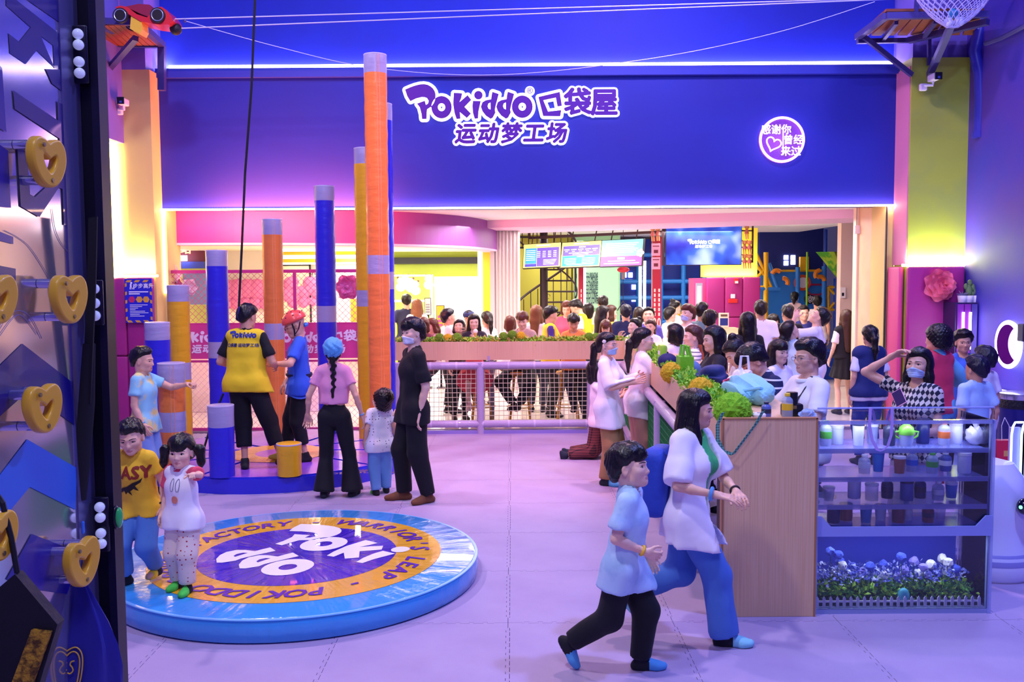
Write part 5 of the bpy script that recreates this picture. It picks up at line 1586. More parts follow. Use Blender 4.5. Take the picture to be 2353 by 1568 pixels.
x0, x1, z0, z1 = rect(1344, 612, 1421, 708, 21.53)
t = thing('motto_panel', 'mint green panel with dark motto lines beside the blue play area', 'sign', ((x0 + x1) / 2, 21.53, 0))
MB().b2((-(x1 - x0) / 2, 0, z0), ((x1 - x0) / 2, .06, z1)).build('board', mat('mint_board', '#a8d8b0', .5), t)
M_TXT = mat('motto_ink', '#1f3a48', .6)
for s_, py, sz in (('TO BREATHE', 633, .15), ('TO MOVE', 643, .19), ('TO TRANSFORM', 653, .125), ('TO EXPLORE', 661.5, .145), ('TO CONNECT', 670.5, .145), ('TO LIVE', 680.5, .2), ('TO LOVE', 692, .19)):
 me = fat(text_mesh(s_, sz, align='LEFT'), sz * .025, 5); d = max(v.co.x for v in me.vertices); p = at(1347, py, 21.5)
 me.transform(Matrix.Translation((p.x - t.location.x, -.01, p.z)) @ XZ @ Matrix.Diagonal((.27 / max(d, .01), 1, 1, 1))); obj('motto_line', me, M_TXT, t)
M_RED = mat('red_column', '#b0183c', .5); M_REDW = mat('red_column_print', '#f4e0dc', .6)
for px0, px1, y0, lab in ((1330, 1341, 612, 'slim dark red column with white characters left of the mint panel'), (1500, 1519, 545, 'wide red column with two rows of white characters')):
 x0, x1, z0, z1 = rect(px0, y0, px1, 800, 19.6); t = thing('red_column', lab, 'column', ((x0 + x1) / 2, 19.6, 0)); w_ = (x1 - x0) / 2
 MB().b2((-w_, 0, 0), (w_, 2 * w_, z1)).build('shaft', M_RED, t)
 for dx in ((-.5, .5) if px0 == 1500 else (0,)):
  for k in range(6): MB().b2((dx * w_ - w_ * .18, -.006, 1.75 - k * .1), (dx * w_ + w_ * .18, 0, 1.82 - k * .1)).build('character', M_REDW, t)
  mb = MB(); mb.tube([(dx * w_ + w_ * .28 * math.cos(q), -.004, 1.1 + .1 * math.sin(q)) for q in np.linspace(0, 2 * PI, 17)[:-1]], .012, 5, closed=True); mb.build('oval', M_REDW, t)
for px, y0, y1, lab in ((1343, 612, 730, 'white light tube beside the slim red column'), (1471, 560, 735, 'left one of two tall white light tubes beside the red column'), (1481, 600, 735, 'right one of two tall white light tubes beside the red column')):
 a = at(px, y1, 20.6); b = at(px, y0, 20.6); t = thing('light_tube', lab, 'lamp', (a.x, 20.6, a.z), 0, 'upright light tubes in the lobby'); MB().cyl((0, 0, 0), (0, 0, b.z - a.z), .032, 10).build('tube', mat('tube_white', '#ffffff', .4, emis=5, ecol='#f2f4ff'), t, True); MB().cyl((0, 0, -a.z), (0, 0, 0), .038, 10).build('stand', M_STEEL, t)

# ------------------------------------------------------------------ menu screens, TV, bars
M_BAR = mat('brown_bar', '#3c2024', .5)
t = thing('hanging_bar', 'dark overhead bar carrying the three menu screens', 'bracket', at(1348, 540, 18.6))
a, b = at(1216, 547, 19.4) - t.location, at(1528, 533, 17.6) - t.location
MB().tube([a, b], .035, 4).build('bar', M_BAR, t); MB().cyl(a, a + Vector((0, 0, .32)), .03, 6).build('hanger', M_BAR, t); MB().cyl(b, b + Vector((0, 0, .2)), .03, 6).build('hanger', M_BAR, t)
def screen_quad(lab, pts, Y0, Y1, kind):
 tl, tr, br, bl = [at(px, py, Y) for (px, py), Y in zip(pts, (Y0, Y1, Y1, Y0))]
 c = (tl + br) / 2; t = thing('menu_screen', lab, 'screen', c, 0, 'menu screens over the reception')
 ux = ((tr + br) - (tl + bl)).normalized(); w_ = ((tr - tl).length + (br - bl).length) / 2; h_ = ((tl - bl).length + (tr - br).length) / 2
 yaw = math.atan2(ux.y, ux.x); tilt = math.atan2(ux.z, math.hypot(ux.x, ux.y)); t.rotation_euler = (R(-12), -tilt, yaw)
 MB().b2((-w_ / 2 - .012, 0, -h_ / 2 - .012), (w_ / 2 + .012, .06, h_ / 2 + .012)).build('case', M_DARK, t)
 for sx in (-.3, .3): MB().cyl((sx * w_, .04, h_ / 2), (sx * w_, .04 + .2 * (ZC - c.z - h_ / 2), ZC - c.z), .012, 6).build('hanger', M_BAR, t)
 def pl(nm, x0, x1, z0, z1, col, e=.32, y=-.002, mb=None):
  m = mat('scr_' + col, col, .4, emis=e, ecol=col)
  return MB().b2((x0 * w_ - w_ / 2, y - .002, z0 * h_ - h_ / 2), (x1 * w_ - w_ / 2, y, z1 * h_ - h_ / 2)).build(nm, m, t)
 def lines(rows, y=-.012):
  mb = MB()
  for x0, x1, z, th in rows: mb.b2((x0 * w_ - w_ / 2, y - .001, (z - th / 2) * h_ - h_ / 2), (x1 * w_ - w_ / 2, y, (z + th / 2) * h_ - h_ / 2))
  mb.build('menu_text', mat('scr_text', '#ffffff', .4, emis=.45), t)
 if kind == 0:
  pl('display', 0, 1, 0, 1, '#f7e27a'); pl('menu_block', .05, .36, .17, .82, '#3f9ad8', y=-.006); pl('menu_block', .37, .96, .04, .82, '#6a52c4', y=-.006); pl('menu_block', .05, .36, .04, .16, '#4a48c0', y=-.006)
  rows = [(.38 + .145 * i, .38 + .145 * i + .08, .66 - .075 * j, .03) for i in range(4) for j in range(4)] + [(.08, .33, .72 - .08 * j, .025) for j in range(6)] + [(.5 - .2 + .25, .9 - .02 * j, .3 - .06 * j, .025) for j in range(4)] + [(.35, .72, .92, .05)]
  lines(rows)
 elif kind == 1:
  pl('display', 0, 1, 0, 1, '#f7e27a'); pl('menu_block', .04, .97, .46, .85, '#6a5cc8', y=-.006); pl('menu_block', .04, .97, .04, .45, '#3f9cd4', y=-.006)
  lines([(.07 + .18 * i, .21 + .18 * i, .7, .03) for i in range(5)] + [(.1 + .18 * i, .17 + .18 * i, .63, .025) for i in range(5)] + [(.2, .8, .56, .03), (.3, .7, .5, .025), (.45, .62, .79, .04), (.42, .6, .41, .04)] + [(.1, .4, .34 - .06 * j, .02) for j in range(4)] + [(.55, .88, .34 - .06 * j, .02) for j in range(4)] + [(.15, .85, .1, .03), (.32, .7, .93, .05)])
 else:
  pl('display', 0, 1, .37, 1, '#7fdcd8'); pl('display', 0, 1, 0, .37, '#b858c0'); lines([(.12, .9 - .05 * (j % 3), .86 - .07 * j, .03) for j in range(6)] + [(.42, .6, .28, .08), (.2, .85, .18, .035), (.1, .95, .09, .035)])
  fl = MB()
  for k in range(5): fl.ball((w_ * .46 + .05 * math.cos(k * 1.256), -.02, -.02 + .05 * math.sin(k * 1.256)), .035, 8, 6, (1, .3, 1))
  fl.build('blossom', mat('blossom', '#ffffff', .5, emis=.2), t, True)
 return t
screen_quad('left menu screen with yellow border, blue and violet price table', [(1200, 562), (1286, 559), (1291, 613), (1207, 619)], 19.2, 18.9, 0)
screen_quad('middle menu screen with yellow border and blue lower half', [(1287, 558), (1377, 553), (1383, 612), (1293, 616)], 18.9, 18.4, 1)
screen_quad('right menu screen, turquoise above and magenta below', [(1378, 553), (1474, 548), (1479, 610), (1384, 613)], 18.4, 17.9, 2)
# TV
c = at(1617, 561, 17.2); t = thing('television', 'large wall television showing a blue picture with white lettering', 'television', c)
w_, h_ = 175 / (FPX / 17.2), 97 / (FPX / 17.2)
MB().rbox((0, .03, 0), (w_, .06, h_), .01).build('case', M_DARK, t)
m_tv = bpy.data.materials.new('tv_picture'); m_tv.use_nodes = True; nt = m_tv.node_tree; b_ = nt.nodes['Principled BSDF']; b_.inputs['Roughness'].default_value = .15
tc = nt.nodes.new('ShaderNodeTexCoord'); mp = nt.nodes.new('ShaderNodeMapping'); mp.inputs['Rotation'].default_value = (0, .6, 0); n_ = nt.nodes.new('ShaderNodeTexNoise'); n_.inputs['Scale'].default_value = 1.7; n_.inputs['Detail'].default_value = 2
rr = nt.nodes.new('ShaderNodeValToRGB'); e0 = rr.color_ramp.elements; e0[0].position = .36; e0[1].position = .68; e0[0].color = srgb('#16208c'); e0[1].color = srgb('#9ab8ee'); ee = e0.new(.52); ee.color = srgb('#2f56c4')
nt.links.new(tc.outputs['Object'], mp.inputs[0]); nt.links.new(mp.outputs[0], n_.inputs[0]); nt.links.new(n_.outputs['Fac'], rr.inputs[0]); nt.links.new(rr.outputs[0], b_.inputs['Emission Color']); nt.links.new(rr.outputs[0], b_.inputs['Base Color']); b_.inputs['Emission Strength'].default_value = .38
MB().b2((-w_ / 2 + .012, -.003, -h_ / 2 + .012), (w_ / 2 - .012, 0, h_ / 2 - .012)).build('screen', m_tv, t)
place_sign(SIGN, 'screen_lettering', mat('scr_text', '#ffffff'), Matrix.Translation((.0, -.006, .03)) @ XZ @ Matrix.Diagonal((.275, .275, 1, 1)), t)
MB().b2((-w_ / 2 - .06, .0, -h_ / 2 - .0), (-w_ / 2 - .02, .04, .62)).build('hanger', M_BAR, t)
t = thing('figure_rack', 'dark hanging rack with small bear figures beside the television', 'rack', at(1720, 560, 17.3))
x0, x1, z0, z1 = rect(1704, 500, 1731, 604, 17.3); L0 = t.location
MB().b2((x1 - L0.x - .03, 0, z0 - L0.z), (x1 - L0.x, .03, z1 - L0.z + .1)).build('upright', M_BAR, t)
for py in (532, 570, 602): p = at(1700, py, 17.3); MB().b2((x0 - L0.x - .02, 0, p.z - L0.z), (x1 - L0.x, .03, p.z - L0.z + .025)).build('rung', M_BAR, t)
M_BEAR = mat('bear_wood', '#d8905a', .6)
def bear(px, py, lab, Y=17.25):
 tt = thing('bear_figure', lab, 'figurine', at(px, py, Y), 0, 'small wooden bear figures on the dark bars')
 MB().ball((0, 0, 0), .045, 10, 8, (1, .8, .9)).ball((-.04, 0, .035), .016, 6, 5).ball((.04, 0, .035), .016, 6, 5).build('head', M_BEAR, tt, True)
 MB().cone((0, 0, -.12), (0, 0, -.04), .045, .025, 8).build('body', mat('bear_dress', '#c86a60', .6), tt);
 for sx in (-1, 1): MB().cyl((sx * .018, -.03, -.22), (sx * .018, 0, -.12), .012, 6).build('leg', M_BEAR, tt)
for px, py, lab in ((1500, 527, 'left bear figure on the dark bar above the pink notices'), (1512, 526, 'right bear figure on the dark bar above the pink notices'), (1716, 522, 'single bear figure on the top rung right of the television'), (1711, 558, 'left bear figure on the middle rung right of the television'), (1722, 558, 'right bear figure on the middle rung right of the television'), (1711, 590, 'left bear figure on the bottom rung right of the television'), (1722, 590, 'right bear figure on the bottom rung right of the television')): bear(px, py, lab)
for y0, y1, lab in ((560, 588, 'upper pink notice plate hanging before the red column'), (592, 619, 'lower pink notice plate hanging before the red column')):
 x0, x1, z0, z1 = rect(1497, y0, 1517, y1, 17.4); t = thing('notice_plate', lab, 'sign', ((x0 + x1) / 2, 17.4, z0)); MB().cyl((0, .014, .1), (0, .014, ZC - z0), .005, 5).build('hanger', M_BAR, t); MB().rbox((0, 0, (z1 - z0) / 2), (x1 - x0, .02, z1 - z0), .008).build('plate', mat('notice_pink', '#e79ab8', .5), t); MB().b2((-.04, -.014, .05), (.04, -.011, .11)).b2((-.06, -.014, .17), (.06, -.011, .185)).build('print', mat('notice_ink', '#6a2038', .6), t)

# reception counter, padded block, notice stand
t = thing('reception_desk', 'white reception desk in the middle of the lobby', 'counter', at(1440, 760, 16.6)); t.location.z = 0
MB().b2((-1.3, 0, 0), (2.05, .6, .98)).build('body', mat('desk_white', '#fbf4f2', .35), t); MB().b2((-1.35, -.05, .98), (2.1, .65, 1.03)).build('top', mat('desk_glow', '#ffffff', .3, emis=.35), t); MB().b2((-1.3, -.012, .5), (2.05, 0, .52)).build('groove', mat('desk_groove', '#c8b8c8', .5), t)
Yp = 17.9; xs = [at(p, 700, Yp).x for p in (1622, 1664, 1705, 1746)]; zt_ = at(1680, 637, Yp).z
rects_ = []
for i in range(3): rects_ += [(xs[i], xs[i + 1], 0, at(1680, 729, Yp).z), (xs[i], xs[i + 1], at(1680, 729, Yp).z, zt_)]
padded_panels(('wall_pads', 'magenta padded block with a fire call box in the lobby'), rects_, Yp, M_PAD, .12)
struct('wall_padded_core', MB().b2((xs[0] - .22, Yp + .07, 0), (xs[3] - .02, Yp + .6, zt_ - .02)), M_PADP)
struct('wall_yellow_band', MB().b2((at(1622, 600, Yp).x, Yp + .25, zt_), (at(1748, 600, Yp).x, Yp + .5, 3.0)), mat('yellow_band', '#d8c030', .5))
area('strip_lamp', ((xs[0] + xs[3]) / 2, Yp + .12, zt_ + .03), (R(160), 0, 0), 1.0, (1., .93, .6), 12, .05)
t = thing('fire_call_box', 'red call box with a white plate on the lobby padding', 'alarm', at(1684, 692, Yp - .09)); MB().rbox((0, 0, 0), (.17, .05, .075), .008).build('case', mat('alarm_red', '#d8302c', .4), t); MB().rbox((0, 0, .09), (.08, .02, .08), .004).build('plate', M_WHITE, t)
t = thing('fire_alarm', 'small red and white alarm high on the lobby padding', 'alarm', at(1692, 646, Yp - .09)); MB().rbox((0, 0, 0), (.085, .04, .1), .008).build('case', mat('alarm_red', '#d8302c'), t); MB().b2((-.03, -.025, -.045), (.03, -.02, 0)).build('lens', M_WHITE, t)
t = thing('payment_stand', 'cream desk stand with a dark blue code card', 'sign', at(1663, 752, 16.75)); MB().rbox((0, 0, .12), (.18, .03, .27), .008).build('frame', mat('stand_cream', '#f0dcc0', .5), t); MB().b2((-.07, -.02, .03), (.07, -.016, .16)).build('card', mat('card_blue', '#26307c', .4), t); MB().b2((-.06, -.02, .19), (.06, -.016, .23)).build('print', mat('card_ink', '#6a4a40', .5), t); MB().b2((-.25, -.05, 1.03 - t.location.z), (.25, .25, -.015)).build('ledge', M_BEIGE, t)
t = thing('banner_stand', 'slim grey pull-up banner at the edge of the padded block', 'banner', at(1606, 760, 17.5)); t.location.z = 0; MB().b2((-.06, 0, 0), (.06, .03, 1.95)).build('sheet', mat('banner_grey', '#aab4c8', .5), t); MB().b2((-.04, -.005, 1.5), (.04, 0, 1.9)).build('print', mat('banner_print', '#e8e4f0', .5), t); MB().b2((-.1, -.05, 0), (.1, .1, .05)).build('foot', M_DARK, t)
t = thing('hanging_drone', 'red gadget hanging on a cord before the blue play area', 'ornament', at(1432, 620, 19.5)); MB().ball((0, 0, 0), .13, 12, 8, (1, .6, .5)).build('shell', mat('gadget_red', '#d03048', .35), t, True); MB().cyl((0, 0, -.2), (0, 0, -.05), .04, 10).build('motor', mat('gadget_grey', '#8a8490', .4, metal=.5), t, True); MB().cyl((0, 0, -.65), (0, 0, -.2), .006, 5).build('cord', M_DARK, t); MB().cyl((0, 0, 0), (0, 0, ZC - t.location.z), .006, 5).build('cord', M_DARK, t); mb = MB(); mb.tube([(0, 0, -.65), (-.12, 0, -.85)], .01, 5).tube([(0, 0, -.65), (.1, 0, -.83)], .01, 5); mb.build('yoke', M_DARK, t)

# ------------------------------------------------------------------ blue indoor play frame (middle and right)
M_PB, M_PBL, M_PY, M_PLI = mat('play_blue', '#1d4fc8', .4), mat('play_sky', '#2f86e0', .35), mat('play_yellow', '#f0c020', .4), mat('play_lime', '#8ed22e', .5)
t = thing('play_tower', 'blue tubular indoor play frame behind the television', 'play structure', at(1560, 800, 23.)); t.location.z = 0
w_ = 2.6
for x in (-1.55, -1.0, -.45, .1, .62): MB().cyl((x, 0, 0), (x, 0, 3.0), .06, 10).build('post', M_PBL, t, True)
for z in (.95, 1.55, 1.95, 2.6): MB().cyl((-1.6, 0, z), (.7, 0, z), .055, 10).build('beam', M_PBL, t, True)
MB().b2((-1.6, .4, 0), (.8, .45, 3.0)).build('back_panel', mat('play_navy', '#16349c', .5), t)
for x, z in ((-1.35, 2.05), (-1.2, 2.05), (-1.12, 1.75), (-1.12, 1.45)): MB().b2((x, .36, z), (x + .1, .4, z + .12)).build('porthole', mat('port_glow', '#ffffff', .4, emis=2), t)
for x in (-.02, .25, .45): MB().cyl((x, .1, 1.05), (x, .1, 1.4), .11, 12).build('roller', M_PY, t, True)
MB().b2((-.62, .3, 1.1), (-.55, .36, 1.75)).build('ladder', M_WHITE, t)
t = thing('play_tower', 'blue and yellow soft play tower seen through the right opening', 'play structure', at(1850, 800, 21.)); t.location.z = 0; o0 = t.location
def lp(px, py, Y=21.): q = at(px, py, Y); return (q.x - o0.x, Y - 21., q.z)
MB().b2((lp(1752, 700)[0], .2, .3), (lp(1900, 700)[0], .26, lp(1800, 621)[2])).build('climbing_wall', M_PBL, t)
MB().b2((lp(1752, 700)[0], .3, lp(1800, 621)[2]), (lp(1900, 700)[0], .5, 3.2)).build('net_deck', mat('play_net_navy', '#1c2c80', .6), t)
MB().b2((lp(1768, 700)[0], .15, lp(1800, 625)[2]), (lp(1893, 700)[0], .25, lp(1800, 620)[2])).build('ledge', M_PY, t)
for px, top, m, r in ((1760, 580, M_PY, .055), (1833, 614, M_PBL, .05), (1894, 612, M_PBL, .055), (1921, 640, M_PB, .05)): a = lp(px, 800); b = lp(px, top); MB().cyl((a[0], 0, 0), (b[0], 0, b[2]), r, 12).build('post', m, t, True)
MB().cyl((lp(1895, 700)[0], 0, lp(1895, 612)[2]), (lp(1895, 700)[0], 0, 3.1), .035, 10).build('post', M_PB, t, True)
for a, b in (((1738, 583), (1772, 660)), ((1738, 610), (1756, 632)), ((1738, 640), (1756, 620)), ((1738, 660), (1774, 660))): MB().cyl(lp(*a), lp(*b), .035, 6).build('truss', M_PY, t)
for a, b in (((1903, 660), (1930, 660)), ((1903, 660), (1903, 712)), ((1903, 712), (1930, 712)), ((1903, 662), (1918, 676)), ((1903, 712), (1918, 696))): MB().cyl(lp(*a), lp(*b), .035, 6).build('truss', M_PY, t)
MB().b2((-.75, -2.35, 0), (.15, -1.6, .55)).build('soft_step', M_PB, t)
MB().cyl(lp(1766, 605), lp(1786, 662), .05, 10).build('brace', M_PBL, t, True); MB().cyl(lp(1742, 664), lp(1792, 664), .05, 10).build('rail', M_PBL, t, True)
for px, py, rr_ in ((1783, 632, 40), (1798, 650, -30), (1882, 632, 90), (1882, 646, 0)):
 c = Vector(lp(px, py)); mb = MB(); a0 = R(rr_); mb.tube([c + Vector((.10 * math.cos(a0 + q), -.06, .10 * math.sin(a0 + q))) for q in np.linspace(0, 2.2, 8)], .05, 8); mb.build('pipe_elbow', mat('pipe_orange', '#e88a24', .4), t, True)
c = lp(1848, 650); MB().cyl((c[0], .1, c[2]), (c[0], .19, c[2]), .18, 24).build('round_plaque', mat('plaque_red', '#e0562e', .5), t, True); MB().cyl((c[0], .08, c[2]), (c[0], .1, c[2]), .12, 20).build('plaque_centre', M_WHITE, t, True)
c = lp(1864, 688); MB().cyl((c[0], .1, c[2]), (c[0], .17, c[2]), .11, 20).build('wheel_toy', mat('wheel_black', '#22222a', .5), t, True); mb = MB()
for k in range(8): a = k * PI / 4; mb.tube([(c[0] + .02 * math.cos(a), .08, c[2] + .02 * math.sin(a)), (c[0] + .06 * math.cos(a + .4), .08, c[2] + .06 * math.sin(a + .4)), (c[0] + .08 * math.cos(a + .9), .08, c[2] + .08 * math.sin(a + .9))], .01, 5)
mb.build('wheel_swirl', M_WHITE, t, True)
c = lp(1878, 666); mb = MB(); mb.tube([(c[0] + .22 * math.cos(q), .12, c[2] + .13 * math.sin(q) ) for q in np.linspace(0, 2 * PI, 7)[:-1]], .025, 6, closed=True); mb.build('red_loop', mat('loop_red', '#a0204c', .5), t)
for px, py, z_ in ((1806, 592, 0), (1806, 605, 0), (1822, 592, 0), (1822, 603, 0)): c = lp(px, py, 21.3); MB().b2((c[0] - .05, .28, c[2] - .05), (c[0] + .05, .3, c[2] + .05)).build('window', mat('port_glow', '#fff'), t)
c0, c1 = lp(1842, 622), lp(1862, 590); MB().b2((c0[0], .1, c0[2]), (c1[0], .2, c1[2])).build('ball_cage', M_PY, t)
c = lp(1845, 580); d = lp(1844, 702); MB().cyl((c[0], -.3, c[2]), (d[0], -.3, d[2]), .022, 8).build('climbing_rope', M_PLI, t, True)
mb = MB()
prof = [(1866, 580), (1880, 596), (1897, 618), (1915, 640), (1925, 650)]; prof2 = [(1932, 580), (1932, 595), (1932, 612), (1931, 630), (1930, 648)]
vs_ = []
for i, (a, b) in enumerate(zip(prof, prof2)):
 A, B_ = Vector(lp(*a)), Vector(lp(*b))
 for k in range(7):
  q = k / 6; p = A.lerp(B_, q); p.y = -.25 - .25 * math.sin(PI * q); vs_.append(p)
mb._add(vs_, [(i * 7 + k, i * 7 + k + 1, i * 7 + 8 + k, i * 7 + 7 + k) for i in range(4) for k in range(6)])
m_sp = mat('crochet_green', '#5ab82e', .7, noise=(5, '#b4dc3a', .45, .55)); mb.build('crochet_net', m_sp, t, True)
t = thing('hanging_lamp', 'white emergency lamp hanging on chains by the beige wall', 'lamp', at(1976, 528, 13.6)); MB().rbox((0, 0, 0), (.17, .08, .12), .015).build('case', mat('lamp_white', '#f4f0f6', .4), t, True)
for sx in (-.05, .05): MB().cyl((sx, 0, .06), (sx, 0, .5), .004, 5).build('chain', M_STEEL, t)
for px, py, Y, lab in ((2017, 697, 14.25, 'small white notice on the beige wall by the long-haired woman'), (1937, 673, 17.45, 'small lavatory sign on the pale passage wall')):
 t = thing('wall_notice', lab, 'sign', at(px, py, Y)); MB().b2((-.05, 0, -.1), (.05, .012, .1)).build('plate', M_WHITE, t); MB().b2((-.02, -.003, -.06), (.02, 0, .0)).build('pictogram', M_DARK, t)

# ------------------------------------------------------------------ bar stools behind the back counter
M_STOOL = mat('stool_wood', '#d69a48', .5)
def stool(x, y, lab, grp='wooden bar stools along the counters', h=.74):
 t = thing('bar_stool', lab, 'stool', (x, y, 0), 0, grp)
 MB().lathe([(.01, h - .04), (.165, h - .04), (.175, h - .02), (.165, h), (.01, h)], 24).build('seat', M_STOOL, t, True)
 for k in range(4):
  a = PI / 4 + k * PI / 2; MB().cone((.21 * math.cos(a), .21 * math.sin(a), 0), (.11 * math.cos(a), .11 * math.sin(a), h - .03), .016, .018, 8).build('leg', M_STOOL, t, True)
 MB().tube([(.185 * math.cos(q), .185 * math.sin(q), .24) for q in np.linspace(0, 2 * PI, 25)[:-1]], .009, 6, closed=True).build('foot_ring', M_STOOL, t, True)
 return t
STOOLS = [(1108, 13.35), (1195, 13.3), (1305, 13.3)]
for (px, y), lab in zip(STOOLS, ('bar stool under the woman in the red skirt, behind the net', 'bar stool under the brown-haired man, behind the net', 'bar stool near the right post of the back net')): stool(at(px, 900, y).x, y, lab)
t = thing('table_post', 'grey post behind the net near the red skirt', 'post', (at(1130, 900, 13.3).x, 13.25, 0)); MB().b2((-.035, -.035, 0), (.035, .035, .95)).build('shaft', mat('grey_post', '#8a8290', .4), t); MB().b2((-.18, -.18, 0), (.18, .18, .02)).build('foot_plate', mat('grey_post', '#8a8290'), t)

# ------------------------------------------------------------------ acrylic bottle cabinet with flower garden
M_GLASS = bpy.data.materials.new('acrylic'); M_GLASS.use_nodes = True; nt = M_GLASS.node_tree
for n_ in list(nt.nodes): nt.nodes.remove(n_)
out = nt.nodes.new('ShaderNodeOutputMaterial'); mx = nt.nodes.new('ShaderNodeMixShader'); tr = nt.nodes.new('ShaderNodeBsdfTransparent'); gl = nt.nodes.new('ShaderNodeBsdfGlossy'); gl.inputs['Roughness'].default_value = .06
fr_ = nt.nodes.new('ShaderNodeFresnel'); fr_.inputs['IOR'].default_value = 1.45; tr.inputs['Color'].default_value = (.93, .95, 1., 1)
nt.links.new(fr_.outputs[0], mx.inputs[0]); nt.links.new(tr.outputs[0], mx.inputs[1]); nt.links.new(gl.outputs[0], mx.inputs[2]); nt.links.new(mx.outputs[0], out.inputs[0])
M_ACR = mat('acrylic_edge', '#aab8f4', .15, alpha=.6); M_SHELF = mat('shelf_acrylic', '#8c9cf0', .15, alpha=.45)
M_BACKB = mat('cabinet_navy', '#3448c8', .4)
GX0, GX1 = SX1 + .012, at(2281, 1200, 5.64).x; GY = 5.66; GZ = at(2080, 968, 5.64).z; GD = .42; GW = GX1 - GX0
t = thing('bottle_cabinet', 'clear acrylic cabinet with shelves of drink bottles above a flower garden', 'cabinet', ((GX0 + GX1) / 2, GY, 0))
CABX = t.location.x
MB().b2((-GW / 2, 0, .03), (GW / 2, .008, GZ)).build('front_pane', M_GLASS, t)
MB().b2((GW / 2 - .008, .008, .03), (GW / 2, GD, GZ)).build('side_pane', M_GLASS, t); MB().b2((-GW / 2, GD - .008, .03), (GW / 2, GD, GZ)).build('back_pane', M_GLASS, t)
MB().b2((-GW / 2, 0, 0), (GW / 2, GD, .03)).build('base', M_ACR, t)
for sx in (-1, 1): MB().b2((sx * GW / 2 - .012, -.006, 0), (sx * GW / 2 + .012, .03, GZ)).build('corner_post', M_ACR, t)
for z in (GZ,): MB().b2((-GW / 2, -.006, z - .022), (GW / 2, .02, z)).build('top_rail', M_ACR, t)
MB().b2((-GW / 2, -.004, GZ + .005), (GW / 2, .004, GZ + .075)).build('splash_pane', M_GLASS, t); MB().cyl((-GW / 2, 0, GZ + .078), (GW / 2, 0, GZ + .078), .006, 8).build('splash_edge', M_ACR, t, True)
zx = at(2080, 1220, 5.64).z; pl_ = [(-GW / 2, zx - .035), (GW / 2, zx - .035), (GW / 2, zx + .09), (GW / 2 - .04, zx + .09), (GW / 2 - .1, zx + .025), (-GW / 2 + .09, zx + .025), (-GW / 2 + .03, zx + .09), (-GW / 2, zx + .09)]
mb = MB(); mb.prism(pl_, 0, .012, Matrix.Translation((0, -.008, 0)) @ XZ); mb.build('brace_plate', mat('brace_acrylic', '#98a6ea', .2, alpha=.8), t)
SH = [at(2080, y, 5.64).z for y in (1036, 1102, 1166, 1218)]
for i, z in enumerate(SH):
 MB().b2((-GW / 2 + .01, .02, z - .012), (GW / 2 - .02, GD - .02, z)).build('shelf', M_SHELF, t); MB().b2((-GW / 2 + .01, .012, z - .022), (GW / 2 - .02, .02, z + .008)).build('shelf_lip', M_ACR, t)
MB().b2((-GW / 2 + .01, GD - .02, .03), (GW / 2 - .02, GD - .01, SH[3] - .03)).build('garden_back', M_BACKB, t)
area('cabinet_fill', (CABX, GY + .12, zx - .05), (R(-12), 0, 0), GW - .1, (.75, .82, 1.), 1.4, .04)  # fill light added under the brace plate to brighten the flowers
area('cabinet_fill', (CABX, GY + .10, GZ - .03), (0, 0, 0), GW - .1, (.80, .85, 1.), .7, .04)  # second added fill light, brightens the bottle shelves from above
# bottles
M_CL = mat('clear_plastic', '#c8d4f4', .12, alpha=.5); M_CAPS = ['#2a2f4a', '#f2f2f4', '#58c040', '#e07030', '#3f6fd0']
def bottle(x, y, z, h, r, body, cap, lab, kind=0):
 t = thing('drink_bottle', lab, 'bottle', (x, y, z), 0, 'drink bottles in the acrylic cabinet')
 if kind == 0: prof = [(.01, 0), (r * .92, 0), (r, .01), (r, h * .68), (r * .9, h * .76), (r * .45, h * .86), (r * .42, h * .9)]
 elif kind == 1: prof = [(.01, 0), (r * .8, 0), (r * .82, .006), (r, h * .82), (r, h * .86)]
 else: prof = [(.01, 0), (r * .95, 0), (r, .01), (r, h * .84), (r * .92, h * .86)]
 MB().lathe(prof, 16).build('body', body, t, True, 50)
 rc = (r * .5 if kind == 0 else r * 1.04); z0 = h * (.88 if kind == 0 else .85)
 MB().lathe([(.005, z0), (rc, z0), (rc, h * .985), (rc * .9, h), (.005, h)], 16).build('cap', mat('cap_' + cap, cap, .4), t, True, 50)
 if kind == 0: MB().lathe([(r * 1.01, h * .3), (r * 1.015, h * .32), (r * 1.015, h * .55), (r * 1.01, h * .57)], 16).build('label_band', mat('bottle_label_' + cap, cap, .5), t, True)
M_OP = {k: mat('bot_' + k, k, .3) for k in ('#1f2a6a', '#dfe4f4', '#3f8fd8', '#b46a50', '#3a3f5a', '#8a3a4a', '#5a6ab0')}
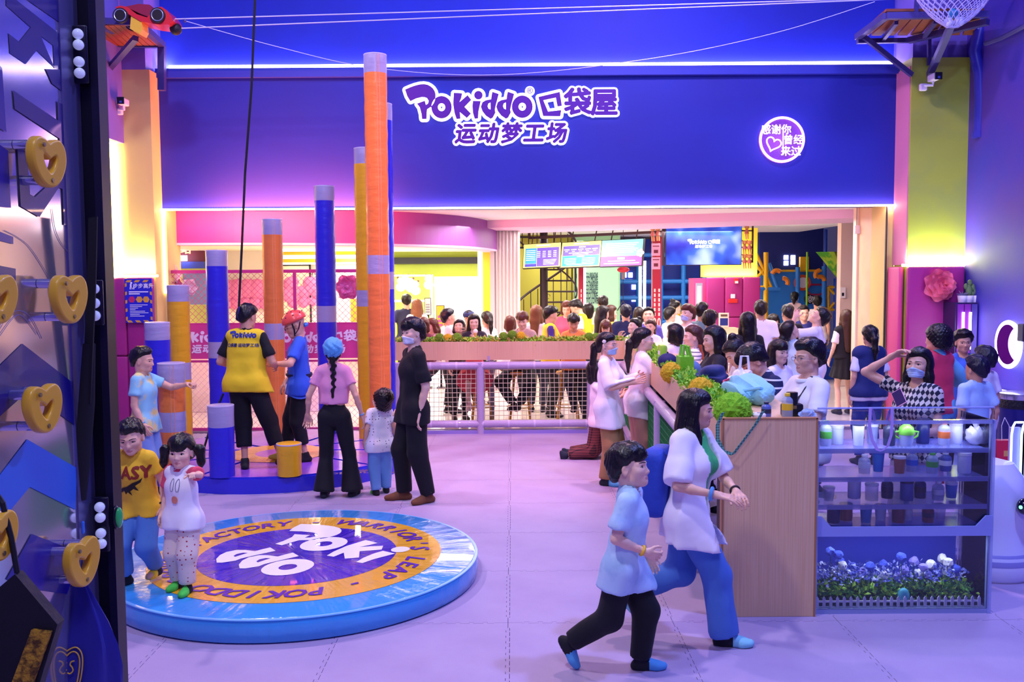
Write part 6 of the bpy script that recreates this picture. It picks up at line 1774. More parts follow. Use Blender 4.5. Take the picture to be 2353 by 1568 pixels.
rows = [
 (0, [(1891, 'clear bottle with green cap', M_CL, '#58c040', 0, .16), (1924, 'white printed jar with ring lid', M_OP['#dfe4f4'], '#f2f2f4', 2, .12), (1965, 'white tumbler with navy lid', M_OP['#dfe4f4'], '#2a2f4a', 1, .15), (2005, 'clear cup with white lid', M_CL, '#f2f2f4', 1, .13), (2035, 'slim dark bottle', M_OP['#3a3f5a'], '#2a2f4a', 0, .15), (2121, 'dark blue flask', M_OP['#1f2a6a'], '#2a2f4a', 2, .16), (2160, 'clear bottle with orange band', M_CL, '#e07030', 0, .15), (2197, 'white flask', M_OP['#dfe4f4'], '#f2f2f4', 2, .14)]),
 (1, [(1980, 'clear ribbed bottle', M_CL, '#f2f2f4', 0, .12), (2020, 'blue tumbler', M_OP['#3f8fd8'], '#3f6fd0', 1, .13), (2060, 'pale pink cup', M_OP['#b46a50'], '#f2f2f4', 1, .11), (2098, 'clear bottle with label', M_CL, '#3f6fd0', 0, .13), (2135, 'clear bottle with green label', M_CL, '#58c040', 0, .13), (2175, 'slim grey bottle', M_OP['#5a6ab0'], '#f2f2f4', 0, .12), (2208, 'white flask with red mark', M_OP['#dfe4f4'], '#f2f2f4', 2, .13)]),
 (2, [(1900, 'clear cup', M_CL, '#f2f2f4', 1, .09), (1966, 'white printed bottle', M_OP['#dfe4f4'], '#f2f2f4', 2, .13), (1998, 'clear square bottle', M_CL, '#f2f2f4', 2, .11), (2042, 'dark slim bottle', M_OP['#3a3f5a'], '#2a2f4a', 0, .13), (2078, 'grey flask', M_OP['#5a6ab0'], '#2a2f4a', 2, .13), (2118, 'navy bottle', M_OP['#1f2a6a'], '#2a2f4a', 0, .13), (2150, 'blue bottle with white label', M_CL, '#f2f2f4', 0, .12), (2190, 'blue cup', M_OP['#3f8fd8'], '#f2f2f4', 1, .10)]),
 (3, [(1912, 'dark round flask', M_OP['#1f2a6a'], '#2a2f4a', 2, .11), (1948, 'green and brown bottle', M_OP['#b46a50'], '#58c040', 2, .11), (1986, 'blue patterned cup', M_OP['#3f8fd8'], '#3f6fd0', 1, .11), (2028, 'white cup', M_OP['#dfe4f4'], '#f2f2f4', 1, .10), (2060, 'red flask', M_OP['#8a3a4a'], '#8a3a4a', 2, .11), (2088, 'clear bottle', M_CL, '#f2f2f4', 0, .12), (2128, 'dark red bottle', M_OP['#8a3a4a'], '#2a2f4a', 0, .11), (2165, 'clear tub', M_CL, '#f2f2f4', 1, .10)])]
WHERE = ('on the top shelf', 'on the second shelf', 'on the third shelf', 'on the lowest shelf')
for si, items in rows:
 for k, (px, lab, m, cap, kd, h) in enumerate(items):
  if cap not in M_CAPS and cap != '#8a3a4a': cap = '#f2f2f4'
  p = at(px, 1100, GY + .2); bottle(p.x, GY + .16 + .06 * (k % 2), SH[si] + .001, h, .036 if kd != 2 else .040, m, cap, '%s %s of the cabinet, %s from left' % (lab, WHERE[si], ('first', 'second', 'third', 'fourth', 'fifth', 'sixth', 'seventh', 'eighth')[k]), kd)
p = at(2082, 1020, GY + .15); t = thing('sippy_cup', 'round lime green sippy cup with handles on the top shelf of the cabinet', 'cup', (p.x, GY + .15, SH[0]))
MB().lathe([(.01, 0), (.036, 0), (.043, .03), (.046, .07)], 18).build('body', M_CL, t, True); MB().lathe([(.048, .07), (.05, .085), (.042, .115), (.02, .135), (.005, .14)], 18).build('lid', mat('lime_lid', '#7ad040', .35), t, True)
for sx in (-1, 1): MB().tube([(sx * .045, 0, .09), (sx * .075, 0, .085), (sx * .07, 0, .06), (sx * .046, 0, .045)], .007, 6).build('handle', mat('lime_lid', '#7ad040'), t, True)
p = at(2243, 1020, GY + .15); t = thing('plastic_bag', 'knotted translucent plastic bag on the top shelf of the cabinet', 'bag', (p.x, GY + .16, SH[0])); bm = bmesh.new(); bmesh.ops.create_icosphere(bm, subdivisions=3, radius=1)
for v in bm.verts: v.co = Vector((v.co.x * .062, v.co.y * .05, (v.co.z + 1) * .06)) * (1 + .10 * math.sin(v.co.x * 9) * math.cos(v.co.z * 7));
mb = MB(); mb.bm(bm); mb.build('bag_body', mat('bag_film', '#e6e6f4', .3, alpha=.7), t, True); MB().cone((0, 0, .115), (0, 0, .15), .012, .03, 8).build('knot', mat('bag_film', '#e6e6f4'), t)
t = thing('lanyard', 'lilac ribbon lanyard looped over the top edge of the acrylic cabinet', 'lanyard', (at(2025, 970, GY).x, GY, GZ)); ppx = [(2000, 938), (1998, 980), (2004, 1012), (2016, 1034), (2026, 1037), (2040, 1026), (2048, 1000), (2050, 970), (2050, 938)]
MB().ribbon([at(x, y, GY - .02) - t.location for x, y in ppx], (.018, 0, .006), .003).build('ribbon', mat('ribbon_lilac', '#b9a0e6', .6), t); MB().ribbon([at(2000, 938, GY - .02) - t.location, at(2006, 945, GY + .02) - t.location, at(2012, 975, GY + .04) - t.location], (.018, 0, 0), .003).ribbon([at(2050, 938, GY - .02) - t.location, at(2044, 945, GY + .02) - t.location, at(2036, 975, GY + .04) - t.location], (.018, 0, 0), .003).build('ribbon_back', mat('ribbon_lilac', '#b9a0e6'), t)
# garden
t = thing('picket_fence', 'miniature white picket fence at the bottom of the acrylic cabinet', 'fence', (CABX, GY + .04, .03));
for k in range(25):
 x = -GW / 2 + .03 + k * (GW - .07) / 24; mb = MB(); mb.prism([(x - .009, 0), (x + .009, 0), (x + .009, .055), (x, .07), (x - .009, .055)], 0, .006, XZ); mb.build('picket', mat('picket_white', '#f0ecf6', .5), t)
MB().b2((-GW / 2 + .02, .001, .028), (GW / 2 - .03, .006, .04)).build('rail', mat('picket_white', '#f0ecf6'), t)
MB().b2((-GW / 2 + .01, .02, 0), (GW / 2 - .02, GD - .06, .03)).build('soil', mat('soil', '#3a4a50', .9), t)
leaf_stuff('garden_foliage', 'low green foliage behind the miniature picket fence', lambda rs: ((CABX + rs.uniform(-GW / 2 + .02, GW / 2 - .04), GY + .08 + rs.uniform(0, .2), .06 + rs.uniform(0, .09)), None), 1800, .035, [G2, G4, G1], 5)
leaf_stuff('garden_blossom', 'small violet blossoms above the green foliage in the cabinet', lambda rs: ((CABX + rs.uniform(-GW / 2 + .04, GW / 2 - .08), GY + .1 + rs.uniform(0, .2), .15 + rs.uniform(0, .09)), None), 900, .028, [mat('blossom_violet', '#8a94e8', .6), mat('blossom_blue', '#5a68d0', .6), mat('blossom_pale', '#c8d0f8', .6)], 6)
rs = random.Random(3)
FL = [(1908, 1268, 'b'), (1926, 1275, 'b'), (1936, 1300, 'w'), (1930, 1290, 'b'), (1920, 1316, 'w'), (1980, 1316, 'v'), (2000, 1302, 'b'), (2032, 1322, 'w'), (2024, 1332, 'w'), (2064, 1326, 'v'), (2078, 1310, 'v'), (2072, 1280, 'b'), (2100, 1290, 'v'), (2112, 1317, 'w'), (2122, 1304, 'v'), (2138, 1297, 'w'), (2130, 1320, 'v'), (2165, 1284, 'w'), (2178, 1292, 'w'), (2176, 1312, 'w'), (2196, 1308, 'b'), (2030, 1297, 'b')]
for k, (px, py, cc) in enumerate(FL):
 yy = GY + .12 + .14 * rs.random(); p = at(px, py, yy); t = thing('pompom_flower', '%s pompom flower in the acrylic cabinet garden' % dict(b='blue', w='white', v='violet')[cc], 'flower', (p.x, yy, .06), 0, dict(b='blue', w='white', v='violet')[cc] + ' pompom flowers in the cabinet')
 MB().cyl((0, 0, 0), (0, 0, p.z - .06), .0025, 5).build('stem', G4, t); bm = bmesh.new(); bmesh.ops.create_icosphere(bm, subdivisions=2, radius=.03)
 for v in bm.verts: v.co *= 1 + rs.uniform(-.16, .16)
 mb = MB(); mb.bm(bm, Matrix.Translation((0, 0, p.z - .06))); mb.build('bloom', mat(dict(b='bloom_blue', w='bloom_white', v='bloom_violet')[cc], dict(b='#4a5fd4', w='#f4f0f0', v='#9a8ee8')[cc], .8), t)
p = at(2076, 1366, GY + .07); o = MB().ball((0, 0, .05), .04, 14, 10, (.95, .7, 1.25)).build('glass_egg', mat('teal_egg', '#58b8cc', .2), None, True, None, loc=(p.x, GY + .07, .04)); setp(o, 'teal egg in front of the flower garden in the cabinet', 'ornament')

# ------------------------------------------------------------------ people
HAIRC = dict(black=('#0f0b0c', .38), dark=('#1b1110', .4), brown=('#4a2a1c', .42), auburn=('#5c2a1e', .42), light=('#7a4e32', .45), blue=('#12122a', .38))
def hairmat(k): return mat('hair_' + k, HAIRC[k][0], HAIRC[k][1], bump=(70, .14, 2), spec=.5)
def lod(Y): return (min(max(.0047, .00072 * Y), .0105), min(max(.0102, .0013 * Y), .022))
def person(lab, crown=None, feet=None, Y=None, yaw=180, z=0., sit=None, sex='f', kid=0., hair=('short', {}), hc='black', skin=0, top=None, top_kw=None,
     vest=None, bottom='#20202c', bot_kw=None, skirt=None, shoes=('#26262c', '#26262c'), mask=None, glasses=None, face=None, looks_down=False, seed=1, grp=None, extra=None, **pose):
 """crown: (px,py) of the top of the head; feet: (px,py) of the ground point between the feet"""
 if feet is not None:
  fp = gp(feet[0], feet[1], z); Y = fp.y if Y is None else Y
 hd = at(crown[0], crown[1], Y)
 fi, mi = lod(Y)
 facing = abs(((yaw + pose.get('head', (0, 0, 0))[0]) % 360) - 180) < 115
 near = facing and Y < 16 if face is None else face
 H = pose.pop('H', 1.6); Rz = Matrix.Rotation(R(yaw), 3, 'Z')
 for it in range(3):
  kw = dict(pose)
  if sit is not None:
   hipn = H * (.515 + (.455 - .515) * kid); kw['drop'] = (hipn - sit - .075) / H
   kw.setdefault('rfoot', (.09, .24, .10)); kw.setdefault('lfoot', (-.08, .23, .10))
  s = Human(H=H, kid=kid, sex=sex, fine=fi, mid=mi, near=near, **kw)
  tz = s.hp(0, -.02, .238)[2] + z;
  if sit is not None: H += (hd.z - tz) / .5
  else: H *= (hd.z - z) / (tz - z)
  H = float(min(max(H, .7), 1.95))
 s = Human(H=H, kid=kid, sex=sex, fine=fi, mid=mi, near=near, **kw)
 if feet is not None: loc = Vector((fp.x, fp.y, z))
 else:
  off = Rz @ Vector(s.hp(0, 0, .12)); loc = Vector((hd.x - off.x, hd.y - off.y, z))
 T = thing('person', lab, 'person', loc, R(yaw), grp)
 obj('body', s.body(), skinmats(skin), T)
 tk = dict(seed=seed); tk.update(top_kw or {})
 if top: hang('top', make_top(s, **tk), top if not isinstance(top, str) else fabric(top), T)
 if vest:
  vk = dict(tank=True, inf=.034, hem=tk.get('hem', -.03) - .005, wr=.004, seed=seed + 3, flare=.02); vk.update(vest[1] if len(vest) > 1 else {})
  hang('vest', make_top(s, **vk), fabric(vest[0]), T)
 if bottom: hang('trousers', make_trousers(s, seed=seed + 1, **(bot_kw or {})), bottom if not isinstance(bottom, str) else fabric(bottom), T)
 if skirt: hang('skirt', make_skirt(s, **skirt[1]), fabric(skirt[0]), T)
 if shoes:
  for sd in 'RL': hang('sock', make_shoe(s, sd), [fabric(shoes[0]), fabric(shoes[1])], T)
 if hair: hang('hair', make_hair(s, hair[0], seed=seed, **hair[1]), hairmat(hc), T)
 if near: make_face(s, T, down=looks_down)
 if mask: make_mask(s, T, mask)
 if glasses: make_glasses(s, T, glasses)
 if extra: extra(s, T)
 return s, T, loc

HANDS_TABLE = dict(rh=(-.05, .62, -.50), lh=(-.05, .60, -.52), rep=(1, -.6, -.5), lep=(-1, -.6, -.5))
def rings(T, c, ax, r, m, name='bracelet', w=.012):
 r = float(r); c = Vector(c); ax = Vector(ax).normalized(); u = ax.orthogonal().normalized(); v = ax.cross(u)
 MB().tube([c + r * (math.cos(q) * u + math.sin(q) * v) for q in np.linspace(0, 2 * PI, 21)[:-1]], w / 2, 6, closed=True).build(name, m, T, True)
def front_print(s, T, txt, m, size, up=.0, name='print', back=False, mesh=None, inf=.03, yoff=0.):
 """flat print laid on the chest (or back) surface: vertices pushed onto the shirt"""
 me = mesh or fat(text_mesh(txt, size), size * .03, 6)
 sgn = -1 if back else 1
 o = s.chest + s.T @ V3(0, 0, up * s.H); ax = s.Tt @ V3(1, 0, 0) * -sgn; upv = s.T @ V3(0, 0, 1); fy = s.Tt @ V3(0, 1, 0) * sgn
 topo = [c for c in T.children if c.name.startswith('vest')] or [c for c in T.children if c.name.startswith('top')]
 from mathutils.bvhtree import BVHTree
 tm = topo[0].data; bv = BVHTree.FromPolygons([v.co for v in tm.vertices], [p.vertices[:] for p in tm.polygons])
 for v in me.vertices:
  p = Vector(o + ax * v.co.x + upv * v.co.y + fy * .5)
  hit = bv.ray_cast(p, Vector(-fy))
  v.co = (hit[0] + Vector(fy) * .005) if hit[0] is not None else p - Vector(fy) * .37
 return obj(name, me, m, T)
def dense(me, maxlen):
 """split long edges so that a print can follow a curved surface"""
 bm = bmesh.new(); bm.from_mesh(me); bmesh.ops.triangulate(bm, faces=bm.faces)
 for _ in range(4):
  es = [e for e in bm.edges if e.calc_length() > maxlen]
  if not es: break
  bmesh.ops.subdivide_edges(bm, edges=es, cuts=1, use_grid_fill=False); bmesh.ops.triangulate(bm, faces=bm.faces)
 bm.to_mesh(me); bm.free(); return me

# ---- at the round mat
def x_dasy(s, T):
 front_print(s, T, 'DASY', mat('print_red', '#8a2a1c', .7), .095, .03, mesh=dense(fat(text_mesh('DASY', .105), .004, 6), .02))
 pts = [(-.075, -.035), (-.05, -.015), (-.02, -.005), (.02, .02), (.05, .03), (.072, .045), (.06, .02), (.03, .002), (.045, -.03), (.02, -.015), (.0, -.03), (.01, -.055), (-.015, -.035), (-.03, -.05), (-.04, -.03), (-.06, -.045)]
 front_print(s, T, '', mat('print_black', '#1e140c', .7), .1, -.025, mesh=dense(shift(poly_mesh([pts]), 0, -.02, 0, 1.15), .02), name='print')
 rings(T, s.wrL * .9 + s.elL * .1, s.wrL - s.elL, .022, mat('cord_dark', '#3a2a28', .6))
person('boy in a yellow printed T-shirt and jeans stepping down from the round mat', (292, 958), feet=(330, 1338), z=.15, yaw=172, kid=.75, sex='m', H=1.15, skin=1, hair=('spiky', dict(vol=.010)), lean=10, drop=.03, head=(14, -14, 4),
    lh=(.30, .22, -.88), rh=(.25, .1, -.9), lfoot=(-.045, -.07, .02), rfoot=(.075, .05, 0), rtoe=20, ltoe=0, top='#efc02a', top_kw=dict(hem=-.03, flare=.02), bottom='#4f83cc', bot_kw=dict(baggy=.012), shoes=('#1c1a24', '#e8c62c'), extra=x_dasy, looks_down=True)
def x_rabbit(s, T):
 ink = mat('print_ink', '#2a2440', .7); polys = []
 for a in (-.018, .022): polys.append([(a + .014 * math.cos(q), .03 + .04 * math.sin(q)) for q in np.linspace(0, 2 * PI, 17)[:-1]]); polys.append([(a + .011 * math.cos(q), .03 + .037 * math.sin(q)) for q in np.linspace(0, 2 * PI, 17)[:-1]])
 front_print(s, T, '', ink, .1, .0, mesh=dense(poly_mesh(polys), .012), name='print'); front_print(s, T, '', mat('print_orange', '#e89070', .7), .1, -.06, mesh=dense(poly_mesh([_circ(0, 0, .022, .024, 16)]), .012), name='print')
 for sd, E, S in (('R', s.elR, s.shR), ('L', s.elL, s.shL)): pass
 for sg in (-1, 1): rings(T, s.hp(sg * .105, -.03, .126), Vector(s.Hm @ V3(1, 0, 0)), .018, mat('hair_tie', '#d05060', .6), 'hair_tie')
def raglan(s): return None
s_, T_, _ = person('little girl in a white raglan shirt and dotted trousers pointing at the camera', (415, 998), feet=(425, 1356), z=.15, yaw=168, kid=1., sex='f', H=.98, skin=2, hair=('pigtail', dict(fringe=.052, vol=.012)), head=(12, 0, 0), lh=(.50, .80, .14), rh=(.2, .1, -.95), point='L', lcurl=.6, lpalm=(0, 0, -1),
    rfoot=(.06, -.03, 0), lfoot=(-.05, .05, 0), top='#f6f2f6', top_kw=dict(hem=-.05, flare=.025, sleeve=.1, sl_inf=.006), bottom=band_mat('dotted_trousers', ('#ead8c8', '#b0303c'), 36, profile='dots', frac=.19, rough=.85), bot_kw=dict(baggy=.016), shoes=('#18181c', '#4ed84e'), extra=x_rabbit)
# red raglan sleeves and collar
hang('sleeves', make_top(s_, sleeve=.36, hem=.30, inf=.0215, drape=0, seed=5), fabric('#e8506a'), T_)

# ---- on the step platform
person('boy in a blue and yellow tie-dye T-shirt reaching to an orange pillar', (327, 797), Y=8.95, yaw=-92, kid=.35, sex='m', H=1.25, skin=1, hair=('crew', dict(vol=.012)), head=(0, -4, 0), lh=(.05, .86, -.16), lpalm=(0, 0, -1), lcurl=1.1, rh=(.12, .16, -.95),
    top=mat('tie_dye', '#8fd0e4', .85, noise=(7, '#e8d884', .48, .6)), top_kw=dict(hem=-.06, flare=.02), bottom='#7f9cd4', bot_kw=dict(length=.9, baggy=.02), extra=lambda s, T: rings(T, s.wrR * .92 + s.elR * .08, s.wrR - s.elR, .024, mat('band_blue', '#6aa8d8', .5)))
def x_staff(s, T):
 g = glyphs(); ms = poly_mesh(logo_polys(False)); ms = shift(ms, -.73, 0, 0, 1.); ms = shift(ms, 0, .078, 0, .215)
 front_print(s, T, '', mat('print_navy', '#1c2f94', .6), .1, .035, mesh=dense(ms, .03), back=True)
 m2 = shift(fat(text_mesh('口袋屋·运动梦工场', .040), .0014, 4), 0, 0)
 front_print(s, T, '', mat('print_navy2', '#222c66', .6), .1, .022, mesh=dense(m2, .03), back=True)
person('staff member in a yellow lettered vest seen from behind on the platform', (563, 700), feet=(570, 1076), z=PLH, yaw=-8, sex='m', H=1.66, fat=1.06, skin=3, hair=('short', dict(vol=.016)), head=(-22, -14, -4), lean=6, rh=(.12, .45, -.56), lh=(.12, .45, -.56), rep=(.55, -1, -.4), lep=(-.55, -1, -.4),
    rfoot=(.20, .05, 0), lfoot=(-.01, -.02, 0), rtoe=30, ltoe=-25, top='#0b0b14', top_kw=dict(sleeve=.42, hem=-.02), vest=('#f2d21e', dict(flare=.045, hem=-.05, wr=.007)), bottom='#0b0b14', bot_kw=dict(length=.82, baggy=.022), shoes=('#16161c', '#16161c'), extra=x_staff)
def x_helmet(s, T):
 mb = MB(); bm = bmesh.new(); bmesh.ops.create_uvsphere(bm, u_segments=28, v_segments=18, radius=1)
 bmesh.ops.delete(bm, geom=[v for v in bm.verts if v.co.z < -.12], context='VERTS')
 q = s.hs; fr = Matrix([list(r) for r in s.Hm]).to_4x4()
 mb.bm(bm, Matrix.Translation(s.hp(0, -.012, .148)) @ fr @ Matrix.Diagonal((.098 * q, .122 * q, .108 * q, 1)))
 o = mb.build('helmet', mat('helmet_coral', '#f0584c', .3, coat=.5), T, True, 180)
 md = o.modifiers.new('thick', 'SOLIDIFY'); md.thickness = .006; md.offset = -1
 hb = MB()
 for az in np.linspace(0, 2 * PI, 9)[:-1]:
  for el in (35, 62):
   d = V3(math.cos(az) * math.cos(R(el)), math.sin(az) * math.cos(R(el)), math.sin(R(el))); p = s.hp(*(V3(0, -.012, .148) + d * V3(.0985, .1225, .1085))); hb.ball(p, .006 * q, 8, 6)
 hb.build('vent', mat('vent_black', '#2a1014', .6), o, True)
 hl = MB()
 for sg in (-1, 1): hl.ribbon([s.hp(sg * .094, .03, .14), s.hp(sg * .08, .03, .08), s.hp(sg * .05, .045, .02), s.hp(0, .05, .0)], Vector(s.Hm @ V3(0, 1, 0)) * .016, .003).ribbon([s.hp(sg * .092, -.05, .13), s.hp(sg * .085, -.01, .07), s.hp(sg * .062, .035, .035)], Vector(s.Hm @ V3(0, 1, 0)) * .014, .003)
 hl.ribbon([s.hp(0, .055, .004), s.hp(.004, .05, -.03), s.hp(.008, .04, -.06)], Vector(s.Hm @ V3(0, 1, 0)) * .016, .003); hl.build('chin_strap', mat('strap_black', '#1a1620', .6), o)
 bl = MB(); bl.tube([s.hp(.06 * math.cos(a), -.075 + .03 * math.sin(a), .075) for a in np.linspace(PI, 2 * PI, 9)], .018 * q, 8); bl.build('head_pad', mat('pad_blue', '#3a7fd8', .6), o, True)
 hn = MB(); wz = s.pel + s.T @ V3(0, 0, .075 * s.H)
 hn.tube([wz + s.T @ V3(.128 * s.u * math.cos(a), .108 * s.u * math.sin(a), 0) * 1.22 for a in np.linspace(0, 2 * PI, 25)[:-1]], .030 * s.u, 6, closed=True, flat=.45); hn.build('harness_belt', mat('harness_navy', '#1c2248', .6), T, True)
 for hp__, kn in ((s.hipR, s.knR), (s.hipL, s.knL)):
  c = hp__ * .78 + kn * .22; ax = Vector(nrm(kn - hp__)); u = ax.orthogonal().normalized(); v = ax.cross(u)
  MB().tube([Vector(c) + .116 * s.u * (math.cos(a) * u + math.sin(a) * v) + ax * .02 * math.sin(a * 2) for a in np.linspace(0, 2 * PI, 21)[:-1]], .022 * s.u, 6, closed=True, flat=.35).build('leg_loop', mat('harness_blue', '#2a56c0', .6), T, True)
 fx = s.T @ V3(0, 1, 0); MB().ribbon([wz + fx * .122 * s.u, wz + fx * .126 * s.u + V3(0, 0, .12), s.chest + fx * .126 * s.u + V3(0, 0, .05)], Vector(s.T @ V3(1, 0, 0)) * .06, .008).build('chest_strap', mat('strap_red', '#d83c50', .6), T)
 MB().ribbon([wz + fx * .13 * s.u + V3(0, 0, .0), wz + fx * .132 * s.u + s.T @ V3(-.05, 0, .06)], Vector(s.T @ V3(1, 0, 0)) * .03, .006).build('tag', mat('tag_lime', '#a8c83a', .6), T)
 for sg in (-1, 1): MB().tube([wz + s.T @ V3(sg * .13, .02, 0), s.hipR * .5 + s.hipL * .5 + s.T @ V3(sg * .11, .08, -.05), s.hipR * .5 + s.hipL * .5 + s.T @ V3(sg * .03, .11, -.10)], .012, 6).build('harness_web', mat('harness_blue', '#2a56c0'), T, True)
person('boy in a coral red helmet, blue T-shirt and climbing harness facing left', (672, 717), feet=(692, 1058), z=PLH, yaw=104, sex='m', kid=.3, H=1.55, skin=1, hair=None, glasses='#3a3030', head=(6, -22, 0), lh=(-.02, .55, -.42), lep=(-1, -.4, -.5), lcurl=.7, rh=(.10, .30, -.88), rpalm=(0, 0, -1),
    lfoot=(-.06, -.03, 0), rfoot=(.05, .10, .0), top='#2f5fd8', top_kw=dict(hem=-.05, flare=.02, sleeve=.42), bottom='#0b0b14', bot_kw=dict(length=.84, baggy=.012), shoes=('#1a1a20', '#e8d84a'), extra=x_helmet)

# ---- standing before the platform
def x_cap(s, T):
 q = s.hs; f0, lo, hi = field([ell_p(s.hp(0, -.03, .155), V3(.098, .115, .10) * q, s.Hm.T, .02), ell_p(s.hp(0, -.075, .12), V3(.075, .06, .07) * q, s.Hm.T, .03)])
 n = nrm(s.Hm @ V3(0, .55, -.83)); o = s.hp(0, .0, .098)
 def f(P):
  Q = ((P - s.ho) @ s.Hm) / q; a = np.arctan2(Q[:, 0], -Q[:, 1])
  return smax(f0(P) + .003 * np.sin(Q[:, 0] * 85 + 3 * np.sin(Q[:, 2] * 40)) + .003 * np.sin(a * 20) * np.clip((.15 - Q[:, 2]) * 12, 0, 1), (P - o) @ n, .006)
 V, F = isosurf(f, lo, hi, s.fine); obj('hair_cap', np_mesh('cap', V, F), mat('cap_film', '#58a8e0', .5, bump=(60, .4)), T)
person('girl in a pink cropped T-shirt, flared black trousers and blue hair cap, seen from behind', (760, 778), feet=(772, 1142), yaw=-4, sex='f', kid=.12, H=1.52, fat=.9, skin=1, hair=('braid', dict(length=.30, vol=.008)), head=(14, 2, 0), rh=(.30, .04, -.92), lh=(.30, .08, -.90), lpalm=(0, -1, 0),
    rfoot=(.10, .02, 0), lfoot=(-.07, -.02, 0), top='#f0a0c4', top_kw=dict(hem=.085, sleeve=.30, drape=.92), bottom='#0b0b14', bot_kw=dict(length=1.02, flare=.055, waist=.09, inf=.010), shoes=('#22222a', '#22222a'), extra=lambda s, T: (x_cap(s, T), rings(T, s.wrR * .9 + s.elR * .1, s.wrR - s.elR, .023, mat('band_blue', '#6aa8d8'))))
person('small boy in a white dotted polo and light blue trousers looking up', (884, 893), feet=(876, 1136), yaw=22, sex='m', kid=.95, H=1.03, skin=1, hair=('curly', dict(vol=-.02)), head=(22, 22, 0), rh=(.2, .05, -.95), lh=(.2, .1, -.94), rfoot=(.06, .04, 0), lfoot=(-.05, -.02, 0),
    top=band_mat('dotted_polo', ('#eef0f8', '#3a3a50'), 34, profile='dots', frac=.17, rough=.85), top_kw=dict(hem=-.06, flare=.03, sleeve=.36), bottom='#6fa4e0', bot_kw=dict(length=1.0, baggy=.014), shoes=('#1c1c20', '#58d848'), mask='#eef2f8', face=True)
def x_zip(s, T): MB().ribbon([s.knL * .35 + s.anL * .65 + V3(-.07, 0, 0), s.anL + V3(-.066, 0, .03)], (0, .014, 0), .004).build('zip', mat('zip_white', '#d8d4dc', .5), T)
person('tall man in black T-shirt and trousers with a white face mask', (955, 733), feet=(953, 1152), yaw=112, sex='m', H=1.74, fat=.92, skin=2, hair=('short', dict(vol=.02, fringe=.03)), head=(18, 2, 6), lh=(.06, .02, -.97), lpalm=(0, -1, .2), rh=(.12, .10, -.95), rfoot=(.06, .04, 0), lfoot=(-.06, -.06, 0), rtoe=10, ltoe=-18,
    top='#0b0b14', top_kw=dict(sleeve=.46, hem=-.08, flare=.03, sl_inf=.018), bottom='#0b0b14', bot_kw=dict(length=1.0, baggy=.022), shoes=('#6a3f26', '#7a4a2c'), mask='#e6ebf8', extra=x_zip)

# ---- foreground pair on the right
def x_woman(s, T):
 rings(T, s.wrR * .88 + s.elR * .12, s.wrR - s.elR, .030, mat('watch_blue', '#5aa0d8', .4), 'wristwatch', .022); rings(T, s.wrL * .9 + s.elL * .1, s.wrL - s.elL, .026, mat('hair_tie_dark', '#3a3034', .6))
 hang('jacket', make_top(s, sleeve=.50, hem=-.10, inf=.034, flare=.06, open_front=.070, sl_inf=.026, neck=.02, wr=.009, seed=9), fabric('#f4eef6'), T)
sW, TW, locW = person('woman with long black hair, white jacket, green top and jeans walking right', (1600, 894), feet=(1576, 1470), yaw=-98, sex='f', H=1.6, fat=.95, skin=1, hair=('long', dict(length=.44, vol=.008, out=.05, front=.42)), head=(-4, -4, 0), lean=5, twist=-30,
    rh=(.10, .55, -.50), rpalm=(-.2, 0, -1), rcurl=.25, rep=(.7, -.7, -.8), lh=(-.20, .60, -.52), lpalm=(0, 0, -1), lep=(-1, -.4, -.5), rfoot=(.04, .14, 0), lfoot=(-.05, -.24, .12), lpitch=-40, rtoe=5, ltoe=0, lknee=(0, 1, -.2), drop=.022,
    top='#3fbf6a', top_kw=dict(hem=.0, sleeve=.2, inf=.016, drape=.95), bottom='#4a78c4', bot_kw=dict(length=1.0, flare=.02, baggy=.022, waist=.08), shoes=('#1a1c24', '#8fd8e4'), extra=x_woman)
def x_boyJ(s, T):
 rings(T, s.wrR * .9 + s.elR * .1, s.wrR - s.elR, .023, mat('band_yellow', '#f0c030', .4), 'bracelet', .016)
 rings(T, s.nb + s.T @ V3(0, .004, .004), Vector(s.T @ V3(0, .25, 1)), .056 * s.u + .006, mat('collar_white', '#eef2f8', .7), 'collar', .026)
person('boy in a light blue polo shirt and black trousers running right', (1450, 1022), feet=(1430, 1545), yaw=-106, kid=.62, sex='m', H=1.22, skin=2, hair=('short', dict(vol=.016, fringe=.022)), head=(-6, 10, -4), lean=7, rh=(-.02, .34, -.66), rep=(.5, -1, -.2), rpalm=(-1, 0, 0), rcurl=.6, lh=(.1, .3, -.9), drop=.015,
    rfoot=(.02, -.22, .07), rpitch=-58, lfoot=(-.05, .07, 0), ltoe=-14, rknee=(.1, 1, -.4), top=mat('polo_sky', '#bcdcf2', .8, noise=(9, '#a8cce8', .5, .62)), top_kw=dict(hem=-.09, flare=.035, sleeve=.40, sl_inf=.016), bottom='#0b0b14', bot_kw=dict(length=.98, baggy=.018), shoes=('#16161e', '#58a8dc'), extra=x_boyJ)

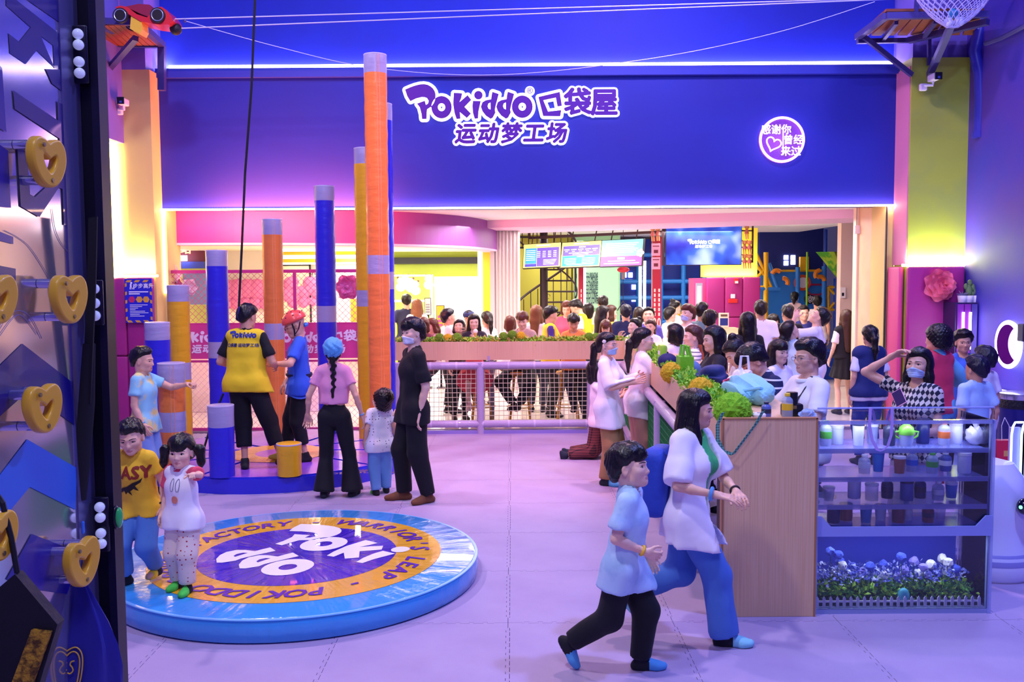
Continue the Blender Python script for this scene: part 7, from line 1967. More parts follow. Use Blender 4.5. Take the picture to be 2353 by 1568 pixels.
# ---- girls at the side counter
def x_K(s, T): MB().ball(s.hp(.082, .0, .15), .022, 10, 8, (.4, 1, 1)).build('hair_clip', mat('clip_white', '#f4efe0', .4), T, True)
person('girl with blue face mask and glasses in a long white T-shirt and khaki trousers', (1392, 764), feet=(1396, 1112), yaw=-112, sex='f', kid=.1, H=1.52, fat=.92, skin=0, hair=('pony', dict(length=.34, vol=.008)), head=(-6, 0, 0), rh=(-.05, .62, -.36), lh=(-.05, .62, -.30), rcurl=.3, top='#f3f0f8', top_kw=dict(hem=-.13, flare=.05, sleeve=.52, sl_inf=.024), bottom='#a87c50', bot_kw=dict(length=1., baggy=.026), shoes=('#20242c', '#58a8d8'), mask='#a8ccf0', glasses='#cfc8d4', extra=x_K)
person('girl with a ponytail and glasses in a white T-shirt leaning on the planter', (1480, 762), feet=(1462, 1098), Y=9.0, yaw=-84, sex='f', kid=.1, H=1.55, fat=.9, skin=2, hair=('pony', dict(length=.30, vol=.008)), head=(-10, 2, 0), lean=8, rh=(-.02, .78, -.10), rep=(.4, -.3, -1), lh=(.0, .8, -.15), rcurl=.3, top='#f5eef4', top_kw=dict(hem=-.10, flare=.03, sleeve=.36), bottom='#b98a7a', bot_kw=dict(length=1., baggy=.024), shoes=('#20242c', '#20242c'), glasses='#d4ccd8')
person('kneeling child in red plaid trousers between the net rail and the girls', (1418, 828), feet=(1372, 1052), Y=10.75, yaw=-92, sex='f', kid=.35, H=1.4, skin=1, hair=('bob', dict(vol=.012)), drop=.20, head=(0, 0, 0), rh=(0, .7, -.2), lh=(0, .7, -.2), rfoot=(.06, -.26, -.012), lfoot=(-.06, -.24, -.012), rpitch=-80, lpitch=-80, rknee=(.05, 1, -1.2), lknee=(-.05, 1, -1.2), top='#f6e8f0', bottom=band_mat('red_plaid', ('#7a3a3c', '#241418'), 34, profile='plaid', frac=.4, rough=.9), bot_kw=dict(baggy=.02), shoes=('#1c2436', '#3a8cc0'))

# ---- seated along the side counter, front to back
def x_polo(s, T):
 rings(T, s.nb + s.T @ V3(0, .012, .014), Vector(s.T @ V3(0, .15, 1)), .075, mat('collar_white', '#eef2f8'), 'collar', .03)
 MB().ribbon([s.nb * .5 + s.shL * .5 + s.T @ V3(0, .03, .06), s.chest + s.T @ V3(-.06, .14, .0), s.waist + s.T @ V3(.12, .10, -.05)], Vector(s.T @ V3(1, 0, 0)) * .03, .004).build('bag_strap', mat('strap_black', '#1a1620'), T)
person('man with glasses in a white polo shirt seated nearest the acrylic cabinet', (1858, 779), Y=6.7, yaw=105, sit=.74, sex='m', H=1.66, skin=1, hair=('short', dict(vol=.018)), head=(4, -2, 0), **HANDS_TABLE, top='#f2f0fa', top_kw=dict(sleeve=.40), bottom='#26283a', glasses='#8a8290', extra=x_polo)
person('man in a navy and white striped polo bowing over the counter', (1728, 796), Y=7.35, yaw=98, sit=.74, sex='m', H=1.7, skin=1, hair=('short', dict(vol=.02, fringe=.02)), lean=26, head=(2, -38, 0), **HANDS_TABLE, top=band_mat('navy_stripes', ('#1a2350', '#e8ecf6'), 17, frac=.22, rough=.85), bottom='#26283a', looks_down=True)
person('woman with a small hair bun in a white top bowing at the counter', (1688, 782), Y=8.25, yaw=102, sit=.74, sex='f', H=1.6, skin=2, hair=('bun', dict(vol=.008)), hc='dark', lean=16, head=(0, -36, 0), **HANDS_TABLE, top='#f4eef4', bottom='#3a3a4a', looks_down=True)
person('woman with long black hair and black T-shirt in profile at the side counter', (1640, 750), Y=8.9, yaw=97, sit=.74, sex='f', H=1.62, skin=2, hair=('long', dict(length=.16, vol=.012)), head=(0, -4, 0), **HANDS_TABLE, top='#1c1c28', bottom='#2a2a36')
person('woman with brown hair in a striped T-shirt gesturing with one hand at the side counter', (1592, 748), Y=9.8, yaw=96, sit=.74, sex='f', H=1.58, skin=2, hair=('pony', dict(length=.2, vol=.010)), hc='brown', head=(0, 2, 0), rh=(-.05, .5, -.1), rep=(.6, -.3, -1), lh=(-.05, .6, -.5), rpalm=(0, -1, .3), top=band_mat('grey_stripes', ('#f4f0f4', '#3c4258'), 26, frac=.25), bottom='#2a2a36')
person('person with a black bob haircut facing away at the side counter', (1549, 745), Y=10.7, yaw=38, sit=.74, sex='f', H=1.56, skin=1, hair=('bob', dict(vol=.014)), head=(10, 0, 0), **HANDS_TABLE, top='#f0ecf4', bottom='#2a2a36')
person('woman with shoulder-length brown hair looking right behind the striped man', (1790, 781), Y=8.3, yaw=-140, sit=.74, sex='f', H=1.56, skin=2, hair=('long', dict(length=.10, vol=.010, fringe=.03)), hc='dark', head=(-12, 0, 0), rh=(.1, .4, -.7), lh=(.1, .4, -.7), top='#f4ecf2', bottom='#3a3a48')
person('woman with blue bow in her hair resting chin on hand', (1458, 733), Y=13.1, yaw=118, sit=.70, sex='f', H=1.6, skin=2, hair=('bun', dict(vol=.010)), head=(0, 12, 0), rh=(.0, .34, .05), rep=(.5, .2, -1), lh=(-.1, .5, -.5), top='#f6f2f6', bottom='#3a3a48',
    extra=lambda s, T: MB().ball(s.hp(.05, -.05, .2), .05, 10, 8, (.5, 1, .6)).ball(s.hp(.07, -.09, .12), .05, 10, 8, (.4, .5, 1.1)).build('hair_bow', mat('bow_blue', '#4a9ae0', .6), T, True))
person('woman in a white hoodie with tied brown hair beside the blue bow', (1495, 735), Y=13.5, yaw=150, sit=.70, sex='f', H=1.58, skin=1, hair=('pony', dict(length=.15)), hc='brown', head=(0, 6, 0), **HANDS_TABLE, top='#fbf6fa', bottom='#4a4450')
person('girl in glasses with long brown hair reading over the planter', (1392, 736), Y=13.5, yaw=172, sit=.70, sex='f', H=1.56, skin=2, hair=('long', dict(length=.12, fringe=.03)), hc='auburn', head=(0, -26, 0), **HANDS_TABLE, top='#3a2e38', bottom='#2a2a36', looks_down=True)
person('boy arching his head back in a violet hooded top', (1490, 709), Y=14.4, yaw=168, sex='m', kid=.2, H=1.6, skin=2, hair=('crew', dict(vol=.012)), head=(0, 20, 0), top='#6a5cc0', bottom='#2c2c3c')

# ---- behind the back counter
def x_ice(s, T):
 p = Vector(s.wrL) + Vector(nrm(s.wrL - s.elL)) * .07
 MB().cone(p + Vector((0, 0, -.03)), p + Vector((0, 0, .06)), .008, .026, 10).build('cone', mat('waffle', '#d8a860', .6), T); MB().ball(p + Vector((0, 0, .08)), .034, 10, 8).build('scoop', mat('ice_cream', '#fbf4ee', .5), T, True)
person('woman with long dark hair and red skirt holding an ice cream on a stool', (1089, 722), Y=13.35, yaw=183, sit=.74, sex='f', H=1.6, skin=2, hair=('long', dict(length=.16, fringe=.0)), hc='dark', head=(0, 0, 0), lh=(-.15, .55, -.10), lep=(-.6, .2, -1), rh=(0, .5, -.55), top='#2c2030', bottom=None, skirt=('#e0485a', dict(z_bot=-.27, r_bot=.24)), shoes=('#d8b0b0', '#e8d0cc'), extra=x_ice, rfoot=(.05, .20, .15), lfoot=(-.05, .18, .13))
person('older woman with curly dark hair looking up beside the ice-cream woman', (1055, 737), Y=13.7, yaw=-165, sex='f', H=1.55, skin=1, hair=('bob', dict(vol=.016)), hc='dark', head=(-24, 22, 0), rh=(.1, .2, -.9), lh=(-.1, .5, .3), top='#5a2c34', bottom='#1e1e28', shoes=('#30262a', '#30262a'))
person('boy in a white T-shirt turned away toward the shop lights', (1030, 710), Y=14.3, yaw=-52, sex='m', kid=.15, H=1.62, skin=1, hair=('short', {}), hc='blue', head=(-20, 6, 0), top='#f6f2fa', bottom='#24242e')
person('woman with reddish hair behind the masked man in black', (972, 730), Y=13.6, yaw=160, sit=.70, sex='f', H=1.58, skin=1, hair=('bob', {}), hc='auburn', head=(0, -10, 0), **HANDS_TABLE, top='#7a2c3c', bottom='#26242e', shoes=('#201c22', '#201c22'))
person('woman in a pink plaid blouse bending near the yellow poster', (992, 732), Y=14.0, yaw=120, sit=.70, sex='f', H=1.56, skin=2, hair=('long', dict(length=.1)), hc='auburn', head=(0, -16, 0), **HANDS_TABLE, top=band_mat('pink_plaid', ('#f0d0d8', '#8a3a50'), 28, profile='plaid', frac=.4), bottom='#26242e')
person('man in a dark blue cap behind the ice-cream woman', (1077, 714), Y=15., yaw=175, sex='m', H=1.66, skin=1, hair=('short', dict(vol=.014)), hc='blue', top='#2a2c4a', bottom='#22222c', extra=lambda s, T: MB().ball(s.hp(0, -.01, .165), .1, 14, 10, (1, 1.1, .75)).box(s.hp(0, .11, .15), (.13, .1, .008)).build('cap', mat('cap_navy', '#1f2c64', .6), T, True))
person('girl with a dark ponytail in a white top near the gold column', (1118, 716), Y=15.2, yaw=28, sex='f', kid=.2, H=1.6, skin=1, hair=('pony', dict(length=.2)), hc='dark', top='#faf4f6', bottom='#3c3a48')
person('woman in white with long hair beside the shop display', (958, 688), Y=17.0, yaw=12, sex='f', H=1.66, skin=1, hair=('long', dict(length=.2)), hc='light', top='#faf2f2', bottom='#4a4a58', extra=lambda s, T: MB().ball(s.hp(0, -.01, .165), .1, 14, 10, (1, 1.05, .7)).build('cap', mat('cap_grey', '#5c5a60', .6), T, True))
person('man in a navy T-shirt with his back turned at the shop display', (934, 676), Y=17.4, yaw=5, sex='m', H=1.74, skin=1, hair=('crew', {}), top='#232848', bottom='#1e1e28', rh=(.3, .1, -.8), lh=(.3, .1, -.8))
person('young man with brown hair in a taupe T-shirt on a stool at the back counter', (1200, 717), Y=13.35, yaw=158, sit=.74, sex='m', H=1.66, skin=2, hair=('short', dict(vol=.018, fringe=.02)), hc='auburn', head=(14, -16, 0), **HANDS_TABLE, top='#b9988c', bottom='#1f2a2c', bot_kw=dict(baggy=.02), rfoot=(.02, .16, .13), lfoot=(-.02, .16, .13), rknee=(.9, 1, 0), lknee=(-.9, 1, 0), shoes=('#2a2426', '#2a2426'))
person('person with dark bobbed hair behind the brown-haired young man', (1172, 726), Y=14.4, yaw=-10, sit=.70, sex='f', H=1.56, skin=1, hair=('bob', {}), hc='auburn', top='#faf4f8', bottom='#2a2a34')
person('woman with long light brown hair and white T-shirt seen from behind', (1233, 702), Y=14.4, yaw=-14, sex='f', H=1.64, skin=1, hair=('long', dict(length=.2)), hc='light', head=(-10, 0, 0), top='#fbf6fa', bottom='#2c3440')
person('staff member in a yellow vest over violet sleeves facing right', (1266, 704), Y=13.9, yaw=-84, sex='m', H=1.68, skin=1, hair=('short', dict(vol=.016)), head=(2, -10, 0), rh=(.05, .35, -.8), top='#4a2c86', top_kw=dict(sleeve=.45), vest=('#e8cc22',), bottom='#1e2428')
person('short-haired woman looking down in an orange top at the back counter', (1318, 722), Y=13.25, yaw=178, sit=.74, sex='f', H=1.6, fat=1.05, skin=3, hair=('short', dict(vol=.02, fringe=.02)), hc='dark', head=(0, -22, 0), **HANDS_TABLE, top='#e88a44', bottom='#2a2c38', rfoot=(.0, .1, .12), lfoot=(-.1, .2, .0), looks_down=True)
person('woman with auburn bob and pink top at the reception desk', (1302, 692), Y=16.0, yaw=176, sex='f', H=1.66, skin=2, hair=('bob', {}), hc='auburn', head=(-6, -18, 0), top='#d8587c', bottom='#2c2c36', rh=(.0, .5, -.6), face=True, looks_down=True)
person('staff member in yellow vest and white sleeves leaning over the reception', (1323, 690), Y=15.8, yaw=78, sex='m', H=1.7, skin=1, hair=('short', {}), head=(0, -34, 0), lean=14, rh=(0, .55, -.6), lh=(0, .55, -.6), top='#f6f4f8', vest=('#e8cc22',), bottom='#26262e')
person('staff member in yellow vest turned away by the mint panel', (1352, 697), Y=16.4, yaw=12, sex='f', H=1.6, skin=1, hair=('bob', {}), top='#f2f0f4', vest=('#e8cc22',), bottom='#26262e')
person('man with cropped hair in a cream T-shirt before the mint panel', (1385, 680), Y=16.4, yaw=4, sex='m', H=1.76, skin=1, hair=('crew', {}), hc='dark', top='#f4dcc4', bottom='#3a3a44')
person('woman with long black hair and white T-shirt in the queue', (1386, 703), Y=14.6, yaw=-66, sex='f', H=1.62, skin=2, hair=('long', dict(length=.24)), hc='dark', head=(0, -10, 0), top='#fbf4f8', bottom='#34343e')
person('woman with light brown hair and yellow lanyard behind the black-haired one', (1404, 702), Y=15.2, yaw=-76, sex='f', H=1.62, skin=2, hair=('long', dict(length=.14)), hc='brown', top='#e0c040', bottom='#34343e')
person('man in a navy T-shirt with short black hair, back turned, in the queue', (1438, 700), Y=14.5, yaw=-3, sex='m', H=1.66, fat=1.1, skin=1, hair=('short', {}), hc='blue', top='#232a5c', bottom='#2a2a34')
person('woman with a pink hair scarf in the queue', (1468, 706), Y=15.4, yaw=20, sex='f', H=1.6, skin=2, hair=('bob', {}), hc='dark', head=(-10, 0, 0), top='#f8e8ee', bottom='#34343e', extra=lambda s, T: MB().ball(s.hp(.02, -.02, .16), .085, 12, 8, (1.05, 1.0, .95)).build('scarf', mat('scarf_pink', '#f2b8c8', .7), T, True))
person('young man in face mask and white T-shirt looking up to the left', (1580, 701), Y=13.0, yaw=128, sex='m', H=1.7, skin=2, hair=('short', dict(vol=.018, fringe=.01)), hc='auburn', head=(0, 10, 0), top='#fbf2f6', bottom='#34343e', mask='#c8cdf0')
person('man with cropped hair and grey-green shirt turned away', (1614, 695), Y=13.2, yaw=-36, sex='m', H=1.72, skin=3, hair=('crew', {}), hc='dark', head=(-10, 0, 0), top='#6f8c94', bottom='#34343e')
person('man with spiky dark hair in a rust shirt turned away', (1632, 714), Y=12.2, yaw=-28, sex='m', H=1.64, skin=3, hair=('spiky', dict(vol=.02)), hc='dark', top='#b4583c', bottom='#34343e')
person('child with short dark hair by the blue play frame', (1540, 706), Y=16.2, yaw=-60, sex='m', kid=.4, H=1.5, skin=2, hair=('short', {}), top='#f4e8ee', bottom='#34343e')
person('woman with pinned-up hair in a white top by the blue play frame', (1552, 692), Y=17.0, yaw=-70, sex='f', H=1.62, skin=2, hair=('bun', {}), top='#f6eef2', bottom='#34343e')

# ---- crowd on the right
person('woman with long black hair and black T-shirt, back turned, in the crowd', (1718, 718), Y=11.2, yaw=6, sex='f', H=1.66, fat=1.05, skin=2, hair=('long', dict(length=.34, vol=.014)), top='#1c1824', top_kw=dict(sleeve=.42), bottom='#22222c')
person('man in a white T-shirt, back turned, by the magenta padding', (1748, 690), Y=13.0, yaw=-8, sex='m', H=1.76, fat=1.08, skin=3, hair=('short', dict(vol=.010)), hc='dark', top='#fbf4fa', bottom='#2a2a38')
person('young man in a white T-shirt raising a hand to his chin and looking up', (1885, 712), Y=12.0, yaw=62, sex='m', H=1.7, fat=1.05, skin=1, hair=('short', dict(vol=.014)), head=(8, 34, 0), lh=(-.1, .45, .35), lep=(-.5, .5, -1), rh=(.2, .1, -.9), top='#f0eefa', top_kw=dict(hem=-.08), bottom='#2c3a78', bot_kw=dict(length=.55, baggy=.02), shoes=('#24242c', '#24242c'))
person('woman looking up at the young man, pale blue T-shirt, hair tied back', (1815, 742), Y=10.9, yaw=-62, sex='f', H=1.56, skin=2, hair=('pony', dict(length=.18)), hc='dark', head=(-10, 30, 0), top='#d4e8f4', bottom='#3a3a48', face=True)
person('man in a black polo with cropped hair, back turned', (1810, 700), Y=13.2, yaw=4, sex='m', H=1.7, fat=1.1, skin=3, hair=('crew', {}), hc='dark', top='#1a181e', bottom='#24242c')
person('boy in a navy T-shirt facing the camera in the opening', (1847, 702), Y=15.6, yaw=178, sex='m', kid=.2, H=1.6, skin=1, hair=('crew', {}), hc='dark', top='#2c2c78', bottom='#2a2a36', face=True)
person('child in a pale pink outfit climbing the play tower steps', (1826, 671), Y=19.0, yaw=-22, z=.55, sex='f', kid=.6, H=1.2, skin=1, hair=('pony', dict(length=.1)), top='#f2d8e0', bottom='#f0d0d8')
person('man in a white T-shirt before the play tower, back turned', (1878, 680), Y=18.4, yaw=-16, sex='m', H=1.72, skin=1, hair=('short', {}), top='#faf6fa', bottom='#34343e')
person('small girl with dark hair peering out beside the yellow post', (1777, 722), Y=14.6, yaw=178, sex='f', kid=.3, H=1.5, skin=2, hair=('bob', dict(fringe=.03)), hc='dark', top='#f4eef2', bottom='#34343e', face=True)
person('woman with very long brown hair in a black pinafore dress, back turned', (1941, 712), feet=(1940, 952), yaw=8, sex='f', H=1.6, fat=.95, skin=2, hair=('long', dict(length=.36, vol=.012)), hc='brown', head=(-12, 2, 0), rh=(.15, .1, -.95), lh=(.15, .2, -.9), top='#f6ecf2', top_kw=dict(sleeve=.40, hem=.03), vest=('#15131b', dict(hem=.02, inf=.03)), bottom=None, skirt=('#15131b', dict(z_top=.1, z_bot=-.17, r_bot=.2)), shoes=('#1c1a22', '#1c1a22'))
person('woman with low ponytail in a navy sleeveless vest over white, back turned', (1999, 748), Y=10.2, yaw=4, sex='f', H=1.58, skin=1, hair=('pony', dict(length=.22, vol=.012)), top='#e8ecf8', top_kw=dict(sleeve=.42, hem=-.05), vest=('#1c2c6c', dict(inf=.04, hem=-.02)), bottom='#2a3c8c')
person('woman with curly black hair, red and blue jacket, back turned', (2152, 750), Y=8.7, yaw=26, sex='f', H=1.62, fat=1.05, skin=1, hair=('curly', dict(vol=.0)), head=(10, 0, 0), lh=(-.05, .35, -.25), rh=(.3, .3, -.45), top='#6ab8e0', top_kw=dict(sleeve=.86, inf=.034, hem=-.05), vest=('#e23c62', dict(inf=.046, hem=-.02)), bottom='#c03a50')
person('woman with short black hair and blue top facing the camera at the right wall', (2214, 760), Y=9.4, yaw=170, sex='f', H=1.56, skin=3, hair=('short', dict(vol=.026)), head=(0, 0, 0), top='#3a62c4', bottom='#2a2a3c', face=True)
person('boy in a white printed T-shirt behind the boy in pale blue gauze', (2262, 796), Y=9.0, yaw=28, sex='m', kid=.35, H=1.42, skin=1, hair=('short', dict(vol=.016)), hc='blue', top='#f0f0fa', top_kw=dict(sleeve=.36, hem=-.08), bottom='#c8c8dc')
person('boy in a pale blue gauze shirt, back turned, by the cabinet', (2243, 816), Y=8.3, yaw=18, sex='m', kid=.4, H=1.36, skin=3, hair=('short', dict(vol=.012)), hc='blue', head=(6, 0, 0), rh=(.2, .05, -.93), top=mat('gauze_blue', '#a8cdf4', .8, noise=(8, '#bcdcfa', .4, .65)), top_kw=dict(sleeve=.40, hem=-.12, flare=.03), bottom='#9ab0e0')
sM, TM, locM = person('woman in a blue face mask and lozenge-patterned top with an arm behind her head', (2112, 800), Y=6.6, yaw=128, sex='f', H=1.62, fat=.95, skin=1, hair=('long', dict(length=.26, vol=.010)), head=(6, 8, 0), rh=(.05, .16, .50), rep=(1, .5, .6), lh=(-.1, .5, -.55), lpalm=(0, 0, 1), top=band_mat('lozenge', ('#1c2038', '#d8d0c4'), 22, profile='check', rough=.85), top_kw=dict(sleeve=.28, hem=-.02), bottom='#c8b0c8', mask='#bcd4f2')


# ------------------------------------------------------------------ foreground: reflective climbing board on the left
PXW = -1.115
def bp(px, py, off=0.): return atx(px, py, PXW + off)            # photo pixel -> point on the board plane
M_BOARD = mat('mirror_board', '#d6cfe0', .10, metal=.85, bump=(3, .04, 2))
Yb0, Yb1 = 1.55, bp(196, 700).y
t = thing('climbing_board', 'glossy reflective climbing board with dark blue letters at the left edge', 'climbing wall', (PXW, Yb1, 0))
MB().b2((-.014, Yb0 - Yb1, .3), (0, 0, 3.4)).build('sheet', M_BOARD, t)
M_NAVY, M_DBL, M_SKYB = mat('board_navy', '#1b1670', .3, coat=.3), mat('board_indigo', '#211a8a', .3, coat=.3), mat('board_blue', '#2f6fd0', .35)
def decal(poly, m, k, z=3.0146, oy=0.):
 pts = [bp(x / z, y / z + oy) - t.location for x, y in poly]
 me = poly_mesh([[(p.y, p.z) for p in pts]])
 me.transform(Matrix.Translation((.0012 + k * .0004, 0, 0)) @ Matrix(((0, 0, 1, 0), (1, 0, 0, 0), (0, 1, 0, 0), (0, 0, 0, 1))))
 obj('printed_shape', me, m, t)
Z1 = [([(40, 0), (40, 40), (210, 190), (130, 290), (55, 230), (65, 370), (175, 445), (250, 350), (375, 470), (280, 250), (365, 315), (372, 472), (432, 480), (415, 240), (110, 0)], M_NAVY), ([(185, 0), (405, 0), (408, 155)], M_NAVY), ([(310, 478), (435, 482), (443, 645), (355, 580)], M_NAVY),
   ([(83, 625), (395, 835), (390, 700), (450, 740), (475, 1130), (410, 1090), (405, 960), (95, 755)], M_NAVY), ([(110, 1015), (180, 1055), (200, 1345), (235, 1365), (430, 1190), (478, 1220), (490, 1560), (435, 1560), (425, 1310), (400, 1300), (265, 1505), (135, 1430)], M_NAVY),
   ([(-30, 440), (5, 470), (35, 915), (-30, 880)], M_DBL), ([(-30, 990), (45, 1045), (65, 1440), (-30, 1430)], M_DBL)]
for k, (pl, m) in enumerate(Z1): decal(pl, m, k)
decal([(-40, 1120), (150, 935), (545, 1240), (555, 1530), (400, 1420), (240, 1310), (150, 1300), (-40, 1470)], M_NAVY, 1, 3.0146, 480)
decal([(-30, 390), (103, 415), (103, 553), (-30, 520)], M_NAVY, 2, 3.0146, 480); decal([(-30, 150), (85, 195), (85, 245), (-30, 215)], M_DBL, 3, 3.0146, 480)
decal([(-40, 300), (168, 28), (485, 210), (475, 475), (185, 330), (-40, 600)], M_SKYB, 1, 2.7604, 1000)
decal([(195, 628), (420, 715), (470, 880), (420, 1010), (175, 975), (35, 915)], M_DBL, 2, 2.7604, 1000)
# faint etched arches
for k, pts in enumerate(([(30, 150), (110, 190), (200, 260), (290, 390), (345, 490)], [(0, 830), (60, 740), (140, 705), (220, 760), (290, 900)], [(360, 0), (385, 150), (440, 260), (520, 340), (580, 345)], [(0, 880), (80, 770), (140, 735), (200, 790), (262, 872)])):
 q = [bp(x / 3.0146, y / 3.0146 + 480, .002) - t.location for x, y in pts]; q = [Vector(v) for v in smooth_poly([tuple(v) for v in q], 5)]
 MB().tube(q, .0007, 4).build('etched_line', mat('etched_grey', '#8a7f9c', .5), t)
# heart-shaped holds on two spacers
_HO = [(0, .70), (.35, .88), (.72, .92), (1.0, .68), (1.1, .25), (1.0, -.2), (.75, -.62), (.4, -.92), (0, -1.02)]
_HI = [(0, .20), (.28, .36), (.5, .36), (.56, .12), (.4, -.25), (.15, -.52), (0, -.58)]
def heart(s=1.):
 out = []
 for p in (_HO, _HI):
  q = p + [(-x, y) for x, y in p[-2:0:-1]]; q = smooth_poly(q + [q[0]], 4)[:-1]; out.append([(x * s, y * s) for x, y in q])
 return out
def hold(px, py, lab, hpx=52, off=.055):
 c = atx(px, py, PXW + off); h = hpx / (FPX / c.y); s = h
 t = thing('climbing_hold', lab, 'climbing hold', (PXW, c.y, c.z), 0, 'yellow heart holds on the climbing board')
 cu = bpy.data.curves.new('heart', 'CURVE'); cu.dimensions = '2D'; cu.fill_mode = 'BOTH'; cu.extrude = .007; cu.bevel_depth = .005; cu.bevel_resolution = 2
 for p in heart(s):
  sp_ = cu.splines.new('POLY'); sp_.points.add(len(p) - 1)
  for i, (x, y) in enumerate(p): sp_.points[i].co = (x * .95, y, 0, 1)
  sp_.use_cyclic_u = True
 me = curve_mesh(cu, 'grip'); me.transform(Matrix.Translation((off, 0, 0)) @ Matrix.Rotation(R(-9), 4, 'Z') @ Matrix(((0, 0, 1, 0), (1, 0, 0, 0), (0, 1, 0, 0), (0, 0, 0, 1))))
 me.polygons.foreach_set('use_smooth', [True] * len(me.polygons)); me.set_sharp_from_angle(angle=R(40))
 obj('grip', me, mat('hold_yellow', '#eab226', .35, coat=.3), t)
 for y, z in ((-.62 * s, .66 * s), (.62 * s, .66 * s), (0, -.80 * s)):
  MB().cyl((.001, y, z), (off - .010, y, z), .011, 14).build('spacer', mat('spacer_steel', '#c9c4e6', .15, metal=.8), t, True); MB().cyl((off + .010, y, z), (off + .0145, y, z), .005, 10).build('bolt', mat('bolt_steel', '#8a7a5a', .3, metal=.7), t, True)
hold(107, 372, 'yellow heart hold at the top of the reflective board'); hold(158, 686, 'yellow heart hold beside the black post at mid height'); hold(98, 938, 'yellow heart hold on the dark chevron'); hold(-8, 686, 'yellow heart hold cut by the left picture edge at mid height'); hold(-6, 1232, 'yellow heart hold cut by the left picture edge low down'); hold(188, 1292, 'yellow heart hold from which the navy bag hangs')
# steel channel and black post
t = thing('frame_post', 'black post with steel channel and white bulb plates beside the climbing board', 'post', (bp(200, 700).x, Yb1 + .01, 0))
w_ = 46 / (FPX / Yb1)
MB().b2((-.004, 0, .2), (w_, .05, 3.4)).build('post', mat('post_black', '#0d0b14', .35), t)
MB().b2((w_ * .62, -.004, .2), (w_, 0, 3.4)).build('edge_face', mat('post_edge', '#1a1730', .35), t)
MB().b2((-.001, -.10, .2), (.004, -.002, 3.4)).build('channel', mat('channel_steel', '#6f6a9c', .3, metal=.6), t)
for grp, cx0, ys in ((0, 179, (78, 103, 142, 168)), (1, 216, (664, 697, 726)), (2, 229, (1166, 1190, 1226, 1250))):
 pts = [Vector((bp(cx0 + 2, y, .02).x, Yb1 - .012 if grp == 0 else Yb1 - .004, at(cx0 + 2, y, Yb1).z)) for y in ys]
 pts = [at(cx0 + k * 1.3, y, Yb1 - .03) for k, y in enumerate(ys)]
 zc = sum(p.z for p in pts) / len(pts); hh_ = max(p.z for p in pts) - min(p.z for p in pts) + .05
 MB().rbox((pts[0].x - t.location.x, pts[0].y - t.location.y + .012, zc), (.036, .012, hh_), .005, seg=3).build('bulb_plate', mat('plate_black', '#141026', .3), t, True)
 for p in pts: MB().ball(p - t.location, .0135, 14, 10).build('bulb', mat('bulb_white', '#dfe6ff', .2, emis=.08), t, True)
p = at(274, 1190, Yb1) - t.location
MB().ball(p, .016, 16, 12, (.55, .9, 1.75)).build('push_button', mat('button_green', '#38c060', .2, coat=.5), t, True); MB().ball(p + Vector((-.010, .004, 0)), .018, 16, 12, (.5, .9, 1.8)).build('button_rim', mat('plate_black', '#141026'), t, True)
t = thing('bag_strap', 'long black webbing strap hanging in front of the post with a blue buckle', 'strap', at(205, 500, Yb1 - .07))
q = [at(x, y, Yb1 - .07) - t.location for x, y in ((214, 500), (211, 640), (205, 790), (199, 930), (190, 1060), (184, 1150))]
MB().ribbon(q[:4], (.022, 0, .004), .006).build('webbing', mat('webbing_black', '#0c0a12', .7), t); mb = MB()
mb.tube(q[2:], [.016, .021, .020, .016], 8, flat=.35); mb.build('padded_sleeve', mat('webbing_black', '#0c0a12'), t, True)
MB().rbox(at(186, 1213, Yb1 - .07) - t.location, (.018, .012, .034), .004).build('buckle', mat('buckle_blue', '#3f7fe0', .3), t); MB().tube([at(185, 1150, Yb1 - .07) - t.location, at(186, 1240, Yb1 - .07) - t.location, at(180, 1322, Yb1 - .09) - t.location], .0025, 6).tube([at(190, 1235, Yb1 - .07) - t.location, at(186, 1322, Yb1 - .09) - t.location], .0025, 6).build('cord', mat('webbing_black', '#0c0a12'), t)
# navy drawstring bag
Yg = Yb1 - .13
rows_ = [(1318, 181, 5), (1340, 183, 14), (1380, 186, 32), (1430, 190, 55), (1480, 187, 78), (1530, 180, 96), (1580, 172, 106), (1640, 168, 110), (1720, 168, 108), (1780, 168, 95)]
c0 = at(181, 1318, Yg); t = thing('drawstring_bag', 'navy drawstring bag with yellow scribbled emblem hanging at the lower left', 'bag', c0); mb = MB(); vs_ = []; n = 40
for j, (y, cx_, hw) in enumerate(rows_):
 c = at(cx_, y, Yg) - c0; r = hw / (FPX / Yg)
 for i in range(n):
  a = 2 * PI * i / n; f = 1 + (.05 + .10 * (1 - j / 9)) * math.sin(a * 7 + j * .35) * (1 if j > 0 else .2); vs_.append((c.x + r * f * math.cos(a), c.y + r * .42 * f * math.sin(a), c.z))
mb._add(vs_, [(j * n + i, j * n + (i + 1) % n, j * n + n + (i + 1) % n, j * n + n + i) for j in range(len(rows_) - 1) for i in range(n)] + [tuple(range(n)), tuple(range((len(rows_) - 1) * n, len(rows_) * n))[::-1]])
mb.build('bag_body', mat('bag_navy', '#1a1a86', .45, bump=(9, .35, 3), sheen=.2), t, True)
mb = MB()
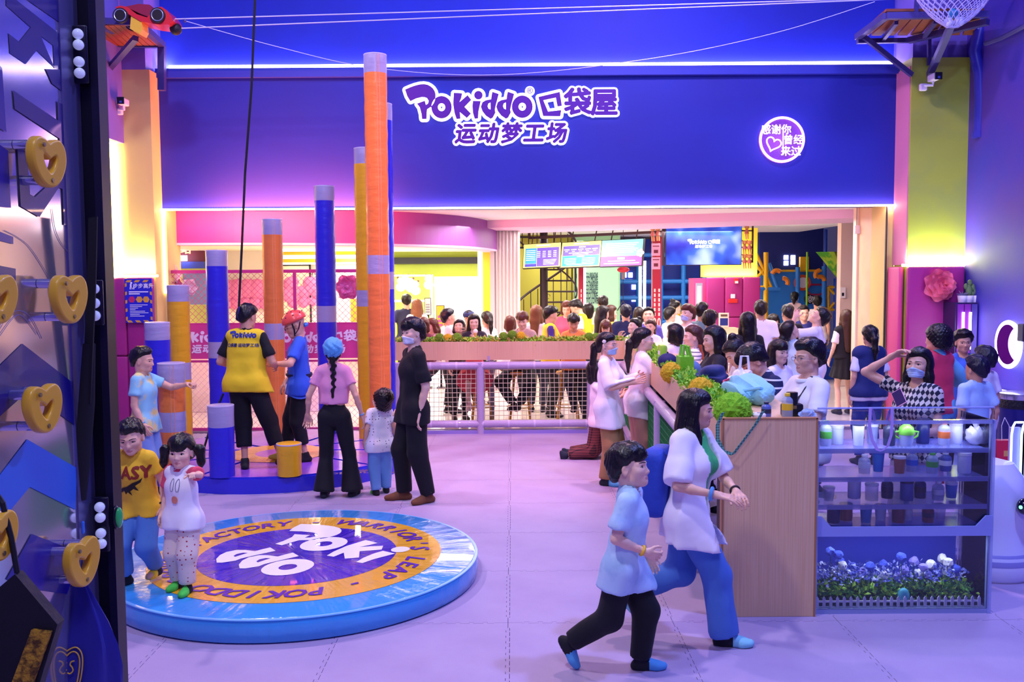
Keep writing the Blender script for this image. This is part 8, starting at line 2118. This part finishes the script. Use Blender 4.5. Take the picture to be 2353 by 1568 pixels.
for pts in ([(118, 1568), (140, 1528), (158, 1498), (172, 1482), (190, 1474), (203, 1484), (208, 1506), (206, 1540), (196, 1575)], [(124, 1568), (146, 1532), (164, 1502), (182, 1484), (196, 1488), (202, 1508), (199, 1545), (190, 1575)], [(172, 1506), (166, 1526), (161, 1546), (163, 1556), (170, 1552)], [(156, 1530), (165, 1526), (174, 1522)], [(190, 1503), (183, 1505), (181, 1511), (186, 1517), (188, 1524), (182, 1530), (176, 1528)]):
 q = []
 for x, y in smooth_poly(pts, 4):
  row = np.interp(y, [r[0] for r in rows_], [r[2] for r in rows_]); cx_ = np.interp(y, [r[0] for r in rows_], [r[1] for r in rows_]); u = max(-.95, min(.95, (x - cx_) / row))
  p = at(x, y, Yg) - c0; p.y = -row / (FPX / Yg) * .46 * math.sqrt(1 - u * u) - .002; q.append(p)
 mb.tube(q, .0018, 5)
mb.build('emblem', mat('emblem_gold', '#d8a838', .6), t)
# black shoulder bag with yellow band, lower left corner
c0 = at(40, 1480, 1.9); t = thing('shoulder_bag', 'black bag with a fuzzy yellow band in the lower left corner', 'bag', c0)
mb = MB(); P0 = [at(x, y, 1.9) - c0 for x, y in ((-60, 1400), (34, 1320), (132, 1436), (70, 1640), (-60, 1640))]; mb.prism([(p.x, p.z) for p in P0], -.03, 0, XZ); mb.build('bag_body', mat('bag_black', '#0e0c18', .6, bump=(20, .3)), t)
mb = MB(); P0 = [at(x, y, 1.9) - c0 for x, y in ((78, 1444), (122, 1450), (68, 1600), (20, 1600))]; mb.prism([(p.x, p.z) for p in P0], 0.001, .012, XZ); mb.build('band', mat('band_gold', '#b88a24', .9, noise=(60, '#5a3a14', .45, .6), bump=(80, .5)), t)
MB().tube([at(x, y, 1.9) - c0 + Vector((0, .01, 0)) for x, y in ((34, 1320), (20, 1240), (0, 1160), (-40, 1100))], .006, 6).build('strap', mat('bag_black', '#0e0c18'), t)
# ------------------------------------------------------------------ padded wall poster on the left
x0, x1, z0, z1 = rect(285, 641, 351, 742, 12.16); t = thing('rule_poster', 'blue rule poster with yellow striped edges on the magenta padding', 'poster', ((x0 + x1) / 2, 12.17, z0)); w_ = (x1 - x0) / 2; h_ = z1 - z0
MB().b2((-w_, 0, 0), (w_, .012, h_)).build('sheet', mat('poster_blue', '#2428c8', .5), t); mb = MB()
for k in range(5):
 z = .03 + k * h_ * .19
 for sx in (-1, 1): mb = MB(); mb._add([(sx * w_ * .98, -.002, z), (sx * w_ * .84, -.002, z + .01), (sx * w_ * .84, -.002, z + h_ * .09), (sx * w_ * .98, -.002, z + h_ * .08)], [(0, 1, 2, 3)]); mb.build('stripe', mat('poster_yellow', '#eab040', .5), t)
for k in range(3):
 for zz in (h_ * .97, .004): mb = MB(); mb._add([(-w_ * .8 + k * w_ * .62, -.002, zz), (-w_ * .45 + k * w_ * .62, -.002, zz), (-w_ * .6 + k * w_ * .62, -.002, zz + h_ * .05 * (1 if zz < .1 else -1)), (-w_ * .95 + k * w_ * .62, -.002, zz + h_ * .05 * (1 if zz < .1 else -1))], [(0, 1, 2, 3)]); mb.build('stripe', mat('poster_yellow', '#eab040', .5), t)
me = fat(text_mesh('步步高升', .068), .0012, 4); me.transform(Matrix.Translation((.065, -.004, h_ * .83)) @ XZ); obj('title', me, mat('poster_white', '#ffffff', .5), t)
mb = MB(); mb.ball((-w_ * .5, -.003, h_ * .905), .014, 8, 6, (1, .2, 1)).b2((-w_ * .6, -.004, h_ * .80), (-w_ * .48, -.002, h_ * .885)).b2((-w_ * .62, -.004, h_ * .76), (-w_ * .55, -.002, h_ * .81)).b2((-w_ * .48, -.004, h_ * .76), (-w_ * .42, -.002, h_ * .80)).b2((-w_ * .36, -.004, h_ * .76), (-w_ * .29, -.002, h_ * .84)); mb.build('pictogram', mat('poster_white', '#ffffff'), t)
for k, (x, m) in enumerate(((-.5, 'hex_red'), (.05, 'hex_gold'), (.55, 'hex_gold'))): mb = MB(); mb.prism([(x * w_ + w_ * .25 * math.cos(a), h_ * .53 + w_ * .25 * math.sin(a)) for a in np.linspace(0, 2 * PI, 7)[:-1]], 0, .002, Matrix.Translation((0, -.001, 0)) @ XZ); mb.build('badge', mat(m, '#d8306c' if 'red' in m else '#eab040', .5), t)
mb = MB()
for k, ln in enumerate((1.3, .9, .6, .4, 1.1, 1.35, .7, 1.05)): mb.b2((-w_ * .66, -.003, h_ * (.40 - k * .036)), (-w_ * .66 + ln * w_, -.001, h_ * (.413 - k * .036)))
mb.build('rule_text', mat('poster_white', '#ffffff'), t); mb = MB(); mb.b2((-w_ * .7, -.003, h_ * .69), (w_ * .72, -.001, h_ * .715)).b2((-w_ * .7, -.003, h_ * .645), (w_ * .1, -.001, h_ * .67)); mb.build('subtitle', mat('poster_white', '#ffffff'), t)

# ------------------------------------------------------------------ upper platforms, ride-on car, wires, cameras
M_PLK = mat('plank_red', '#8a4a30', .7); M_STL = mat('girder_violet', '#4a4488', .45, metal=.3)
Yq = 11.6
t = thing('bracket_platform', 'steel bracket platform under the red toy car at the upper left', 'platform', at(300, 90, Yq)); o0 = t.location.copy()
def L3(px, py, Y): return at(px, py, Y) - o0
def beam(pts, r, nm, m, par): MB().tube(pts, r, 4).build(nm, m, par)
beam([L3(205, 48, 11.2), L3(318, 52, 11.2)], .05, 'girder', M_STL, t); beam([L3(318, 52, 11.2), L3(374, 104, 12.22)], .05, 'girder', M_STL, t); beam([L3(235, 62, 11.25), L3(300, 92, 12.2)], .035, 'girder', M_STL, t); beam([L3(216, 100, 12.2), L3(374, 104, 12.22)], .05, 'girder', M_STL, t)
for k in range(8):
 f = k / 8; a = L3(205 + 113 * f, 46, 11.2); b = L3(205 + 113 * f + 56, 98, 12.2); a.z = b.z = .06; d = (L3(318, 46, 11.2) - L3(205, 46, 11.2)) / 8 * .92
 MB()._add([a, a + d, b + d, b, a + Vector((0, 0, .03)), a + d + Vector((0, 0, .03)), b + d + Vector((0, 0, .03)), b + Vector((0, 0, .03))], [(3, 2, 1, 0), (4, 5, 6, 7), (0, 1, 5, 4), (2, 3, 7, 6), (1, 2, 6, 5), (3, 0, 4, 7)]).build('plank', M_PLK, t)
beam([L3(312, 88, 11.3), L3(238, 172, 12.2)], .045, 'brace', M_STL, t); beam([L3(262, 100, 12.2), L3(262, 220, 12.2)], .05, 'wall_post', M_STL, t); beam([L3(372, 104, 12.2), L3(372, 208, 12.2)], .06, 'wall_post', M_STL, t)
mb = MB(); q = L3(326, 66, 11.15); mb.prism([(-.04, .11), (.07, .09), (.08, -.06), (.05, -.11), (-.06, -.05)], 0, .2, Matrix.Translation(q) @ XZ); mb.build('bumper_block', mat('block_yellow', '#e8b838', .5), t)
Yc = 11.1; c0 = at(338, 45, Yc); t = thing('toy_car', 'red ride-on toy car parked on the upper left platform by the wire', 'toy car', c0)
prof = [(-.30, .10), (-.24, .115), (-.16, .10), (-.06, .02), (.06, -.02), (.12, .04), (.17, .09), (.23, .10), (.29, .06), (.33, .0), (.36, -.06), (.31, -.10), (.20, -.10), (.12, -.09), (-.02, -.06), (-.12, .0), (-.20, .06), (-.28, .07)]
mb = MB(); mb.prism(prof, -.16, .16, XZ); mb.build('body', mat('car_red', '#d02c34', .3, coat=.5), t, True, 30)
mb = MB(); mb.prism([(-.20, .115), (-.05, .145), (.08, .135), (.12, .06), (.06, .0), (-.02, .03)], -.12, .12, XZ); mb.build('seat', mat('car_maroon', '#8a2040', .45), t, True, 30)
for x, y in ((-.235, -.17), (.19, -.17), (-.235, .17), (.19, .17)):
 MB().cyl((x, y - .02, .0), (x, y + .02, .0), .085, 20).build('wheel', mat('tyre_black', '#14101c', .6), t, True); MB().tube([(x + .066 * math.cos(a), y - .022, .066 * math.sin(a)) for a in np.linspace(0, 2 * PI, 19)[:-1]], .005, 5, closed=True).build('wheel_rim', mat('rim_silver', '#a8b0d8', .3, metal=.5), t, True)
MB().ball((.33, 0, -.11), .07, 12, 10).build('front_wheel', mat('tyre_black', '#14101c'), t, True)
t = thing('bracket_platform', 'steel and plank platform with a net at the upper right', 'platform', at(2100, 80, Yq)); o0 = t.location.copy()
beam([L3(2036, 37, 11.0), L3(2270, 33, 11.0)], .05, 'girder', M_STL, t); beam([L3(2036, 37, 11.0), L3(1970, 85, 12.0)], .05, 'girder', M_STL, t); beam([L3(1970, 95, 12.0), L3(2088, 93, 12.1)], .04, 'girder', M_STL, t); beam([L3(2088, 93, 12.1), L3(2270, 50, 11.2)], .05, 'girder', M_STL, t)
beam([L3(1985, 85, 11.95), L3(2095, 172, 12.12)], .04, 'brace', M_STL, t); beam([L3(2185, 60, 11.1), L3(2136, 172, 12.1)], .05, 'brace', M_STL, t); beam([L3(2060, 52, 11.2), L3(2030, 90, 12.)], .03, 'joist', M_STL, t); beam([L3(2150, 50, 11.2), L3(2120, 90, 12.)], .03, 'joist', M_STL, t)
beam([L3(2135, 70, 12.1), L3(2135, 150, 12.1)], .03, 'wall_post', M_STL, t); beam([L3(2108, 0, 11.0), L3(2103, 40, 11.0)], .03, 'railing_post', M_STL, t)
for k in range(9):
 f = k / 9; a = L3(2036 + 225 * f, 33, 11.0); b = L3(1972 + 270 * f, 80, 12.1); a.z = b.z = .52; d = Vector((.125, 0, 0)); a.z = b.z = L3(2100, 36, 11.0).z + .05
 MB()._add([a, a + d, b + d, b, a + Vector((0, 0, .03)), a + d + Vector((0, 0, .03)), b + d + Vector((0, 0, .03)), b + Vector((0, 0, .03))], [(3, 2, 1, 0), (4, 5, 6, 7), (0, 1, 5, 4), (2, 3, 7, 6), (1, 2, 6, 5), (3, 0, 4, 7)]).build('plank', M_PLK, t)
c0 = at(2190, 10, 10.8); t = thing('cargo_net', 'sagging white rope net holding balls at the upper right', 'net', c0); mb = MB()
def netp(u, v): a = u * PI * 2; r = .48 * math.cos(v * PI / 2) ** .7 + .02; return (r * math.cos(a), .35 * r * math.sin(a), .35 - .62 * v)
for i in range(26): mb.tube([netp(i / 26 + .25 * v, v) for v in np.linspace(0, .98, 9)], .005, 4); mb.tube([netp(i / 26 - .25 * v, v) for v in np.linspace(0, .98, 9)], .005, 4)
mb.build('mesh', mat('net_white', '#c9c4ee', .6), t, True); MB().tube([netp(u, 0) for u in np.linspace(0, 1, 25)[:-1]], .014, 6, closed=True).build('rim_rope', mat('net_white', '#c9c4ee'), t, True)
MB().cyl((.3, 0, .35), (.3, 0, 1.6), .012, 6).build('hanger', mat('net_white', '#c9c4ee'), t)
for k, (x, z) in enumerate(((-.05, -.20), (.08, -.19), (.0, -.1))): o = MB().ball((0, 0, 0), .055, 14, 10).build('play_ball', mat('ball_white' if k < 2 else 'ball_teal', '#dfe4fa' if k < 2 else '#3a90b8', .35), None, True, None, loc=c0 + Vector((x, 0, z))); setp(o, ('white ball low left in the cargo net', 'white ball low right in the cargo net', 'teal ball above the white ones in the cargo net')[k], 'ball', 'balls in the cargo net')
M_WIRE = mat('wire_pale', '#c8ccf6', .4)
for lab, pts in (('upper straight wire crossing the top of the hall', [(395, 44, 11.1), (2050, -4, 11.0)]), ('lower straight wire crossing the top of the hall', [(395, 66, 11.1), (2050, -2, 11.0)]), ('sagging thin wire below the two straight ones', [(425, 48, 11.1), (640, 108, 11.1), (860, 156, 11.05), (1150, 172, 11.), (1500, 134, 11.), (1780, 76, 11.), (2010, 4, 11.)])):
 q = [at(*p) for p in pts]; q = [Vector(v) for v in smooth_poly([tuple(v) for v in q], 8)] if len(q) > 2 else q; t = thing('overhead_wire', lab, 'wire', q[0], 0, 'wires across the hall'); MB().tube([p - q[0] for p in q], .007 if len(pts) == 2 else .004, 5).build('cable', M_WIRE, t); MB().ball((0, 0, 0), .02, 8, 6).build('clamp', M_STL, t)
q = [at(587, -30, 9.5), at(578, 200, 9.5), at(563, 400, 9.5), at(556, 560, 9.45), at(549, 705, 9.4)]; t = thing('belay_strap', 'long black safety strap hanging from above to the vested staff member', 'strap', q[-1]); MB().ribbon([p - q[-1] for p in q], (.02, .012, 0), .004).build('webbing', mat('webbing_black', '#0c0a12'), t)
t2 = MB().tube([q[-1] - q[-1], at(547, 730, 9.42) - q[-1]], .012, 6).build('carabiner', M_STL, t)
q = [at(513, 905, 9.3), at(490, 960, 9.2), at(460, 1060, 8.9)]; t = thing('belay_strap', 'short black strap trailing from the staff member beside the low blue pillar', 'strap', q[-1]); MB().tube([p - q[-1] for p in q], .012, 6, flat=.4).build('webbing', mat('webbing_black', '#0c0a12'), t)
def camera_cctv(px, py, Y, lab, s=1):
 c = at(px, py, Y); t = thing('security_camera', lab, 'camera', c); M_CW = mat('cctv_white', '#e4def2', .4)
 MB().rbox((-s * .09, .05, -.10), (.09, .06, .09), .015).build('base', M_CW, t); MB().tube([(-s * .09, .02, -.08), (-s * .0, -.02, -.09), (0, -.03, -.03)], .018, 8).build('arm', M_CW, t, True)
 MB().rbox((0, -.05, .0), (.09, .2, .085), .015).build('housing', M_CW, t); MB().rbox((s * .012, -.15, .0), (.095, .012, .09), .02).build('front', mat('cctv_black', '#12101c', .3), t); MB().b2((-.0, -.16, -.03), (.03, -.155, -.005)).build('lens', mat('lens_blue', '#4a5ac0', .1), t)
camera_cctv(286, 236, 12.1, 'white security camera on the left column below the toy car'); camera_cctv(2142, 180, 11.95, 'white security camera on the green right column', 1)
# pipe on the right wall
t = thing('wall_pipe', 'dark blue drain pipe on the right wall beside the green column', 'pipe', at(2248, 315, 11.9)); q = [at(x, y, 11.9) - t.location for x, y in ((2262, 30), (2240, 120), (2252, 170), (2254, 230), (2250, 315))]; MB().tube(q, .075, 12).build('pipe', mat('pipe_blue', '#2a2aa0', .35), t, True); MB().cyl(q[-1] + Vector((0, 0, -.01)), q[-1] + Vector((0, 0, .06)), .085, 12).build('collar', mat('pipe_blue', '#2a2aa0'), t, True)
t = thing('wall_pipe', 'thin rail running up to the right over the right wall', 'pipe', (WX - .05, 11., at(2300, 90, 11.).z)); MB().tube([atx(2265, 100, WX - .05) - t.location, atx(2300, 88, WX - .05) - t.location, atx(2353, 60, WX - .05) - t.location, atx(2420, 20, WX - .05) - t.location], .03, 8).build('rail', M_STL, t, True)

# ------------------------------------------------------------------ right corner: rose, wall cabinet, cacti, ring mirror, bin, bags, robot
flower('big pink paper rose on the magenta padding of the right column', (at(2158, 656, YR - .1).x, YR - .08, at(2158, 656, YR - .1).z), .215, mat('rose_pink', '#f0708e', .6), petals=(7, 7, 6, 5, 4))
a = at(2200, 696, 11.7); b = at(2280, 826, 11.4); t = thing('wall_cabinet', 'tall violet wall cabinet with upright light bars near the ring mirror', 'cabinet', (a.x, 11.75, 0)); w_ = min(WX - .02, at(2281, 700, 11.6).x) - a.x; zt_ = a.z
MB().b2((0, 0, .9), (w_, .36, zt_)).build('case', mat('cabinet_dark', '#3a2c5c', .2, metal=.3), t)
for k in range(2): x = .02 + k * (w_ - .1) / 2; d_ = MB().b2((x, -.02, .92), (x + (w_ - .1) / 2 - .012, 0, zt_ - .02)).build('door', mat('cabinet_violet', '#7a2a92', .15, coat=.5), t); MB().cyl((x + .07, -.03, 1.15), (x + .07, -.03, zt_ - .12), .014, 8).build('light_bar', mat('tube_white', '#ffffff'), d_, True)
MB().b2((w_ - .075, -.012, .92), (w_ - .005, 0, zt_ - .02)).build('mirror_strip', mat('mirror', '#d0c8e0', .05, metal=1.), t)
MB().b2((.02, .02, 0), (w_ - .02, .34, .9)).build('base_unit', mat('cabinet_base', '#5a3a80', .5), t)
M_CAC = mat('cactus', '#5f7a4e', .7, bump=(40, .4)); M_POT = mat('pot_white', '#e8e0ee', .5)
def plant(px, lab, kind):
 c = at(px, 694, 11.85); t = thing('potted_plant', lab, 'plant', (c.x, 11.88, zt_), 0); MB().lathe([(.01, 0), (.05, 0), (.062, .085), (.055, .085), (.01, .075)], 18).build('pot', M_POT, t, True, 40)
 if kind == 0:
  mb = MB(); rs = random.Random(4)
  for k in range(14): a_ = k * 2.4; mb.cone((0, 0, .08), (.07 * math.cos(a_), .07 * math.sin(a_), .10 + .05 * rs.random()), .014, .002, 6)
  mb.build('rosette', mat('succulent', '#6a6a8c', .6), t)
 elif kind == 1: MB().ball((0, 0, .15), .04, 12, 10, (1, 1, 1.9)).ball((.05, 0, .19), .028, 10, 8, (1, 1, 1.6)).ball((-.04, 0, .20), .026, 10, 8, (1, 1, 1.5)).ball((.01, 0, .25), .03, 10, 8, (1, 1, 1.3)).build('cactus_body', M_CAC, t, True)
 elif kind == 2: MB().ball((0, 0, .14), .036, 12, 10, (1, 1, 2.)).ball((.045, 0, .12), .03, 10, 8, (1, 1, 1.4)).ball((-.045, .0, .11), .026, 10, 8, (1, 1, 1.3)).build('cactus_body', M_CAC, t, True)
 else:
  bm = bmesh.new(); bmesh.ops.create_icosphere(bm, subdivisions=3, radius=.085); rs = random.Random(8)
  for v in bm.verts: v.co *= 1 + rs.uniform(-.12, .12)
  mb = MB(); mb.bm(bm, Matrix.Translation((0, 0, .165))); mb.build('bloom', mat('bloom_yellow', '#f0c820', .7), t)
plant(2214, 'small spiky succulent in a white pot on the wall cabinet', 0); plant(2228, 'tall branching cactus on the wall cabinet', 1); plant(2245, 'lower cactus between the tall cactus and the yellow bloom', 2); plant(2263, 'yellow ball bloom in a white pot on the wall cabinet', 3)
cm = atx(2318, 792, WX - .03); rm = 55 / (FPX / cm.y); t = thing('ring_mirror', 'round mirror with a glowing white ring on the right wall', 'mirror', (WX, cm.y, cm.z))
MB().cyl((-.05, 0, 0), (-.02, 0, 0), rm * .84, 48).build('glass', mat('mirror_glass', '#8a70c8', .03, metal=1.), t, True, 40); mb = MB(); mb.tube([(-.035, rm * .93 * math.cos(q), rm * .93 * math.sin(q)) for q in np.linspace(0, 2 * PI, 49)[:-1]], rm * .09, 8, closed=True); mb.build('light_ring', mat('ring_glow', '#ffffff', .4, emis=2.5, ecol='#eef0ff'), t, True); MB().cyl((-.02, 0, 0), (-.002, 0, 0), rm * .9, 40).build('back_plate', M_WHITE, t)
l = bpy.data.lights.new('ring_lamp', 'POINT'); o = bpy.data.objects.new('ring_lamp', l); COL.objects.link(o); l.energy = 10; l.color = (.85, .85, 1); l.shadow_soft_size = .3; o.location = (WX - .25, cm.y, cm.z)
p = gp(2335, 1066, 0); t = thing('trash_bin', 'tall dark blue bin with a steel rim at the right edge', 'bin', p); r_ = 42 / (FPX / p.y); zt2 = at(2335, 903, p.y).z
MB().lathe([(.01, 0), (r_ * .92, 0), (r_, .03), (r_, zt2 - .06)], 32).build('drum', mat('bin_navy', '#161a70', .35), t, True, 40); MB().lathe([(r_ * 1.01, zt2 - .07), (r_ * 1.04, zt2 - .05), (r_ * 1.03, zt2), (r_ * .9, zt2 + .005)], 32).build('rim', mat('rim_steel', '#b8b8d8', .2, metal=.8), t, True); MB().lathe([(r_ * 1.02, zt2 - .16), (r_ * 1.035, zt2 - .10), (r_ * 1.02, zt2 - .06)], 32).build('liner', mat('liner_black', '#101020', .4, bump=(40, .6)), t, True)
c = at(2322, 886, 10.9); t = thing('wash_shelf', 'small white ledge with boxes under the ring mirror', 'shelf', (WX - .28, cm.y + .1, at(2320, 898, cm.y).z)); MB().b2((-.15, -.35, -.05), (.26, .35, 0)).build('ledge', M_WHITE, t); MB().b2((-.1, -.1, 0), (.1, .1, .07)).build('paper_box', mat('box_cream', '#f6eeda', .6), t); MB().b2((-.1, -.3, -.9), (.26, .3, -.05)).build('cupboard', mat('cabinet_base', '#5a3a80'), t)
c = at(2347, 765, 10.2); t = thing('wall_speaker', 'small dark box fixed at the right picture edge above the mirror', 'speaker', (c.x, 10.2, c.z)); MB().rbox((.05, 0, 0), (.13, .12, .19), .01).build('case', mat('speaker_dark', '#2c2c4c', .5), t); MB().b2((-.01, -.064, -.07), (.1, -.061, .07)).build('grille', mat('speaker_grille', '#1a1a30', .7), t)
# red paper bag held by the boy at the right
c = at(2306, 1042, 8.2); t = thing('paper_bag', 'red paper carrier bag hanging beside the dark blue bin', 'bag', c); w_, h_ = .115 / 2 + .02, .24
MB().b2((-w_, -.04, -h_ / 2), (w_, .04, h_ / 2)).build('bag_body', mat('bag_red', '#e02a4c', .5), t); MB().tube([(-.04, -.04, h_ / 2), (-.035, -.02, h_ / 2 + .13), (0, 0, h_ / 2 + .2)], .003, 5).tube([(.04, -.04, h_ / 2), (.03, -.02, h_ / 2 + .13), (0, 0, h_ / 2 + .2)], .003, 5).build('handle', mat('handle_white', '#f0e0e4', .6), t); MB().b2((-.02, -.042, -.02), (.02, -.04, .03)).b2((-.04, -.042, -.1), (-.005, -.04, -.07)).build('print', mat('bag_gold', '#e8b060', .5), t)
# white service robot behind the cabinet
p = gp(2288, 1432, 0); p = Vector((at(2276, 1300, 6.45).x, 6.45, 0)); t = thing('service_robot', 'white rounded service robot standing right of the acrylic cabinet', 'robot', p)
hz = at(2276, 1052, 6.45).z
MB().lathe([(.01, 0), (.27, 0), (.30, .05), (.285, .16), (.25, .22), (.245, .4), (.225, .62), (.19, hz - .12), (.13, hz - .03), (.01, hz)], 36, sy=.9).build('shell', mat('robot_white', '#dfe0fa', .3, coat=.3), t, True); MB().lathe([(.288, .10), (.296, .12), (.276, .18), (.268, .19)], 36, sy=.9).build('skirt', mat('robot_grey', '#9a9ad8', .4), t, True)
MB().ball((.10, -.235, .53), .058, 20, 14, (1, .7, 1)).build('lens_dome', mat('dome_black', '#0c0c2c', .06, coat=1.), t, True); MB().ball((.06, -.255, .53), .014, 8, 6).build('status_light', mat('status_green', '#60ff90', .3, emis=2), t, True)
for k, x in enumerate((2335, 2358)):
 c = at(x, 1230, 6.6); t = thing('light_outline', ('rounded white light outline right of the robot', 'rounded light outline cut by the right picture edge')[k], 'lamp', (c.x, 6.6, 0)); q = []
 for a in np.linspace(0, 2 * PI, 33)[:-1]: q.append((.055 * max(-1, min(1, 1.5 * math.cos(a))), 0, .62 + .42 * max(-1, min(1, 1.12 * math.sin(a)))))
 MB().tube(q, .008, 6, closed=True).build('tube', mat('tube_ice', '#e6fbff', .4, emis=1., ecol='#c8f4ff'), t, True); MB().b2((-.05, .02, 0), (.05, .05, 1.0)).build('back_panel', mat('panel_lilac', '#a8a0e0', .3), t)

# ------------------------------------------------------------------ things lying on the side counter
def spos(px, py, z=CT - .02): return gp(px, py, z)
def lump(name, lab, cat, p, sz, m, seed=0, part='body'):
 t = thing(name, lab, cat, p); rs = np.random.RandomState(seed); k = rs.normal(size=(3, 3)) * 3
 bm = bmesh.new(); bmesh.ops.create_icosphere(bm, subdivisions=4, radius=1)
 for v in bm.verts:
  c = np.array(v.co); f = 1 + .13 * math.sin(c @ k[0] + 1) + .09 * math.sin(c @ k[1] * 2); v.co = Vector((c[0] * sz[0] * f, c[1] * sz[1] * f, (max(c[2], -.75) + .75) / 1.75 * sz[2] * f))
 mb = MB(); mb.bm(bm); mb.build(part, m, t, True); return t
t = lump('backpack', 'pale turquoise cloth backpack with red piping on the side counter', 'bag', Vector((1.66, 6.55, CT - .02)), (.17, .32, .17), mat('bag_turq', '#8fd4e6', .7, bump=(9, .5)), 3, 'bag_body'); MB().tube([(-.15, .1, .05), (-.12, .22, .12), (-.02, .3, .14)], .009, 6).build('piping', mat('piping_red', '#c83050', .5), t, True); MB().tube([(.1, -.2, .1), (.0, -.3, .13), (-.1, -.22, .1)], .012, 6).build('strap', mat('bag_turq', '#8fd4e6'), t, True)
t = lump('plastic_bag', 'white plastic carrier bag before the striped man', 'bag', Vector((1.74, 7.0, CT - .02)), (.10, .13, .20), mat('bag_white', '#f2eef8', .4, bump=(12, .6)), 4, 'bag_body'); MB().tube([(-.03, 0, .18), (-.02, 0, .28), (.03, 0, .28), (.04, 0, .18)], .010, 6).build('handle', mat('bag_white', '#f2eef8'), t, True)
lump('backpack', 'dark blue rucksack on the side counter before the bowing woman', 'bag', Vector((1.62, 7.55, CT - .02)), (.14, .20, .14), mat('bag_dkblue', '#20306c', .7, bump=(12, .5)), 5, 'bag_body')
t = thing('carrier_bag', 'lime green non-woven carrier bag standing on the side counter', 'bag', Vector((1.52, 8.2, CT - .02))); mb = MB(); mb.box((0, 0, .09), (.12, .2, .18)); mb.build('bag_body', mat('bag_lime', '#78d020', .6, bump=(14, .4)), t)
for y in (-.07, .07): MB().tube([(-.03, y, .18), (-.02, y, .27), (.02, y + .01, .27), (.04, y, .18)], .012, 6).build('handle', mat('bag_lime', '#78d020'), t, True)
def capx(p, m, lab): t = thing('baseball_cap', lab, 'cap', p); MB().ball((0, 0, .04), .095, 18, 12, (1, 1.05, .85)).build('crown', m, t, True); mb = MB(); mb.prism([(-.08, -.05), (.08, -.05), (.07, -.14), (.0, -.165), (-.07, -.14)], .015, .025); mb.build('visor', m, t, True); MB().ball((0, 0, .125), .009, 8, 6).build('button', m, t, True); return t
capx(Vector((1.46, 8.75, CT + .02)), mat('cap_navy2', '#1c1c5a', .7), 'dark navy baseball cap lying on the planter'); capx(Vector((1.62, 8.45, CT - .02)), mat('cap_denim', '#5a7aac', .8), 'denim blue cap beside the lime carrier bag')
t = thing('tissue_pack', 'green and white soft tissue pack on the side counter', 'packet', Vector((1.50, 9.3, CT - .02))); MB().rbox((0, 0, .1), (.07, .18, .2), .02).build('pack', mat('pack_green', '#9ad83a', .4), t, True); MB().b2((-.037, -.06, .05), (-.035, .06, .14)).build('print', mat('pack_white', '#f4f0f0', .5), t)
p = Vector((1.60, 5.78, CT - .02))
for k, (dx, dy, h, r, cap, lab) in enumerate(((.0, .0, .10, .03, '#2a2f4a', 'small dark-capped bottle at the front end of the counter'), (.14, .03, .15, .034, '#e0c030', 'clear water bottle with a yellow cap at the front end of the counter'))): bottle(p.x + dx - .02, p.y + dy, p.z, h, r, M_CL if k else M_OP['#5a6ab0'], cap, lab, 0)
t = thing('tape_roll', 'white tape roll lying at the front end of the counter', 'roll', Vector((1.53, 5.76, CT - .02))); MB().tube([(.028 * math.cos(q), .028 * math.sin(q), .02) for q in np.linspace(0, 2 * PI, 21)[:-1]], .016, 8, closed=True).build('roll', M_WHITE, t, True); MB().cyl((0, 0, .005), (0, 0, .035), .013, 12).build('core', mat('core_brown', '#8a7a6a', .7), t)
t = thing('photo_camera', 'black camera with a big lens pointing up on the counter corner', 'camera', Vector((1.76, 5.85, CT - .02))); MB().rbox((0, 0, .04), (.13, .07, .08), .012).build('body', mat('cam_black', '#16141c', .4), t, True); MB().cyl((0, 0, .07), (0, 0, .15), .036, 20).build('lens', mat('cam_black', '#16141c'), t, True); MB().cyl((0, 0, .15), (0, 0, .152), .03, 20).build('glass', mat('cam_glass', '#2a2440', .05), t); MB().b2((-.02, -.037, .05), (.02, -.035, .07)).build('plate', mat('cam_plate', '#8a6a40', .4), t)
lump('plastic_bag', 'crumpled pale blue film by the camera', 'bag', Vector((1.83, 5.76, CT - .02)), (.05, .03, .05), mat('film_blue', '#a8c0f0', .3, alpha=.8), 8, 'film')
q = [at(x, y, 5.6) for x, y in ((1752, 945), (1735, 975), (1705, 1015), (1683, 1044), (1660, 1036), (1648, 1010), (1648, 975), (1660, 948))]; t = thing('lanyard', 'green chequered lanyard hanging over the corner of the wooden end panel', 'lanyard', q[0]); MB().ribbon([p_ - q[0] + Vector((0, -.012, 0)) for p_ in q], (.024, .004, .010), .003).build('ribbon', band_mat('lanyard_check', ('#1f5a50', '#6ab09a'), 60, profile='plaid', frac=.5), t)
# held things
t = thing('mobile_phone', 'pink phone held by the woman in the blue mask', 'phone', at(2066, 915, 6.35)); t.rotation_euler = (R(-50), R(-35), R(-30)); MB().rbox((0, 0, 0), (.075, .009, .155), .004, seg=3).build('shell', mat('phone_pink', '#e0a0c0', .3), t, True); MB().b2((-.034, -.006, -.07), (.034, -.0047, .07)).build('screen', mat('phone_dark', '#3a2c50', .1), t)
wR = Matrix.Rotation(R(-98), 3, 'Z') @ Vector(sW.chest + V3(0, -.17, -.02)) + locW
t = thing('backpack', 'blue backpack on the back of the woman in the white jacket', 'bag', wR, R(-98 - 20)); MB().rbox((0, -.03, -.10), (.27, .15, .40), .06, seg=4).build('bag_body', mat('pack_blue', '#2446b4', .6, bump=(14, .4)), t, True, 60); MB().rbox((0, -.125, -.18), (.2, .06, .2), .03, seg=3).build('pocket', mat('pack_navy', '#1a2a80', .6), t, True, 60)
for sx in (-1, 1): MB().tube([(sx * .09, .04, .08), (sx * .10, .08, .13), (sx * .10, .13, .15)], .018, 6, flat=.4).build('shoulder_strap', mat('pack_blue', '#2446b4'), t, True)
